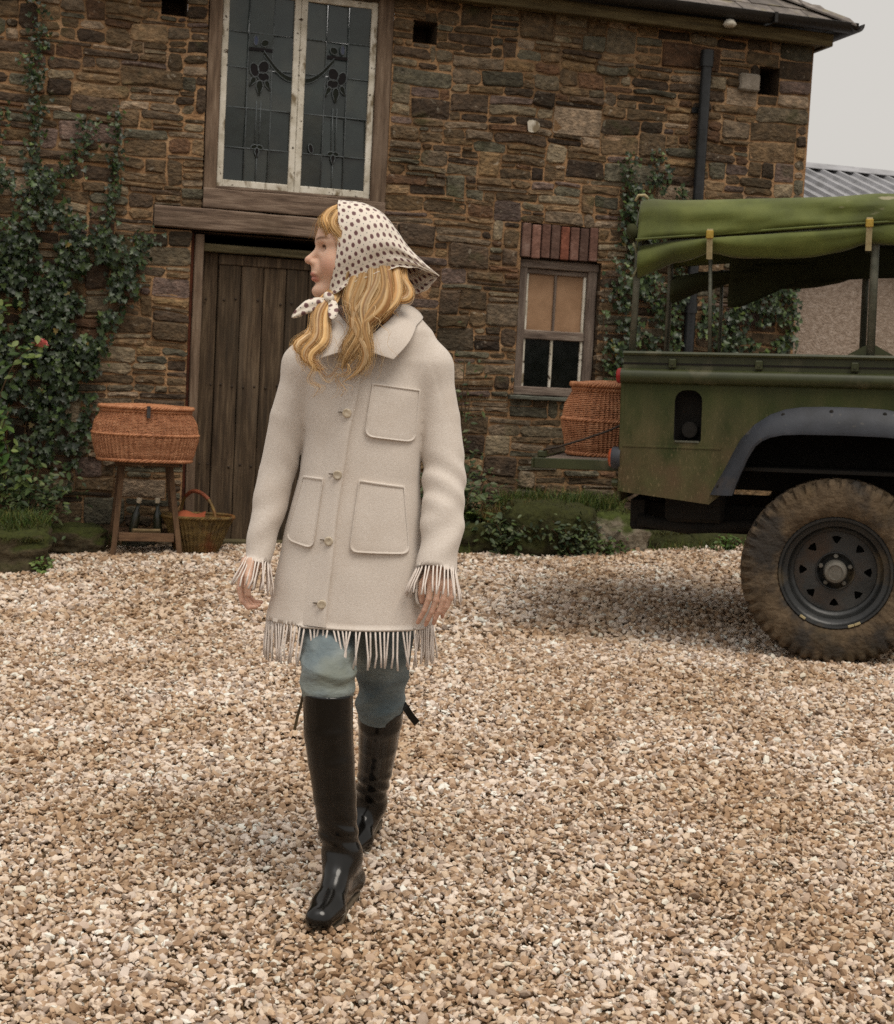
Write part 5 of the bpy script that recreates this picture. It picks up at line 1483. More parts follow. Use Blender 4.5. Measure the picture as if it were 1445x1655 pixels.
# ---- distance-field sculpting: smooth unions of simple bodies, meshed by surface nets
class Field:
    def __init__(s, lo, hi, h):
        s.lo = np.array(lo, np.float32); s.h = h
        n = np.ceil((np.array(hi) - s.lo) / h).astype(int) + 1
        ax = [s.lo[i] + h * np.arange(n[i], dtype=np.float32) for i in range(3)]
        s.X, s.Y, s.Z = np.meshgrid(*ax, indexing='ij')
        s.d = np.full(s.X.shape, 9.0, np.float32)
    def cone(s, a, b, ra, rb, sq=None):
        a = np.array(a, np.float32); b = np.array(b, np.float32); ab = b - a
        px, py, pz = s.X - a[0], s.Y - a[1], s.Z - a[2]
        t = np.clip((px * ab[0] + py * ab[1] + pz * ab[2]) / float(ab @ ab + 1e-12), 0, 1)
        dx, dy, dz = px - t * ab[0], py - t * ab[1], pz - t * ab[2]
        if sq: dx, dy, dz = dx * sq[0], dy * sq[1], dz * sq[2]
        return np.sqrt(dx * dx + dy * dy + dz * dz) - (ra + (rb - ra) * t)
    def chain(s, pts, k=.012, sq=None):
        d = None
        for p, q in zip(pts[:-1], pts[1:]):
            e = s.cone(p[:3], q[:3], p[3], q[3], sq)
            d = e if d is None else smin(d, e, min(k, .004))
        return d
    def ell(s, c, r, yaw=0.0, pit=0.0):
        px, py, pz = s.X - c[0], s.Y - c[1], s.Z - c[2]
        if yaw: px, py = px * math.cos(yaw) + py * math.sin(yaw), -px * math.sin(yaw) + py * math.cos(yaw)
        if pit: px, pz = px * math.cos(pit) + pz * math.sin(pit), -px * math.sin(pit) + pz * math.cos(pit)
        k0 = np.sqrt((px / r[0]) ** 2 + (py / r[1]) ** 2 + (pz / r[2]) ** 2)
        k1 = np.sqrt((px / r[0] ** 2) ** 2 + (py / r[1] ** 2) ** 2 + (pz / r[2] ** 2) ** 2) + 1e-9
        return k0 * (k0 - 1) / k1
    def add(s, e, k=.01): s.d = smin(s.d, e, k)
    def sub(s, e, k=.01): s.d = -smin(-s.d, e, k)
    def mesh(s):
        d = s.d; ins = d < 0
        sh = tuple(n - 1 for n in d.shape)
        cnt = np.zeros(sh, np.int8)
        for i in (0, 1):
            for j in (0, 1):
                for k in (0, 1): cnt += ins[i:i + sh[0], j:j + sh[1], k:k + sh[2]]
        act = (cnt > 0) & (cnt < 8)
        I = np.argwhere(act); vid = np.full(sh, -1, np.int64); vid[act] = np.arange(len(I))
        acc = np.zeros((len(I), 3)); num = np.zeros(len(I))
        C = [(i, j, k) for i in (0, 1) for j in (0, 1) for k in (0, 1)]
        for a in range(8):
            for b in range(a + 1, 8):
                ca, cb = np.array(C[a]), np.array(C[b])
                if np.abs(ca - cb).sum() != 1: continue
                da = d[tuple((I + ca).T)]; db = d[tuple((I + cb).T)]
                m = (da < 0) != (db < 0)
                t = np.where(m, da / np.where(m, da - db, 1), 0)
                acc += np.where(m[:, None], ca + (cb - ca) * t[:, None], 0); num += m
        V = (I + acc / num[:, None]) * s.h + s.lo
        F = []
        for ax in range(3):
            sl0 = [slice(None)] * 3; sl1 = [slice(None)] * 3
            sl0[ax] = slice(0, -1); sl1[ax] = slice(1, None)
            ch = ins[tuple(sl0)] != ins[tuple(sl1)]
            E = np.argwhere(ch)
            o1, o2 = (ax + 1) % 3, (ax + 2) % 3
            ok = (E[:, o1] > 0) & (E[:, o2] > 0) & (E[:, o1] < sh[o1]) & (E[:, o2] < sh[o2])
            E = E[ok]
            def off(a, b):
                q = E.copy(); q[:, o1] -= a; q[:, o2] -= b; return vid[tuple(q.T)]
            Q = np.stack([off(1, 1), off(0, 1), off(0, 0), off(1, 0)], 1)
            fl = ins[tuple(E.T)]
            Q[~fl] = Q[~fl][:, ::-1]
            F.append(Q)
        F = np.concatenate(F)
        return V, F[(F >= 0).all(1)]
def smin(a, b, k):
    h = np.clip(.5 + .5 * (b - a) / k, 0, 1)
    return b + (a - b) * h - k * h * (1 - h)
def bumps(X, Y, Z, f, seed, n=7):
    r = np.random.default_rng(seed); o = np.zeros_like(X)
    for _ in range(n):
        k = r.normal(0, 1, 3); k = k / np.linalg.norm(k) * f * r.uniform(.6, 1.6)
        o += np.sin(k[0] * X + k[1] * Y + k[2] * Z + r.uniform(0, 6.28))
    return o / n
def smooth_mesh(V, F, it=2, lam=.5):
    E = np.concatenate([F[:, [i, (i + 1) % 4]] for i in range(4)])
    for _ in range(it):
        acc = np.zeros_like(V); c = np.zeros(len(V))
        for a, b in ((0, 1), (1, 0)):
            for ax in range(3): acc[:, ax] += np.bincount(E[:, a], V[E[:, b], ax], len(V))
            c += np.bincount(E[:, a], minlength=len(V))
        V = V + lam * (acc / np.maximum(c, 1)[:, None] - V)
    return V
def cut(V, F, keep):
    """drop the vertices not kept"""
    F = F[keep[F].all(1)]
    u = np.unique(F); m = np.full(len(V), -1); m[u] = np.arange(len(u))
    return V[u], m[F]
def pobj(name, V, F, mat, parent=None, smooth=True, cols=None):
    return bulk(name, np.asarray(V) - POa, F, mat, parent or person, smooth, cols)

# ---- head: local frame f (forward), l (her left), z from eye level
HC = np.array([-.255, 3.725, 1.622]); HY = R(14)
FD = np.array([-math.cos(HY), -math.sin(HY), 0]); LD = np.array([math.sin(HY), -math.cos(HY), 0])
def hw_(f, l, z): return HC + FD * f + LD * l + np.array([0, 0, z])
def head_field():
    lo, hi = np.array([-.13, -.10, -.22]), np.array([.142, .10, .125])
    g = Field(lo, hi, .0021)          # built in head space
    A = g.add
    g.d = g.ell((.004, 0, .020), (.090, .075, .087))
    A(g.ell((.030, 0, .030), (.070, .066, .066)), .02)
    A(g.ell((.040, 0, -.040), (.056, .055, .070)), .03)
    for s in (-1, 1):
        A(g.cone((-.010, s * .052, -.050), (.077, s * .014, -.099), .021, .015), .022)
        A(g.ell((.056, s * .038, -.036), (.034, .026, .034)), .02)
        A(g.cone((.090, s * .010, .021), (.068, s * .046, .020), .0095, .0095), .014)
        A(g.ell((-.012, s * .073, -.010), (.014, .007, .028)), .006)
    A(g.ell((.0895, 0, -.1010), (.0180, .021, .0165)), .016)
    for s in (-1, 1): g.sub(g.ell((.0995, s * .031, .0030), (.018, .0170, .0108)), .010)
    A(g.cone((.088, 0, .006), (.1170, 0, -.0255), .0075, .0098), .010)
    A(g.ell((.1172, 0, -.0275), (.0108, .0085, .0080)), .006)
    for s in (-1, 1): A(g.ell((.1035, s * .0110, -.0325), (.0118, .0068, .0072)), .006)
    A(g.ell((.0925, 0, -.053), (.0185, .027, .022)), .014)
    for s in (-1, 1): g.sub(g.ell((.1115, s * .0062, -.0375), (.0050, .0034, .0026)), .003)
    A(g.ell((.1015, 0, -.0605), (.0112, .0205, .0042)), .005)
    for s in (-1, 1): A(g.ell((.1010, s * .011, -.0600), (.0098, .0120, .0040)), .004)
    A(g.ell((.0992, 0, -.0728), (.0108, .0175, .0054)), .0065)
    g.sub(g.cone((.1155, -.017, -.0662), (.1155, .017, -.0662), .0022, .0022), .002)
    g.sub(g.ell((.118, 0, -.0865), (.012, .03, .0055)), .009)
    # eyelids
    for s in (-1, 1):
        up = [(.0775, s * .0170, .0020, .0026), (.0825, s * .0240, .0106, .0026), (.0808, s * .0330, .0112, .0026), (.0715, s * .0440, .0040, .0024)]
        dn = [(.0775, s * .0170, .0010, .0022), (.0805, s * .0260, -.0060, .0022), (.0775, s * .0350, -.0055, .0022), (.0712, s * .0440, .0030, .0022)]
        A(g.chain(up, .003), .004); A(g.chain(dn, .003), .004)
    A(g.cone((-.018, 0, -.070), (-.036, 0, -.215), .049, .052), .025)
    V, F = g.mesh()
    V = smooth_mesh(V, F, 1, .45)
    return V, F
hV, hF = head_field()
SK = np.array(lin((214, 176, 152))); LIP = np.array(lin((184, 116, 104))); BLU = np.array(lin((206, 146, 124))); BRO = np.array(lin((112, 78, 50)))
def gauss3(V, c, r): return np.exp(-(((V - np.array(c)) / np.array(r)) ** 2).sum(1))
hc = np.tile(SK, (len(hV), 1))
def tint(c, w): 
    global hc
    w = np.clip(w, 0, 1)[:, None]; hc = hc * (1 - w) + c * w
for s in (-1, 1):
    tint(BLU, .65 * gauss3(hV, (.07, s * .045, -.040), (.03, .025, .022)))
    for q in np.linspace(0, 1, 9):
        tint(BRO, .8 * gauss3(hV, (.098 - .028 * q * q, s * (.012 + .036 * q), .0235 + .004 * math.sin(q * 2.6)), (.02, .0065, .0030)))
    for q in np.linspace(0, 1, 7): tint(np.array(lin((44, 28, 20))), .85 * gauss3(hV, (.0815 - .010 * q * q, s * (.018 + .025 * q), .0052 + .0045 * math.sin(q * 3.1)), (.007, .0055, .0028)))
tint(BLU, .5 * gauss3(hV, (.122, 0, -.027), (.012, .012, .012)))
ml = (np.abs(hV[:, 1]) < .0235) & (hV[:, 0] > .088) & (hV[:, 2] < -.0560) & (hV[:, 2] > -.0790)
wl = np.where(ml, np.clip(1.25 - (np.abs(hV[:, 1]) / .0225) ** 4, 0, 1) * np.clip((hV[:, 0] - .090) / .008, 0, 1), 0)
tint(LIP, .85 * wl)
tint(np.array(lin((92, 42, 38))), .75 * gauss3(hV, (.108, 0, -.0662), (.02, .018, .0016)))
hVw = HC + hV[:, :1] * FD + hV[:, 1:2] * LD + hV[:, 2:] * np.array([0, 0, 1])
hF = hF[:, ::-1] if np.dot(np.cross(FD, LD), [0, 0, 1]) < 0 else hF

# ---- hands
def hand(chains, lo, hi, palm):
    g = Field(lo, hi, .0019)
    g.d = g.chain(palm, .016)
    for ch in chains: g.add(g.chain(ch, .003), .0045)
    V, F = g.mesh(); return smooth_mesh(V, F, 1, .4), F
def finger(k, pts, r0): return [(*p, r0 * (1 - .085 * i)) for i, p in enumerate(pts)]
RHf = []
for i in range(4):
    y = 3.652 + .0195 * i; ln = (1, 1.08, 1.03, .84)[i]
    RHf.append(finger(i, [(-.497 - .003 * (i < 3), y + .004, .806), (-.506 + .002 * i, y, .768), (-.4965 + .003 * i, y - .003, .768 - .034 * ln), (-.478 + .003 * i, y - .004, .752 - .036 * ln), (-.462 + .004 * i, y - .004, .748 - .030 * ln)], .0090 - .0006 * (i == 3)))
RHf.append([(-.478, 3.652, .842, .0125), (-.480, 3.632, .805, .0108), (-.4795, 3.624, .780, .0100), (-.4785, 3.626, .756, .0084)])
rV, rF = hand(RHf, (-.54, 3.60, .69), (-.42, 3.76, .93), [(-.455, 3.702, .905, .017), (-.468, 3.680, .858, .0200), (-.483, 3.678, .832, .026), (-.492, 3.682, .806, .0235), (-.4935, 3.70, .803, .0215)])
LHf = []
for i in range(4):
    x = -.034 + .0205 * i; ln = (1, 1.06, 1.0, .80)[i]
    LHf.append(finger(i, [(x + .004, 3.612, .806), (x + .001, 3.604, .806 - .036 * ln), (x - .009, 3.606, .800 - .062 * ln), (x - .019, 3.612, .796 - .080 * ln), (x - .026 + .002 * i, 3.620, .794 - .094 * ln)], .0090 - .0006 * (i == 3)))
LHf.append([(-.036, 3.630, .842, .0120), (-.052, 3.625, .810, .0108), (-.054, 3.625, .782, .0098), (-.052, 3.630, .760, .0084)])
lV, lF = hand(LHf, (-.10, 3.57, .68), (.07, 3.72, .93), [(-.014, 3.648, .905, .022), (-.013, 3.636, .862, .0215), (-.020, 3.628, .832, .024), (-.018, 3.622, .812, .020), (.014, 3.624, .812, .019)])
def hand_cols(V, nails):
    c = np.tile(np.array(lin((208, 172, 150))), (len(V), 1)); red = np.array(lin((202, 152, 130)))
    w = np.clip((.80 - V[:, 2]) / .08, 0, 1)[:, None] * .5; c = c * (1 - w) + red * w
    for n in nails:
        w = (np.linalg.norm(V - np.array(n), axis=1) < .0062)[:, None] * .7; c = c * (1 - w) + np.array(lin((222, 176, 160))) * w
    return c
rV = np.array([-.468, 3.68, .862]) + (rV - np.array([-.468, 3.68, .862])) * .90
lV = np.array([-.013, 3.636, .866]) + (lV - np.array([-.013, 3.636, .866])) * .88
rc = hand_cols(rV, [(-.4785, 3.6180, .758)]); lc = hand_cols(lV, [])

# ---- body under the clothes, one mesh together with head and hands
g = Field((-.48, 3.46, .02), (.06, 4.25, 1.56), .009)
g.d = g.chain([(-.215, 3.76, 1.34, .075), (-.215, 3.76, 1.15, .085), (-.22, 3.76, .95, .095), (-.22, 3.76, .84, .095)], .05)
g.add(g.cone((-.34, 3.755, 1.345), (-.09, 3.755, 1.345), .045, .045), .03)
g.add(g.cone((-.222, 3.735, 1.52), (-.215, 3.75, 1.34), .047, .055), .04)
ARM_L = [(-.372, 3.748, 1.325, .052), (-.404, 3.742, 1.20, .052), (-.430, 3.735, 1.06, .046), (-.449, 3.710, .95, .0405), (-.464, 3.680, .842, .0335), (-.469, 3.668, .79, .031)]
ARM_R = [(-.058, 3.748, 1.345, .054), (-.028, 3.742, 1.22, .054), (-.008, 3.722, 1.09, .0525), (-.008, 3.675, .96, .0520), (-.016, 3.635, .85, .0500), (-.017, 3.620, .79, .050)]
for A_ in (ARM_L, ARM_R): g.add(g.chain([(p[0], p[1], p[2], .034 - .003 * i) for i, p in enumerate(A_[:5])], .02), .03)
LEG_F = [(-.285, 3.76, .84, .085), (-.285, 3.72, .70, .068), (-.266, 3.605, .54, .056), (-.248, 3.592, .37, .046), (-.222, 3.588, .19, .036), (-.205, 3.60, .10, .034)]
LEG_B = [(-.150, 3.77, .84, .095), (-.150, 3.80, .68, .074), (-.146, 3.845, .45, .054), (-.156, 3.97, .29, .042), (-.168, 4.085, .125, .034)]
for A_ in (LEG_F, LEG_B): g.add(g.chain([(*p[:3], p[3] * .72) for p in A_], .02), .03)
bV, bF = g.mesh(); bV = smooth_mesh(bV, bF, 2)
bc = np.tile(SK, (len(bV), 1))
n1, n2, n3 = len(hVw), len(rV), len(lV)
M_skin = pmat('skin', [(.3, (.94, .93, .93)), (.7, (1.05, 1.04, 1.03))], scale=60, rough=.52, attr=True, spec=.35, bump=.12, bscale=300, bdist=.001, sub=.12)
pobj('body', np.concatenate([hVw, rV, lV, bV]), np.concatenate([hF, rF + n1, lF + n1 + n2, bF + n1 + n2 + n3]), M_skin, cols=np.concatenate([hc, rc, lc, bc]))
# eyes
def eyeball(s):
    mb = MB(); c = (.0712, s * .0315, .0022); r = .0122
    V, F, C = [], [], []
    n = 24
    for i in range(n // 2 + 1):
        th = math.pi * i / (n // 2)
        for k in range(n):
            a = 2 * math.pi * k / n
            p = (c[0] + r * math.cos(th) * 1.04, c[1] + r * math.sin(th) * math.cos(a), c[2] + r * math.sin(th) * math.sin(a))
            V.append(hw_(*p)); C.append(lin((20, 15, 12)) if th < .26 else lin((74, 66, 48)) if th < .56 else lin((206, 196, 186)))
    for i in range(n // 2):
        for k in range(n): F.append((i * n + k, i * n + (k + 1) % n, (i + 1) * n + (k + 1) % n, (i + 1) * n + k))
    pobj('eye', np.array(V), np.array(F), M_eye, cols=np.array(C))
M_eye = pmat('eye', [(.3, (1, 1, 1)), (.7, (1, 1, 1))], rough=.1, attr=True, spec=.6)
for s in (-1, 1): eyeball(s)
# lashes
la = MB()
for s in (-1, 1):
    P = smooth_path([(.0775, s * .0165, .0030), (.0845, s * .0240, .0070), (.0832, s * .0330, .0078), (.0725, s * .0440, .0036)], 8)
    for i in range(2, len(P), 1):
        p = P[i]; d = Vector((.006, s * .002, .0006 * (i % 3) - .001))
        la.tube([Vector(hw_(*p)) - PO, Vector(hw_(*(p + d * .5))) - PO, Vector(hw_(*(p + d + Vector((0, 0, .0015))))) - PO], [.0005, .0004, .0002], 4)
setp(la.build('eyelashes', pmat('lash', [(.3, lin((44, 30, 22))), (.7, lin((60, 42, 30)))], rough=.7), person), kind='stuff')

# ---- coat
M_coat = pmat('oat_wool', [(.3, lin((198, 187, 176))), (.5, lin((207, 197, 187))), (.7, lin((215, 206, 197)))], scale=260, rough=.95, bump=.5, bscale=420, bdist=.0016, sheen=.25, spec=.15, detail=3,
              blotch=dict(col=lin((190, 176, 162)), scale=9, lo=.5, hi=.72, amt=.4))
COATR = [(1.42, -.33, -.095, .072), (1.36, -.378, -.052, .100), (1.27, -.376, -.060, .120), (1.166, -.368, -.068, .126), (1.06, -.374, -.070, .130), (.90, -.402, -.052, .142), (.70, -.436, -.020, .156), (.55, -.450, -.010, .160)]
def ring_at(z):
    zs = np.array([r[0] for r in COATR])[::-1]
    return [np.interp(z, zs, np.array([r[k] for r in COATR])[::-1]) for k in (1, 2, 3)]
YC = 3.752
def coat_field():
    g = Field((-.53, 3.52, .58), (.07, 3.95, 1.50), .0052)
    X, Y, Z = g.X, g.Y, g.Z
    xl, xr, b = ring_at(Z)
    cx = (xl + xr) / 2; a = (xr - xl) / 2
    th = np.arctan2((Y - YC) / b, (X - cx) / a)
    low = np.clip((1.08 - Z) / .4, 0, 1)
    k = 1 + low * (.020 * np.sin(5 * th + 1.2 + 2.0 * Z) + .012 * np.sin(9 * th + 3 * Z)) + .012 * np.sin(3 * th + 5 * Z)
    n = 2.5
    r = (np.abs((X - cx) / a) ** n + np.abs((Y - YC) / b) ** n) ** (1 / n)
    d = (r - k) * np.minimum(a, b) * .92
    d = np.where(Z > 1.42, np.maximum(d, Z - 1.42), d)
    g.d = d.astype(np.float32)
    for (p, q, r1, r2) in (((-.370, 3.75, 1.338), (-.285, 3.75, 1.422), .054, .052), ((-.062, 3.75, 1.350), (-.142, 3.75, 1.436), .055, .052)):
        g.add(g.cone(p, q, r1, r2), .05)
    g.add(g.cone((-.285, 3.75, 1.41), (-.14, 3.75, 1.42), .06, .06), .05)
    sl = g.chain(ARM_L, .035); sr = g.chain(ARM_R, .035)
    # soft creases round the elbows and forearms
    cr = .0026 * np.clip(.3 + 2 * bumps(X, Y, Z, 22, 77), 0, 1) * np.sin(80 * Z + 60 * X + 40 * Y + 2.5 * bumps(X, Y, Z, 18, 4)) * np.exp(-((Z - 1.06) / .10) ** 2) + .0030 * np.sin(60 * Z - 55 * X + 2 * bumps(X, Y, Z, 15, 6)) * np.exp(-((Z - .93) / .09) ** 2)
    kz = np.interp(Z, [.9, 1.18, 1.32], [.003, .006, .026]).astype(np.float32)
    g.add(sl + cr, kz); g.add(sr + cr * 1.3, kz)
    # shoulder seams: a shallow groove where the sleeves are set in
    for (cxs, sg) in ((-.388, 1), (-.040, -1)):
        pl = (X - cxs) * sg + .30 * (Z - 1.32) * -1
        g.d = g.d + .0016 * np.exp(-(pl / .005) ** 2) * np.exp(-((Z - 1.31) / .085) ** 4)
    g.d = g.d + .0022 * bumps(X, Y, Z, 22, 2) + .0012 * bumps(X, Y, Z, 55, 8) + .0030 * bumps(X, Y, Z * 1.3, 16, 12)
    return g.mesh()
cV, cF = coat_field()
cV = smooth_mesh(cV, cF, 2)
def hem_z(x): return .700 + .010 * np.sin((x + .3) * 9) * 0 + .012 * (x + .22)
sleeveL = lambda P: (P[:, 0] < -.415) & (P[:, 2] < 1.0)
d_l = np.array(ARM_L[4][:3]); dirl = np.array(ARM_L[4][:3]) - np.array(ARM_L[3][:3]); dirl /= np.linalg.norm(dirl)
d_r = np.array(ARM_R[4][:3]); dirr = np.array(ARM_R[4][:3]) - np.array(ARM_R[3][:3]); dirr /= np.linalg.norm(dirr)
def dist_chain(P, A_):
    best = np.full(len(P), 9.0)
    for p, q in zip(A_[:-1], A_[1:]):
        a, b = np.array(p[:3]), np.array(q[:3]); ab = b - a
        t = np.clip(((P - a) @ ab) / (ab @ ab), 0, 1); best = np.minimum(best, np.linalg.norm(P - a - t[:, None] * ab, axis=1) - (p[3] + (q[3] - p[3]) * t))
    return best
isL = (np.abs(dist_chain(cV, ARM_L)) < .016) & (cV[:, 2] < .95); isR = (np.abs(dist_chain(cV, ARM_R)) < .016) & (cV[:, 2] < .95)
xl, xr, bb = ring_at(cV[:, 2])
rr_ = (np.abs((cV[:, 0] - (xl + xr) / 2) / ((xr - xl) / 2)) ** 2.5 + np.abs((cV[:, 1] - YC) / bb) ** 2.5) ** .4
tors = np.abs(rr_ - 1) < .12
keep = np.where(isL & ~tors, (cV - d_l) @ dirl < 0, np.where(isR & ~tors, (cV - d_r) @ dirr < 0, cV[:, 2] > hem_z(cV[:, 0])))
keep &= ~(isL & ((cV - d_l) @ dirl > 0) & (cV[:, 2] < .86) & (cV[:, 0] < -.43)) 
# snap the cut edges to clean lines
over = (cV[:, 2] - hem_z(cV[:, 0]))
near = keep & ~(isL & ~tors) & ~(isR & ~tors) & (over < .009)
cV[near, 2] = hem_z(cV[near, 0]) + .0
for msk, dd, dr in ((isL & ~tors, d_l, dirl), (isR & ~tors, d_r, dirr)):
    q = (cV - dd) @ dr; nr_ = keep & msk & (q > -.009); cV[nr_] -= (q[nr_])[:, None] * dr
cV, cF = cut(cV, cF, keep)
coat = pobj('coat', cV, cF, M_coat)
coat['label'] = 'cream wool coat with fringed hem and cuffs'
sm_ = coat.modifiers.new('cloth', 'SOLIDIFY'); sm_.thickness = .006; sm_.offset = -1
coat_bvh = BVHTree.FromPolygons([tuple(v) for v in cV], [tuple(f) for f in cF])
def front(x, z, back=False):
    h = coat_bvh.ray_cast(Vector((x, 3.3, z)), Vector((0, 1, 0)))
    return h[0].y if h[0] is not None else 3.63
def front_n(x, z):
    h = coat_bvh.ray_cast(Vector((x, 3.3, z)), Vector((0, 1, 0)))
    return h[1] if h[0] is not None else Vector((0, -1, 0))
# ---- coat details: pockets, placket, buttons, collar, fringe
def ppx(x, y, Y):
    """a point of the figure read off the picture at design time, at depth Y (metres)"""
    return None
def pocket(tl, tr, br, bl, name, r=.022):
    # outline with square top corners and rounded bottom corners
    def lerp(p, q, t): return (p[0] + (q[0] - p[0]) * t, p[1] + (q[1] - p[1]) * t)
    out = []
    for k in range(8): out.append(lerp(tl, tr, k / 8))
    def corner(a, c, b):
        la, lb = math.dist(a, c), math.dist(b, c); p0 = lerp(c, a, r / la); p1 = lerp(c, b, r / lb)
        return [lerp(lerp(p0, c, t), lerp(c, p1, t), t) for t in np.linspace(0, 1, 7)]
    c1, c2 = corner(tr, br, bl), corner(br, bl, tl)
    for k in range(8): out.append(lerp(tr, c1[0], k / 8))
    out += c1
    for k in range(1, 8): out.append(lerp(c1[-1], c2[0], k / 8))
    out += c2
    for k in range(1, 8): out.append(lerp(c2[-1], tl, k / 8))
    cx = sum(p[0] for p in out) / len(out); cz = sum(p[1] for p in out) / len(out)
    rings = []
    for sc, h in ((1.0, -.004), (1.0, .0068), (.985, .0092), (.955, .0088), (.935, .0054), (.905, .0058), (.7, .0050), (.45, .0050), (.2, .0050)):
        ring = []
        for (x, z) in out:
            xx, zz = cx + (x - cx) * sc, cz + (z - cz) * sc
            ring.append((xx, front(xx, zz) - h, zz))
        rings.append(ring)
    n = len(out); V = [p for r_ in rings for p in r_]; F = []
    for i in range(len(rings) - 1):
        for k in range(n): F.append((i * n + k, i * n + (k + 1) % n, (i + 1) * n + (k + 1) % n, (i + 1) * n + k))
    V.append((cx, front(cx, cz) - .005, cz)); m = len(V) - 1; j = (len(rings) - 1) * n
    o = obj(name, [tuple(Vector(v) - PO) for v in V], F + [(j + k, j + (k + 1) % n, m) for k in range(n)], M_coat, coat, smooth=True)
    me = o.data; bm = bmesh.new(); bm.from_mesh(me); bmesh.ops.recalc_face_normals(bm, faces=bm.faces[:]); bm.to_mesh(me); bm.free()
pocket((-.195, 1.302), (-.078, 1.291), (-.083, 1.160), (-.209, 1.171), 'breast_pocket')
pocket((-.216, 1.065), (-.104, 1.053), (-.082, .885), (-.231, .887), 'hip_pocket', .020)
pocket((-.358, 1.064), (-.304, 1.063), (-.321, .888), (-.396, .902), 'hip_pocket', .020)
# placket: the overlapping front edge
PL = [(1.385, -.2215), (1.345, -.2225), (1.2, -.2405), (1.07, -.2575), (.95, -.2665), (.83, -.2735), (.7035, -.2795)]
def plx(z):
    return float(np.interp(z, [p[0] for p in PL][::-1], [p[1] for p in PL][::-1]))
V, F = [], []
zs_ = np.linspace(1.375, .7005, 70)
offs = [(.0006, -.003), (.0010, .0060), (-.0010, .0118), (-.006, .0120), (-.016, .0085), (-.030, .0045), (-.052, .0020), (-.070, -.0035)]
for z in zs_:
    for dx, h in offs:
        x = plx(z) + dx + .0012 * math.sin(z * 31)
        V.append(Vector((x, front(x, max(z, .706)) - h, z)) - PO)
m = len(offs)
for i in range(len(zs_) - 1):
    for k in range(m - 1): F.append((i * m + k, i * m + k + 1, (i + 1) * m + k + 1, (i + 1) * m + k))
o = obj('placket', [tuple(v) for v in V], F, M_coat, coat, smooth=True)
bm = bmesh.new(); bm.from_mesh(o.data)
bmesh.ops.recalc_face_normals(bm, faces=bm.faces[:])
if sum(f.normal.y for f in bm.faces) > 0: bmesh.ops.reverse_faces(bm, faces=bm.faces[:])
bm.to_mesh(o.data); bm.free()
M_horn = pmat('horn_button', [(.3, lin((168, 152, 128))), (.6, lin((206, 194, 174))), (.8, lin((222, 214, 198)))], scale=90, rough=.35, rnd=.15)
M_slit = pmat('buttonhole_thread', [(.3, lin((70, 58, 44))), (.7, lin((96, 80, 62)))], scale=100, rough=.9)
for (x, z) in ((-.2525, 1.226), (-.2685, 1.074), (-.2815, .912), (-.2915, .757)):
    y = front(x, z) - .0125; nn = front_n(x, z)
    b = MB().revolve([(.0001, -.0034), (.004, -.0036), (.0075, -.0046), (.0100, -.0046), (.0114, -.0030), (.0112, -.0010), (.008, .0008), (.003, .0015), (.003, .004)], 20, 'Y')
    o = b.build('button', M_horn, coat, smooth=True, loc=tuple(Vector((x, y, z)) - PO))
    o.rotation_euler = (R(6), 0, R(rng.uniform(-14, 14)))
    h = MB().box(-.0105, .002, -.0012, .002, -.0012, .0012)
    h.build('buttonhole', M_slit, coat, loc=tuple(Vector((x - .012, front(x - .012, z) - .0082, z + .001)) - PO))
# collar
CP = [((-.2215, 3.612, 1.398), (-.2080, 3.600, 1.378)), ((-.190, 3.624, 1.430), (-.146, 3.600, 1.3615)), ((-.160, 3.652, 1.462), (-.112, 3.618, 1.405)), ((-.142, 3.700, 1.488), (-.098, 3.668, 1.446)), ((-.146, 3.775, 1.498), (-.102, 3.76, 1.462)),
      ((-.215, 3.830, 1.503), (-.21, 3.865, 1.455)), ((-.290, 3.775, 1.490), (-.336, 3.76, 1.442)), ((-.296, 3.700, 1.478), (-.342, 3.672, 1.424)), ((-.276, 3.652, 1.455), (-.338, 3.620, 1.392)), ((-.250, 3.624, 1.428), (-.322, 3.602, 1.3555)), ((-.2290, 3.613, 1.398), (-.2600, 3.600, 1.3780))]
def seg_path(P, n, sharp):
    """Catmull-Rom that keeps the points in sharp as corners"""
    out, cur = [], [P[0]]
    parts = []
    for i in range(1, len(P)):
        cur.append(P[i])
        if i in sharp or i == len(P) - 1: parts.append(cur); cur = [P[i]]
    for q in parts:
        s = smooth_path(q, n); out += s[:-1]
    out.append(Vector(P[-1])); return out
fold = seg_path([c[0] for c in CP], 8, ()); edge = seg_path([c[1] for c in CP], 8, (1, 9))
m_ = min(len(fold), len(edge)); fold, edge = fold[:m_], edge[:m_]
V, F = [], []
qs = [-.55, -.25, 0, .06, .2, .4, .6, .8, .93, 1.0]
nctr = Vector((-.215, 3.735, 0))
for i in range(m_):
    f_, e_ = fold[i], edge[i]
    out_ = (Vector((f_.x, f_.y, 0)) - nctr).normalized()
    for q in qs:
        if q < 0:
            p = f_ + Vector((0, 0, .07 * q)) + out_ * (.004 * q - .006)
        else:
            p = f_.lerp(e_, q) + out_ * (.004 * math.sin(math.pi * min(1, q * 1.0)) + .002) + Vector((0, 0, .002 * math.sin(math.pi * q)))
            h = coat_bvh.find_nearest(p)
            if h[0] is not None:
                dd = (p - h[0]).dot(h[1])
                want = .0065 + (.002 if q < .9 else .0)
                if dd < want: p = p + h[1] * (want - dd)
        V.append(p - PO)
m = len(qs)
for i in range(m_ - 1):
    for k in range(m - 1): F.append((i * m + k, (i + 1) * m + k, (i + 1) * m + k + 1, i * m + k + 1))
o = obj('collar', [tuple(v) for v in V], F, M_coat, coat, smooth=True)
bm = bmesh.new(); bm.from_mesh(o.data); bmesh.ops.recalc_face_normals(bm, faces=bm.faces[:]); bm.to_mesh(o.data); bm.free()
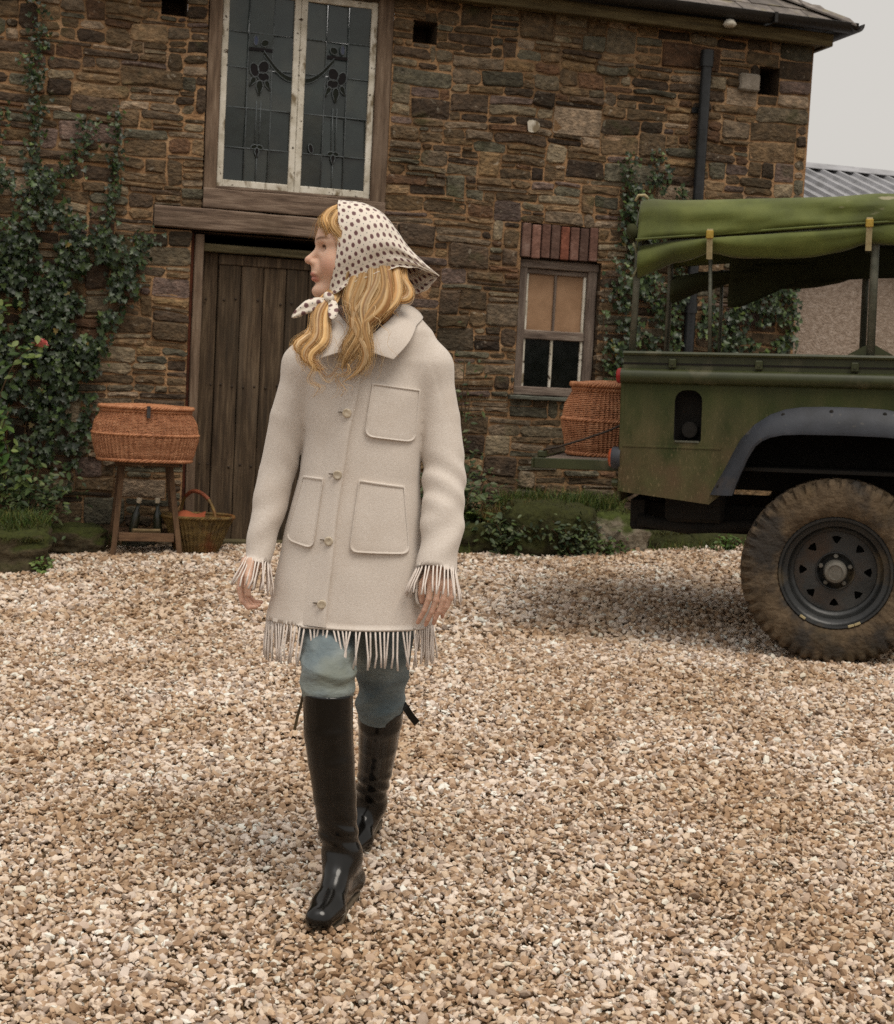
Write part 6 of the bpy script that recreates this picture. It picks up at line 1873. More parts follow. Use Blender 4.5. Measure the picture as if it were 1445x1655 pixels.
s_ = o.modifiers.new('t', 'SOLIDIFY'); s_.thickness = .006; s_.offset = -1
s_ = o.modifiers.new('b', 'BEVEL'); s_.width = .002; s_.segments = 2; s_.limit_method = 'ANGLE'; s_.angle_limit = R(50)
# fringe: knotted tassels along hem and cuffs
M_fringe = pmat('wool_fringe', [(.3, lin((210, 197, 187))), (.7, lin((230, 220, 212)))], scale=160, rough=.95, sheen=.2, spec=.1)
def tassels(bases, name, ln, flare, w=.0026):
    mb = MB(); lean = 0
    for i, (p, nrm, down) in enumerate(bases):
        if i % rng.choice((2, 3, 3, 4)) == 0: lean = rng.gauss(0, .10)
        t = Vector((-nrm.y, nrm.x, 0)).normalized()
        L_ = ln * rng.uniform(.92, 1.08)
        d = (down + nrm * (flare + rng.gauss(0, .05)) + t * (lean + rng.gauss(0, .04)))
        c = rng.gauss(0, .005)
        P = [p - down * .004, p + d * L_ * .33 + t * c * .5, p + d * L_ * .68 + t * c, p + d * L_ - nrm * .003 + t * c * .4]
        mb.tube([q - PO for q in P], [w * .9, w * .9, w * .95, w * 1.05], 5)
    return setp(mb.build(name, M_fringe, coat, smooth=True), kind='stuff')
hb = []
N_h = 112
for k in range(N_h):
    w = 2 * math.pi * k / N_h
    z = .7005
    xl_, xr_, b_ = [float(v) for v in ring_at(np.array(z))]
    dirv = Vector((math.cos(w) * (xr_ - xl_) / 2, math.sin(w) * b_, 0))
    c = Vector(((xl_ + xr_) / 2, YC, float(hem_z(c0 if False else (xl_ + xr_) / 2 + dirv.x)) + .004))
    h = coat_bvh.ray_cast(c + dirv.normalized() * .6, -dirv.normalized())
    p = h[0] if h[0] is not None else c + dirv
    if (p - c).length > dirv.length * 1.25: p = c + dirv
    nn = Vector((dirv.x / ((xr_ - xl_) / 2) ** 2, dirv.y / b_ ** 2, 0)).normalized()
    hb.append((p - nn * .003 - Vector((0, 0, .004)), nn, Vector((0, 0, -1))))
tassels(hb, 'hem_fringe', .096, .08)
for nm, A_, dd, flare in (('cuff_fringe', ARM_L, dirl, .30), ('cuff_fringe', ARM_R, dirr, .30)):
    c = Vector(A_[4][:3]); d = Vector(dd); ax = d.orthogonal().normalized(); ay = d.cross(ax); rb = []
    nT = 24 if A_ is ARM_L else 32
    for k in range(nT):
        w = 2 * math.pi * k / nT; o_ = ax * math.cos(w) + ay * math.sin(w)
        rb.append((c + o_ * (A_[4][3] - .002), o_, d))
    tassels(rb, nm, .072, flare, .0024)

# ---- jeans
M_denim = pmat('washed_denim', [(.3, lin((82, 92, 96))), (.5, lin((114, 124, 126))), (.72, lin((152, 160, 158)))], scale=5, rough=.85, bump=.45, bscale=26, bdist=.014, stretch=(1, 1, 2.0),
               blotch=[dict(col=lin((74, 96, 108)), scale=5, lo=.5, hi=.68, amt=.55), dict(col=lin((120, 122, 104)), scale=6, lo=.55, hi=.72, amt=.6, off=(8, 3, 1))])
g = Field((-.42, 3.46, .38), (.02, 4.02, .92), .0052)
JF = [(-.288, 3.775, .86, .088), (-.290, 3.740, .70, .076), (-.272, 3.645, .620, .068), (-.269, 3.610, .575, .0695), (-.267, 3.602, .540, .0630), (-.266, 3.599, .500, .0480)]
JB = [(-.150, 3.775, .86, .090), (-.140, 3.79, .70, .080), (-.144, 3.842, .50, .0640), (-.146, 3.856, .462, .0640), (-.147, 3.866, .430, .0560), (-.148, 3.876, .39, .0440)]
X, Y, Z = g.X, g.Y, g.Z
f1 = g.chain(JF, .03); f2 = g.chain(JB, .03)
w1 = .0085 * (np.abs(np.sin(.5 * (120 * Z + 35 * (X + .27) * np.sign(X + .27) + 4.5 * bumps(X, Y, Z, 24, 41)))) - .5) * np.exp(-((Z - .585) / .055) ** 2)
w2 = .0085 * (np.abs(np.sin(.5 * (100 * Z - 45 * X + 4.5 * bumps(X, Y, Z, 24, 43)))) - .5) * np.exp(-((Z - .50) / .06) ** 2)
g.d = smin(f1 + w1, f2 + w2, .008) + .0030 * bumps(X, Y, Z * 1.8, 34, 45) + .0022 * bumps(X * .6, Y * .6, Z * 2.2, 60, 47)
jV, jF = g.mesh(); jV = smooth_mesh(jV, jF, 1)
back = (jV[:, 1] > 3.745 + (jV[:, 0] + .21) * .6) | (jV[:, 0] > -.195)
lowF = np.full(len(jV), .51); lowB = np.full(len(jV), .40)
isback = dist_chain(jV, JB) < dist_chain(jV, JF)
jV, jF = cut(jV, jF, jV[:, 2] > np.where(isback, lowB, lowF))
jeans = pobj('jeans', jV, jF, M_denim); jeans['label'] = 'washed blue jeans tucked into the boots'
s_ = jeans.modifiers.new('t', 'SOLIDIFY'); s_.thickness = .004

# ---- boots
M_boot = pmat('black_boot_leather', [(.3, lin((12, 11, 9))), (.6, lin((18, 16, 14))), (.8, lin((26, 23, 20)))], scale=9, rough=.13, rough2=.24, bump=.08, bscale=20, bdist=.005, spec=.42)
M_boot2 = pmat('brown_boot_cuff', [(.3, lin((56, 44, 26))), (.7, lin((84, 68, 42)))], scale=9, rough=.4, bump=.2, spec=.5)
M_sole = pmat('boot_sole', [(.3, lin((70, 60, 48))), (.7, lin((118, 104, 86)))], scale=20, rough=.85, bump=.4)
def boot(shaft, ankle, heel, ball, toe, name, label, top, seed, wrk=.0030):
    b = empty(name); b.parent = person; b['label'] = label
    pts = np.array([s[:3] for s in shaft] + [ankle[:3], heel[:3], ball[:3], toe[:3]])
    g = Field(pts.min(0) - .11, pts.max(0) + .11, .0042)
    X, Y, Z = g.X, g.Y, g.Z
    sh = g.chain([tuple(s) for s in shaft] + [tuple(ankle)], .03)
    zz = ankle[2]
    cr = wrk * np.sin(150 * (Z - zz) + 60 * (X - ankle[0]) + 2 * bumps(X, Y, Z, 25, seed)) * np.exp(-((Z - zz - .05) / .055) ** 2)
    g.d = sh + cr
    hb_ = np.array(heel[:3]); bl = np.array(ball[:3]); te = np.array(toe[:3]); an = np.array(ankle[:3])
    g.add(g.cone(an, hb_, ankle[3], heel[3]), .03)
    g.add(g.cone(an - [0, 0, .012], bl, ankle[3] * .95, ball[3] * .92), .035)
    g.add(g.cone(hb_, bl, heel[3] * .9, ball[3] * .95), .02)
    # forefoot: flattened and wide
    ax = te - bl; ax2 = ax / np.linalg.norm(ax)
    side = np.array([-ax2[1], ax2[0], 0])
    for s in (-1, 1): g.add(g.cone(bl + side * .013 * s, te + side * .006 * s, ball[3] * .92, toe[3]), .015)
    fl = Z - (min(hb_[2] - heel[3], te[2] - toe[3]) + .010)
    g.d = np.maximum(g.d, -fl) if heel[2] < .06 else g.d
    g.d = g.d + .0010 * bumps(X, Y, Z, 60, seed + 2)
    V, F = g.mesh(); V = smooth_mesh(V, F, 2)
    V, F = cut(V, F, (V - np.array(top[0])) @ np.array(top[1]) < 0)
    o = pobj('boot_leather', V, F, M_boot, b)
    m = o.modifiers.new('t', 'SOLIDIFY'); m.thickness = .003
    # sole and heel
    L_ = np.linalg.norm((te - hb_)[:2]); a2 = (te - hb_) / np.linalg.norm(te - hb_); sd = np.array([-a2[1], a2[0], 0]); sd /= np.linalg.norm(sd)
    outl = []
    T = np.linspace(0, 1, 15)
    tot = te + a2 * toe[3] * .9 - (hb_ - a2 * heel[3] * .95)
    wid = [.004, .020, .027, .029, .029, .028, .028, .030, .034, .038, .040, .039, .034, .023, .004]
    st = hb_ - a2 * heel[3] * .95
    for t, w_ in zip(T, wid): outl.append((st + tot * t, w_))
    dn = np.cross(sd, a2); dn = dn if dn[2] < 0 else -dn
    zb = -min(heel[3], toe[3]) * .2
    rings = []
    for p, w_ in outl:
        c = p + dn * (np.interp(np.linalg.norm(p - st), [0, L_], [heel[3], toe[3]]) - .004)
        rings.append([c + sd * w_, c - sd * w_, c - sd * w_ + dn * .008, c + sd * w_ + dn * .008])
    mb = MB().loft([[Vector(q) - PO for q in r_] for r_ in rings]); mb.build('sole', M_sole, b)
    rings = []
    for p, w_ in outl[:5]:
        c = p + dn * (heel[3] + .002)
        rings.append([c + sd * w_ * .95, c - sd * w_ * .95, c - sd * w_ * .92 + dn * .016, c + sd * w_ * .92 + dn * .016])
    MB().loft([[Vector(q) - PO for q in r_] for r_ in rings]).build('heel', M_boot, b)
    return b
bf = boot([(-.268, 3.600, .565, .0620), (-.260, 3.595, .44, .0605), (-.2495, 3.592, .37, .0570), (-.236, 3.590, .28, .0525), (-.2250, 3.592, .20, .0480)], (-.2120, 3.600, .135, .0400), (-.1900, 3.650, .056, .0340), (-.2330, 3.488, .040, .0340), (-.2490, 3.438, .029, .0290),
          'boot', 'tall black leather boot, the one stepping forward', ((-.267, 3.600, .545), (0, -.08, 1)), 3)
bb_ = boot([(-.143, 3.852, .470, .0610), (-.145, 3.880, .41, .0590), (-.149, 3.935, .335, .0530), (-.156, 4.000, .25, .0480), (-.164, 4.050, .175, .0440)], (-.170, 4.080, .130, .0380), (-.160, 4.135, .090, .0320), (-.195, 4.000, .048, .0340), (-.210, 3.955, .036, .0270),
           'boot', 'tall black leather boot, the one behind with its heel lifting', ((-.146, 3.862, .452), (.05, -.30, 1)), 7)
# pull straps at the boot tops
def strip(P, w, name, mat, parent, th=.003):
    P = smooth_path(P, 5); rings = []
    for i, p in enumerate(P):
        t = (P[min(i + 1, len(P) - 1)] - P[max(i - 1, 0)]).normalized(); a = t.cross(Vector((0, 1, 0))).normalized() * w / 2; n_ = Vector((0, th / 2, 0))
        rings.append([p - a - n_ - PO, p + a - n_ - PO, p + a + n_ - PO, p - a + n_ - PO])
    return MB().loft(rings).build(name, mat, parent)
strip([(-.094, 3.85, .470), (-.080, 3.845, .456), (-.062, 3.842, .432), (-.046, 3.84, .415)], .018, 'pull_strap', M_boot, bb_)
strip([(-.326, 3.60, .535), (-.331, 3.60, .505), (-.338, 3.60, .475), (-.344, 3.60, .440)], .007, 'pull_strap', M_boot2, bf)
# ---- headscarf: a triangle of spotted silk over the head, tied under the chin
def spotted():
    m = bpy.data.materials.new('spotted_silk'); m.use_nodes = True
    N, L = m.node_tree.nodes, m.node_tree.links; b = N['Principled BSDF']
    uv = N.new('ShaderNodeUVMap'); mp = N.new('ShaderNodeMapping'); mp.inputs['Rotation'].default_value = (0, 0, R(38)); mp.inputs['Scale'].default_value = (1, 1, 1)
    L.new(uv.outputs[0], mp.inputs[0])
    def vor(off, sc):
        m2 = N.new('ShaderNodeMapping'); m2.inputs['Location'].default_value = off; L.new(mp.outputs[0], m2.inputs[0])
        v = N.new('ShaderNodeTexVoronoi'); v.voronoi_dimensions = '2D'; v.inputs['Scale'].default_value = sc; v.inputs['Randomness'].default_value = 0.06
        L.new(m2.outputs[0], v.inputs['Vector']); return v.outputs['Distance']
    def lt(d, a, bb):
        r = N.new('ShaderNodeMapRange'); r.inputs['From Min'].default_value = a; r.inputs['From Max'].default_value = bb; r.inputs['To Min'].default_value = 1; r.inputs['To Max'].default_value = 0
        L.new(d, r.inputs['Value']); return r.outputs[0]
    def mx(f, a, c):
        x = N.new('ShaderNodeMix'); x.data_type = 'RGBA'; L.new(f, x.inputs[0])
        if isinstance(a, tuple): x.inputs[6].default_value = (*a, 1)
        else: L.new(a, x.inputs[6])
        x.inputs[7].default_value = (*c, 1); return x.outputs[2]
    S = 1 / .0222
    big = vor((0, 0, 0), S)
    nz = N.new('ShaderNodeTexNoise'); nz.inputs['Scale'].default_value = 420; L.new(uv.outputs[0], nz.inputs['Vector'])
    ad = N.new('ShaderNodeMath'); ad.operation = 'MULTIPLY_ADD'; L.new(nz.outputs['Fac'], ad.inputs[0]); ad.inputs[1].default_value = .16; L.new(big, ad.inputs[2])
    c = mx(lt(ad.outputs[0], .33, .37), lin((222, 212, 198)), lin((122, 90, 88)))
    c = mx(lt(ad.outputs[0], .20, .26), c, lin((98, 68, 68)))
    c = mx(lt(vor((.0111, .0111, 0), S), .06, .09), c, lin((120, 120, 118)))
    L.new(c, b.inputs['Base Color'])
    b.inputs['Roughness'].default_value = .55; b.inputs['Sheen Weight'].default_value = .15; b.inputs['Specular IOR Level'].default_value = .3
    b.inputs['Subsurface Weight'].default_value = 0
    return m
M_scarf = spotted()
def uv_obj(name, V, F, UV, mat, parent, th=.0016):
    me = mesh_data(name, [tuple(Vector(v) - PO) for v in V], F, True)
    l = me.uv_layers.new(name='UVMap')
    for lp in me.loops: l.data[lp.index].uv = UV[lp.vertex_index]
    o = link(name, me, mat, parent)
    if th:
        s = o.modifiers.new('t', 'SOLIDIFY'); s.thickness = th; s.offset = 0
    return o
def curve2(P, u):
    t = [p[0] for p in P]
    return tuple(float(np.interp(u, t, [p[k] for p in P])) for k in range(1, len(P[0])))
def crv(P, u):
    """smooth interpolation of keyed points (u, ...)"""
    t = [p[0] for p in P]; i = max(0, min(len(P) - 2, int(np.searchsorted(t, u, side='right') - 1)))
    f = (u - t[i]) / (t[i + 1] - t[i]); p0, p1, p2, p3 = (P[max(i - 1, 0)], P[i], P[i + 1], P[min(i + 2, len(P) - 1)])
    return tuple(.5 * (2 * p1[k] + (-p0[k] + p2[k]) * f + (2 * p0[k] - 5 * p1[k] + 4 * p2[k] - p3[k]) * f * f + (-p0[k] + 3 * p1[k] - 3 * p2[k] + p3[k]) * f ** 3) for k in range(1, len(P[0])))
SC = 3.725
TOP = [(0, -.306, 1.748), (.10, -.285, 1.747), (.25, -.242, 1.743), (.42, -.196, 1.722), (.58, -.162, 1.686), (.74, -.128, 1.643), (.88, -.085, 1.604), (1, -.047, 1.575)]
NEAR = [(0, -.318, 1.508, .052), (.12, -.292, 1.519, .070), (.28, -.256, 1.541, .082), (.45, -.213, 1.562, .086), (.62, -.160, 1.583, .074), (.76, -.120, 1.589, .052), (.9, -.080, 1.585, .022), (1, -.047, 1.575, .0)]
FAR = [(0, -.318, 1.508, .052), (.12, -.292, 1.515, .070), (.28, -.256, 1.530, .080), (.45, -.205, 1.540, .084), (.62, -.150, 1.540, .074), (.76, -.105, 1.532, .056), (.88, -.078, 1.540, .03), (1, -.047, 1.575, .0)]
HWID = [(0, .080), (.15, .088), (.35, .093), (.5, .090), (.65, .074), (.8, .048), (.92, .022), (1, 0)]
LAT = [(0, 0.0), (.15, .62), (.32, .96), (.52, 1.0), (.70, .86), (.86, .55), (1, 0)]
VRT = [(0, 0), (.15, .14), (.32, .32), (.52, .56), (.70, .78), (.86, .94), (1, 1)]
V, F, UV = [], [], []
NU, NV = 56, 64
for i in range(NU + 1):
    u = i / NU
    tx, tz = crv(TOP, u); hw, = crv(HWID, u)
    for j in range(NV + 1):
        v = -1 + 2 * j / NV          # -1 near edge, 0 ridge, +1 far edge
        s = 1 - abs(v)
        ex, ez, el = crv(NEAR if v <= 0 else FAR, u)
        lat_, = crv(LAT, s); ver, = crv(VRT, s)
        lat = el * (1 - s) ** 2 * (1 - lat_) + hw * lat_
        x = ex + (tx - ex) * ver; z = ez + (tz - ez) * ver
        sg = -1 if v <= 0 else 1
        x += .015 * math.sin(math.pi * ver) * (1 - u) ** 3
        # soft folds running from the knot and from the nape to the tail
        fo = .0032 * math.sin(13 * s + 9 * u) * math.exp(-((u - .1) / .16) ** 2) * (1 - s) + .0040 * math.sin(20 * s - 5 * u + .6) * math.exp(-((u - .68) / .22) ** 2) * math.sin(math.pi * min(1, s)) \
            + .0022 * fbm(u * 6, s * 5, 3 * sg)
        lat = max(0, lat + fo)
        y = SC + sg * lat
        if v > 0: y = max(y, SC)
        edge_w = .0018 * math.sin(u * 40) * max(0, 1 - s * 8)
        p = Vector((x, y, z + edge_w))
        V.append(p); UV.append((v * (1 - .7 * u) * .315, u * .300))
for i in range(NU):
    for j in range(NV):
        a = i * (NV + 1) + j
        F.append((a, a + 1, a + NV + 2, a + NV + 1))
scarf = uv_obj('headscarf', V, F, UV, M_scarf, person, .0018)
scarf['label'] = 'cream headscarf with dark red spots, tied under the chin'
# knot and tie ends
g = Field((-.37, 3.60, 1.45), (-.27, 3.74, 1.55), .0026)
g.d = g.ell((-.312, 3.655, 1.502), (.014, .017, .013)); g.add(g.cone((-.318, 3.655, 1.510), (-.306, 3.668, 1.494), .008, .010), .006)
kV, kF = g.mesh()
uv_obj('knot', kV, kF, [(float(v[0]), float(v[2])) for v in kV], M_scarf, scarf, 0)
def tie(P, W, name, uo, curl=.4):
    P = smooth_path(P, 6); V, F, UV = [], [], []
    n = len(P); ac = 0
    for i, p in enumerate(P):
        t = (P[min(i + 1, n - 1)] - P[max(i - 1, 0)]).normalized(); a = t.cross(Vector((0, 1, 0))).normalized(); w = float(np.interp(i / (n - 1), [0, .25, .55, .85, 1], W))
        if i: ac += (p - P[i - 1]).length
        for k in range(7):
            q = -1 + k / 3
            V.append(p + a * w * q + Vector((0, -1, 0)) * (.008 * (1 - q * q) * curl + .002 * math.sin(5 * q + i * .4))); UV.append((uo + w * q, ac))
    for i in range(n - 1):
        for k in range(6): F.append((i * 7 + k, (i + 1) * 7 + k, (i + 1) * 7 + k + 1, i * 7 + k + 1))
    uv_obj(name, V, F, UV, M_scarf, scarf, .0016)
tie([(-.316, 3.650, 1.494), (-.342, 3.640, 1.488), (-.370, 3.632, 1.472), (-.398, 3.628, 1.450)], [.006, .013, .016, .009, .001], 'tie_end', .3)
tie([(-.308, 3.650, 1.498), (-.300, 3.632, 1.484), (-.298, 3.618, 1.466), (-.297, 3.610, 1.450)], [.006, .011, .013, .010, .002], 'tie_end', .7)

# ---- hair: strands swept along guide locks, over a soft inner mass
HCOL = [tuple(a * b for a, b in zip(lin(c), (.93, .86, .80))) for c in ((222, 188, 132), (198, 158, 100), (234, 206, 156), (160, 116, 68), (212, 174, 116), (182, 138, 84), (240, 216, 174))]
M_hair = pmat('blonde_hair', [(.3, (.85, .85, .85)), (.7, (1.12, 1.12, 1.12))], scale=40, rough=.48, attr=True, spec=.3)
def lock(P, n, r0, r1, twist=.9, wave=.012, dark=1.0, tip=.15):
    """P guide points (x, y, z); n strands; bundle radius r0 at the root, r1 at the tip"""
    G = smooth_path(P, 5); m = len(G); out = []
    ns = n; n = int(n * 1.5)
    fr = []
    for i in range(m):
        t = (G[min(i + 1, m - 1)] - G[max(i - 1, 0)]).normalized(); a = t.cross(Vector((0, 1, 0))).normalized(); b = a.cross(t); fr.append((t, a, b))
    lw = nrng.random() * 6.28; dark = dark * nrng.uniform(.70, 1.2)
    for _ in range(n):
        q = math.sqrt(nrng.random()); w0 = nrng.random() * 6.283; ph = nrng.random() * 6.28; L_ = 1 - tip * nrng.random() ** 1.3
        col = np.array(HCOL[nrng.integers(0, len(HCOL))]) * dark * nrng.uniform(.75, 1.2) * (.72 + .28 * q)  # inner strands darker: shade within the lock put into their colour
        pts = []
        fly = nrng.normal(0, .004)
        for i in range(m):
            f = i / (m - 1)
            if f > L_: break
            t, a, b = fr[i]; r = (r0 + (r1 - r0) * f) * (1 + .35 * math.sin(math.pi * f))
            w = w0 + twist * f * 2
            pts.append(G[i] + a * (r * q * math.cos(w) + wave * math.sin(11 * f + lw + ph * .20) * (.25 + f) + fly * f * 2) + b * (r * .55 * q * math.sin(w)))
        out.append((pts, col))
    if ns >= 30:      # the body of the lock: a soft ribbon with streaks of colour
        K = 40; amp = nrng.uniform(.80, 1.10, K); amp = (amp + np.roll(amp, 1)) / 2
        cc = [np.array(HCOL[nrng.integers(0, len(HCOL))]) * dark * nrng.uniform(.62, .98) for _ in range(K)]; cc = [(cc[k] * 2 + cc[k - 1]) / 3 for k in range(K)]
        k0 = len(RIB[0])
        for i in range(m):
            f = i / (m - 1); t, a, b = fr[i]
            r = (r0 + (r1 - r0) * f) * (1 + .35 * math.sin(math.pi * f)) * (1 if f < .72 else max(.06, 1 - ((f - .72) / .28) ** 1.5))
            cen = G[i] + a * (wave * math.sin(11 * f + lw + .6) * (.25 + f))
            for k in range(K):
                w = 2 * math.pi * k / K + .5 * f
                RIB[0].append(cen + a * (r * amp[k] * math.cos(w)) + b * (r * .62 * amp[k] * math.sin(w))); RIB[2].append(cc[k] * (1 - .12 * math.sin(7 * f + k)))
        for i in range(m - 1):
            for k in range(K): RIB[1].append((k0 + i * K + k, k0 + i * K + (k + 1) % K, k0 + (i + 1) * K + (k + 1) % K, k0 + (i + 1) * K + k))
    return out
RIB = ([], [], [])
LOCKS = []
def L(*a, **k): LOCKS.extend(lock(*a, **k))
# near curtain, falling over the collar in loose waves
CUR = [((-.205, .672, 1.625), (-.202, .640, 1.545), (-.216, .606, 1.47), (-.232, .588, 1.405), (-.246, .580, 1.335), 110, .015, .009),
       ((-.230, .672, 1.615), (-.234, .636, 1.530), (-.244, .604, 1.46), (-.240, .586, 1.400), (-.252, .578, 1.320), 110, .014, .008),
       ((-.182, .676, 1.630), (-.174, .645, 1.555), (-.188, .612, 1.48), (-.218, .592, 1.415), (-.238, .582, 1.350), 110, .015, .009),
       ((-.160, .690, 1.630), (-.148, .660, 1.565), (-.164, .628, 1.50), (-.202, .602, 1.435), (-.224, .588, 1.375), 100, .014, .008),
       ((-.246, .672, 1.600), (-.254, .634, 1.520), (-.256, .604, 1.46), (-.246, .588, 1.405), (-.256, .580, 1.345), 70, .010, .006),
       ((-.145, .705, 1.625), (-.130, .682, 1.570), (-.128, .660, 1.53), (-.146, .640, 1.500), (-.160, .628, 1.470), 80, .013, .008),
       ((-.215, .664, 1.620), (-.220, .630, 1.530), (-.236, .600, 1.45), (-.226, .580, 1.370), (-.250, .572, 1.295), 40, .010, .008),
       ((-.192, .668, 1.625), (-.186, .634, 1.540), (-.206, .602, 1.46), (-.216, .584, 1.390), (-.240, .576, 1.315), 50, .011, .008)]
for a, b, c, d, e, n, r0, r1 in CUR:
    L([(p[0], 3 + p[1], p[2]) for p in (a, b, c, d, e)], n, r0 * .9, r1, wave=.015)
# far lock, down the other side of the chin
L([(-.300, 3.676, 1.53), (-.326, 3.636, 1.470), (-.342, 3.606, 1.415), (-.350, 3.592, 1.37), (-.338, 3.584, 1.335)], 110, .010, .008)
L([(-.292, 3.672, 1.52), (-.308, 3.632, 1.460), (-.322, 3.604, 1.405), (-.334, 3.590, 1.360), (-.326, 3.582, 1.318)], 110, .010, .008)
L([(-.305, 3.678, 1.53), (-.340, 3.640, 1.46), (-.362, 3.608, 1.40), (-.370, 3.596, 1.355)], 36, .008, .010, wave=.014)
L([(-.338, 3.586, 1.345), (-.320, 3.580, 1.322), (-.290, 3.574, 1.318), (-.262, 3.572, 1.322)], 10, .004, .006)
L([(-.252, 3.578, 1.345), (-.258, 3.572, 1.32), (-.270, 3.570, 1.296), (-.262, 3.570, 1.262)], 8, .004, .007)
L([(-.338, 3.586, 1.345), (-.336, 3.578, 1.315), (-.328, 3.574, 1.285), (-.318, 3.572, 1.265)], 8, .004, .008)
# fly-aways
for _ in range(14):
    x = nrng.uniform(-.37, -.17); z = nrng.uniform(1.38, 1.50); dx, dz = nrng.normal(0, .02), -nrng.uniform(.05, .12)
    L([(x, 3.60, z), (x + dx, 3.585, z + dz * .4), (x + dx * 1.8, 3.575, z + dz)], 1, .002, .004, wave=.01)
# fringe over the forehead, swept back to the temple
def hp(f, l, z): return tuple(hw_(f, l, z))
for (l0, n) in ((.0, 60), (.018, 80), (.034, 90)):
    L([hp(.046, l0 * .5, .112), hp(.072, l0 * .8 + .006, .096), hp(.0885, l0 + .010, .074), hp(.0860, l0 * .8 + .022, .056), hp(.070, .050, .037), hp(.042, .068, .018)], n, .005, .006, wave=.003, tip=.12, dark=1.08)
for (l0, n) in ((-.005, 9), (-.022, 8), (-.04, 8)):
    L([hp(.044, l0, .112), hp(.070, l0 * 1.2, .094), hp(.0895, l0 * 1.2, .066), hp(.0940, l0 * 1.3 - .01, .044), hp(.090, l0 * 1.3 - .02, .028)], n, .005, .006, wave=.003, tip=.35, dark=1.1)
L([hp(.040, .030, .108), hp(.060, .046, .086), hp(.070, .060, .056), hp(.050, .070, .026), hp(.026, .076, .004)], 100, .007, .006, wave=.003, dark=1.0)
L([hp(.022, .076, -.005), hp(.030, .070, -.045), hp(.034, .060, -.085), hp(.024, .054, -.115)], 40, .005, .006, wave=.002, dark=.95)
VV, FF, CC = [], [], []
for pts, col in LOCKS:
    n = len(pts)
    if n < 3: continue
    k0 = len(VV)
    for i, p in enumerate(pts):
        t = (pts[min(i + 1, n - 1)] - pts[max(i - 1, 0)]); t.normalize()
        a = t.cross(Vector((.3, 1, .2))).normalized(); b = t.cross(a)
        r = .00046 * (1 - .45 * i / (n - 1))
        for k in range(3):
            w = 2.0944 * k; VV.append(p + a * r * math.cos(w) + b * r * math.sin(w)); CC.append(col)
    for i in range(n - 1):
        for k in range(3): FF.append((k0 + i * 3 + k, k0 + i * 3 + (k + 1) % 3, k0 + i * 3 + 3 + (k + 1) % 3, k0 + i * 3 + 3 + k))
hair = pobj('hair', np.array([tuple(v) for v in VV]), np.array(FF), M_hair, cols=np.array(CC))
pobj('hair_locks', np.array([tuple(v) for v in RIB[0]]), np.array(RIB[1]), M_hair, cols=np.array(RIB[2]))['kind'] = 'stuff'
hair['label'] = 'long wavy blonde hair'; hair['kind'] = 'stuff'
g = Field((-.37, 3.60, 1.33), (-.08, 3.84, 1.76), .0048)
def hc_(f, l, z): return hw_(f, l, z)
cxy = hw_(-.006, 0, .030)
g.d = g.ell(cxy, (.096, .080, .090), yaw=HY)
# clear the face
X, Y, Z = g.X, g.Y, g.Z
ff = (X - HC[0]) * FD[0] + (Y - HC[1]) * FD[1]
g.d = np.maximum(g.d, (ff - (.046 + .55 * np.clip(Z - 1.68, -1, .08))))
g.d = np.maximum(g.d, 1.56 - Z)
xs_ = np.linspace(-.306, -.047, 40); us_ = np.linspace(0, 1, 200); tp_ = np.array([crv(TOP, float(u)) for u in us_])
g.d = np.maximum(g.d, Z - (np.interp(X, tp_[:, 0], tp_[:, 1]) - .010))
for ch in ([(-.200, 3.700, 1.57, .024), (-.195, 3.672, 1.50, .018), (-.212, 3.636, 1.44, .010)], [(-.235, 3.700, 1.56, .022), (-.242, 3.670, 1.50, .015), (-.248, 3.630, 1.44, .008)], [(-.165, 3.715, 1.57, .024), (-.155, 3.685, 1.51, .016), (-.175, 3.645, 1.45, .008)]):
    g.add(g.chain(ch, .02), .02)
mV, mF = g.mesh(); mV = smooth_mesh(mV, mF, 2)
pobj('hair_mass', mV, mF, M_hair, cols=np.tile(np.array(lin((150, 106, 56))), (len(mV), 1)))
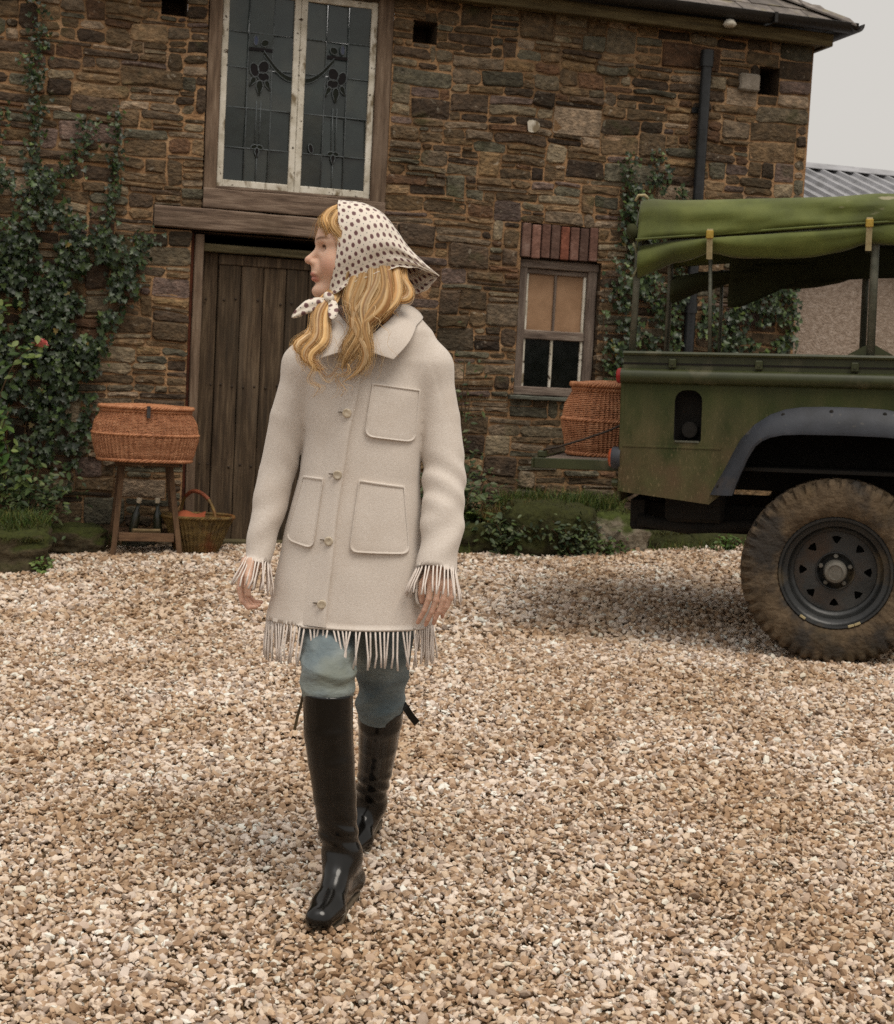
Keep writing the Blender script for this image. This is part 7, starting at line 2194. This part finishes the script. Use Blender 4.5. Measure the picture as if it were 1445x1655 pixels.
# ------------------------------------------------------------------ gravel: nobody could count it, so one object with instanced chips
def make_gravel():
    nr = np.random.default_rng(5)
    src = bpy.data.collections.new('gravel_chips')      # not linked to the scene: only a source for the nodes
    M_chip = bpy.data.materials.new('gravel_chip'); M_chip.use_nodes = True
    N, L = M_chip.node_tree.nodes, M_chip.node_tree.links
    b = N['Principled BSDF']; b.inputs['Roughness'].default_value = .85; b.inputs['Specular IOR Level'].default_value = .3
    oi = N.new('ShaderNodeObjectInfo')
    rp = N.new('ShaderNodeValToRGB'); rp.color_ramp.interpolation = 'CONSTANT'
    cols = [(206, 192, 172), (182, 160, 134), (222, 212, 198), (160, 138, 114), (198, 180, 156), (214, 202, 186), (146, 122, 98), (190, 174, 158), (232, 226, 216), (174, 152, 128), (210, 196, 178), (164, 150, 136), (194, 172, 146), (218, 206, 190), (156, 134, 110), (202, 192, 180)]
    el = rp.color_ramp.elements
    while len(el) > 1: el.remove(el[-1])
    for i, c in enumerate(cols):
        e = el[0] if i == 0 else el.new(i / len(cols))
        e.position = i / len(cols); e.color = (*[min(.86, v * q) for v, q in zip(lin(c), (1.15, 1.105, 1.11))], 1)
    L.new(oi.outputs['Random'], rp.inputs['Fac'])
    tc = N.new('ShaderNodeTexCoord'); nz = N.new('ShaderNodeTexNoise'); nz.inputs['Scale'].default_value = 90; nz.inputs['Detail'].default_value = 4
    L.new(tc.outputs['Object'], nz.inputs['Vector'])
    mr = N.new('ShaderNodeMapRange'); mr.inputs['From Min'].default_value = .3; mr.inputs['From Max'].default_value = .7
    mr.inputs['To Min'].default_value = .70; mr.inputs['To Max'].default_value = 1.12
    L.new(nz.outputs['Fac'], mr.inputs['Value'])
    # broad patches of damper, browner stone
    geo_ = N.new('ShaderNodeNewGeometry')
    n2 = N.new('ShaderNodeTexNoise'); n2.inputs['Scale'].default_value = 1.7; n2.inputs['Detail'].default_value = 4
    L.new(geo_.outputs['Position'], n2.inputs['Vector'])
    r2 = N.new('ShaderNodeValToRGB'); r2.color_ramp.elements[0].position = .38; r2.color_ramp.elements[0].color = (.80, .73, .64, 1)
    r2.color_ramp.elements[1].position = .60; r2.color_ramp.elements[1].color = (1, 1, 1, 1)
    L.new(n2.outputs['Fac'], r2.inputs['Fac'])
    m1 = N.new('ShaderNodeMix'); m1.data_type = 'RGBA'; m1.blend_type = 'MULTIPLY'; m1.inputs[0].default_value = 1
    L.new(rp.outputs[0], m1.inputs[6]); L.new(mr.outputs[0], m1.inputs[7])
    m2 = N.new('ShaderNodeMix'); m2.data_type = 'RGBA'; m2.blend_type = 'MULTIPLY'; m2.inputs[0].default_value = 1
    L.new(m1.outputs[2], m2.inputs[6]); L.new(r2.outputs[0], m2.inputs[7])
    L.new(m2.outputs[2], b.inputs['Base Color'])
    rr = random.Random(3)
    for i in range(14):
        bm = bmesh.new(); bmesh.ops.create_icosphere(bm, subdivisions=1, radius=.5)
        # chop with random planes for angular chips
        for _ in range(7):
            d = Vector((rr.gauss(0, 1), rr.gauss(0, 1), rr.gauss(0, 1))).normalized(); lim = rr.uniform(.26, .42)
            for v in bm.verts:
                t = v.co.dot(d)
                if t > lim: v.co -= d * (t - lim)
        fx, fy, fz = rr.uniform(1.0, 1.4), rr.uniform(.75, 1.1), rr.uniform(.36, .64)
        for v in bm.verts: v.co = Vector((v.co.x * fx, v.co.y * fy, v.co.z * fz))
        me = bpy.data.meshes.new('chip'); bm.to_mesh(me); bm.free(); me.materials.append(M_chip)
        src.objects.link(bpy.data.objects.new('chip_%02d' % i, me))
    # seed points: jittered rows in front of the camera with a margin on both sides
    P, S = [], []
    def band(y0, y1, step, size, layers, m):
        for ly in range(layers):
            for y in np.arange(y0, y1, step * .80):
                half = .315 * y + m
                xs = np.arange(-half, half, step)
                x = xs + nr.uniform(-.5, .5, len(xs)) * step
                yy = y + nr.uniform(-.5, .5, len(xs)) * step
                s = size * np.clip(nr.lognormal(-.05, .36, len(xs)), .5, 1.75)
                kp = nr.random(len(xs)) < (.96 if ly == 0 else .45); x, yy, s, xs = x[kp], yy[kp], s[kp], xs[kp]
                P.append(np.stack([x, yy, nr.uniform(-.006, .006, len(xs)) + ly * .006 + s * .10], 1)); S.append(s)
    band(2.3, 4.6, .0146, .0182, 2, .28)
    band(4.6, 7.0, .0172, .0215, 2, .40)
    band(7.0, 12.0, .0235, .0285, 1, .45)
    for y in np.arange(2.0, 12.6, .030):          # thinner cover out to both sides of the view
        half = .315 * max(y, 2.3) + (.28 if y < 4.6 else .42)
        for sg in (-1, 1):
            xs = sg * np.arange(half, half + 2.4, .034)
            P.append(np.stack([xs + nr.uniform(-.5, .5, len(xs)) * .034, y + nr.uniform(-.5, .5, len(xs)) * .03, nr.uniform(-.003, .004, len(xs))], 1)); S.append(.036 * np.clip(nr.lognormal(-.05, .3, len(xs)), .5, 1.6))
    P = np.concatenate(P); S = np.concatenate(S)
    # keep out of the barn
    w = np.array([-1.1, 10.1]); n = np.array([-math.sin(R(16)), math.cos(R(16))])
    d = (P[:, :2] - w) @ n
    keep = d < -.02
    P, S = P[keep], S[keep]
    zz = np.array([GZ(x, y) + .012 * fbm(x * .9, y * .9) + .008 * fbm(x * 3.1, y * 3.1, 4) + .006 for x, y in P[:, :2]])
    P[:, 2] += zz
    me = bpy.data.meshes.new('gravel')
    me.vertices.add(len(P)); me.vertices.foreach_set('co', P.astype(np.float32).ravel())
    def attr(nm, ty, arr, f='value'):
        a = me.attributes.new(nm, ty, 'POINT'); a.data.foreach_set(f, np.ascontiguousarray(arr).ravel())
    attr('chip_scale', 'FLOAT', S.astype(np.float32))
    rot = np.stack([nr.normal(0, .55, len(P)), nr.normal(0, .55, len(P)), nr.uniform(0, 6.283, len(P))], 1).astype(np.float32)
    attr('chip_rot', 'FLOAT_VECTOR', rot, 'vector')
    attr('chip_id', 'INT', nr.integers(0, 14, len(P)).astype(np.int32))
    me.update()
    o = link('gravel', me)
    setp(o, 'pale buff gravel chips covering the whole yard', 'gravel', kind='stuff')
    ng = bpy.data.node_groups.new('gravel_scatter', 'GeometryNodeTree')
    ng.interface.new_socket('Geometry', in_out='INPUT', socket_type='NodeSocketGeometry')
    ng.interface.new_socket('Geometry', in_out='OUTPUT', socket_type='NodeSocketGeometry')
    N, L = ng.nodes, ng.links
    gi, go = N.new('NodeGroupInput'), N.new('NodeGroupOutput')
    ci = N.new('GeometryNodeCollectionInfo'); ci.inputs['Collection'].default_value = src
    ci.inputs['Separate Children'].default_value = True; ci.inputs['Reset Children'].default_value = True
    ip = N.new('GeometryNodeInstanceOnPoints'); ip.inputs['Pick Instance'].default_value = True
    def na(nm, ty):
        a = N.new('GeometryNodeInputNamedAttribute'); a.data_type = ty; a.inputs['Name'].default_value = nm; return a.outputs[0]
    L.new(gi.outputs[0], ip.inputs['Points']); L.new(ci.outputs[0], ip.inputs['Instance'])
    L.new(na('chip_id', 'INT'), ip.inputs['Instance Index'])
    e2r = N.new('FunctionNodeEulerToRotation'); L.new(na('chip_rot', 'FLOAT_VECTOR'), e2r.inputs[0]); L.new(e2r.outputs[0], ip.inputs['Rotation'])
    L.new(na('chip_scale', 'FLOAT'), ip.inputs['Scale'])
    L.new(ip.outputs[0], go.inputs[0])
    md = o.modifiers.new('scatter', 'NODES'); md.node_group = ng
    print('gravel chips', len(P))
make_gravel()
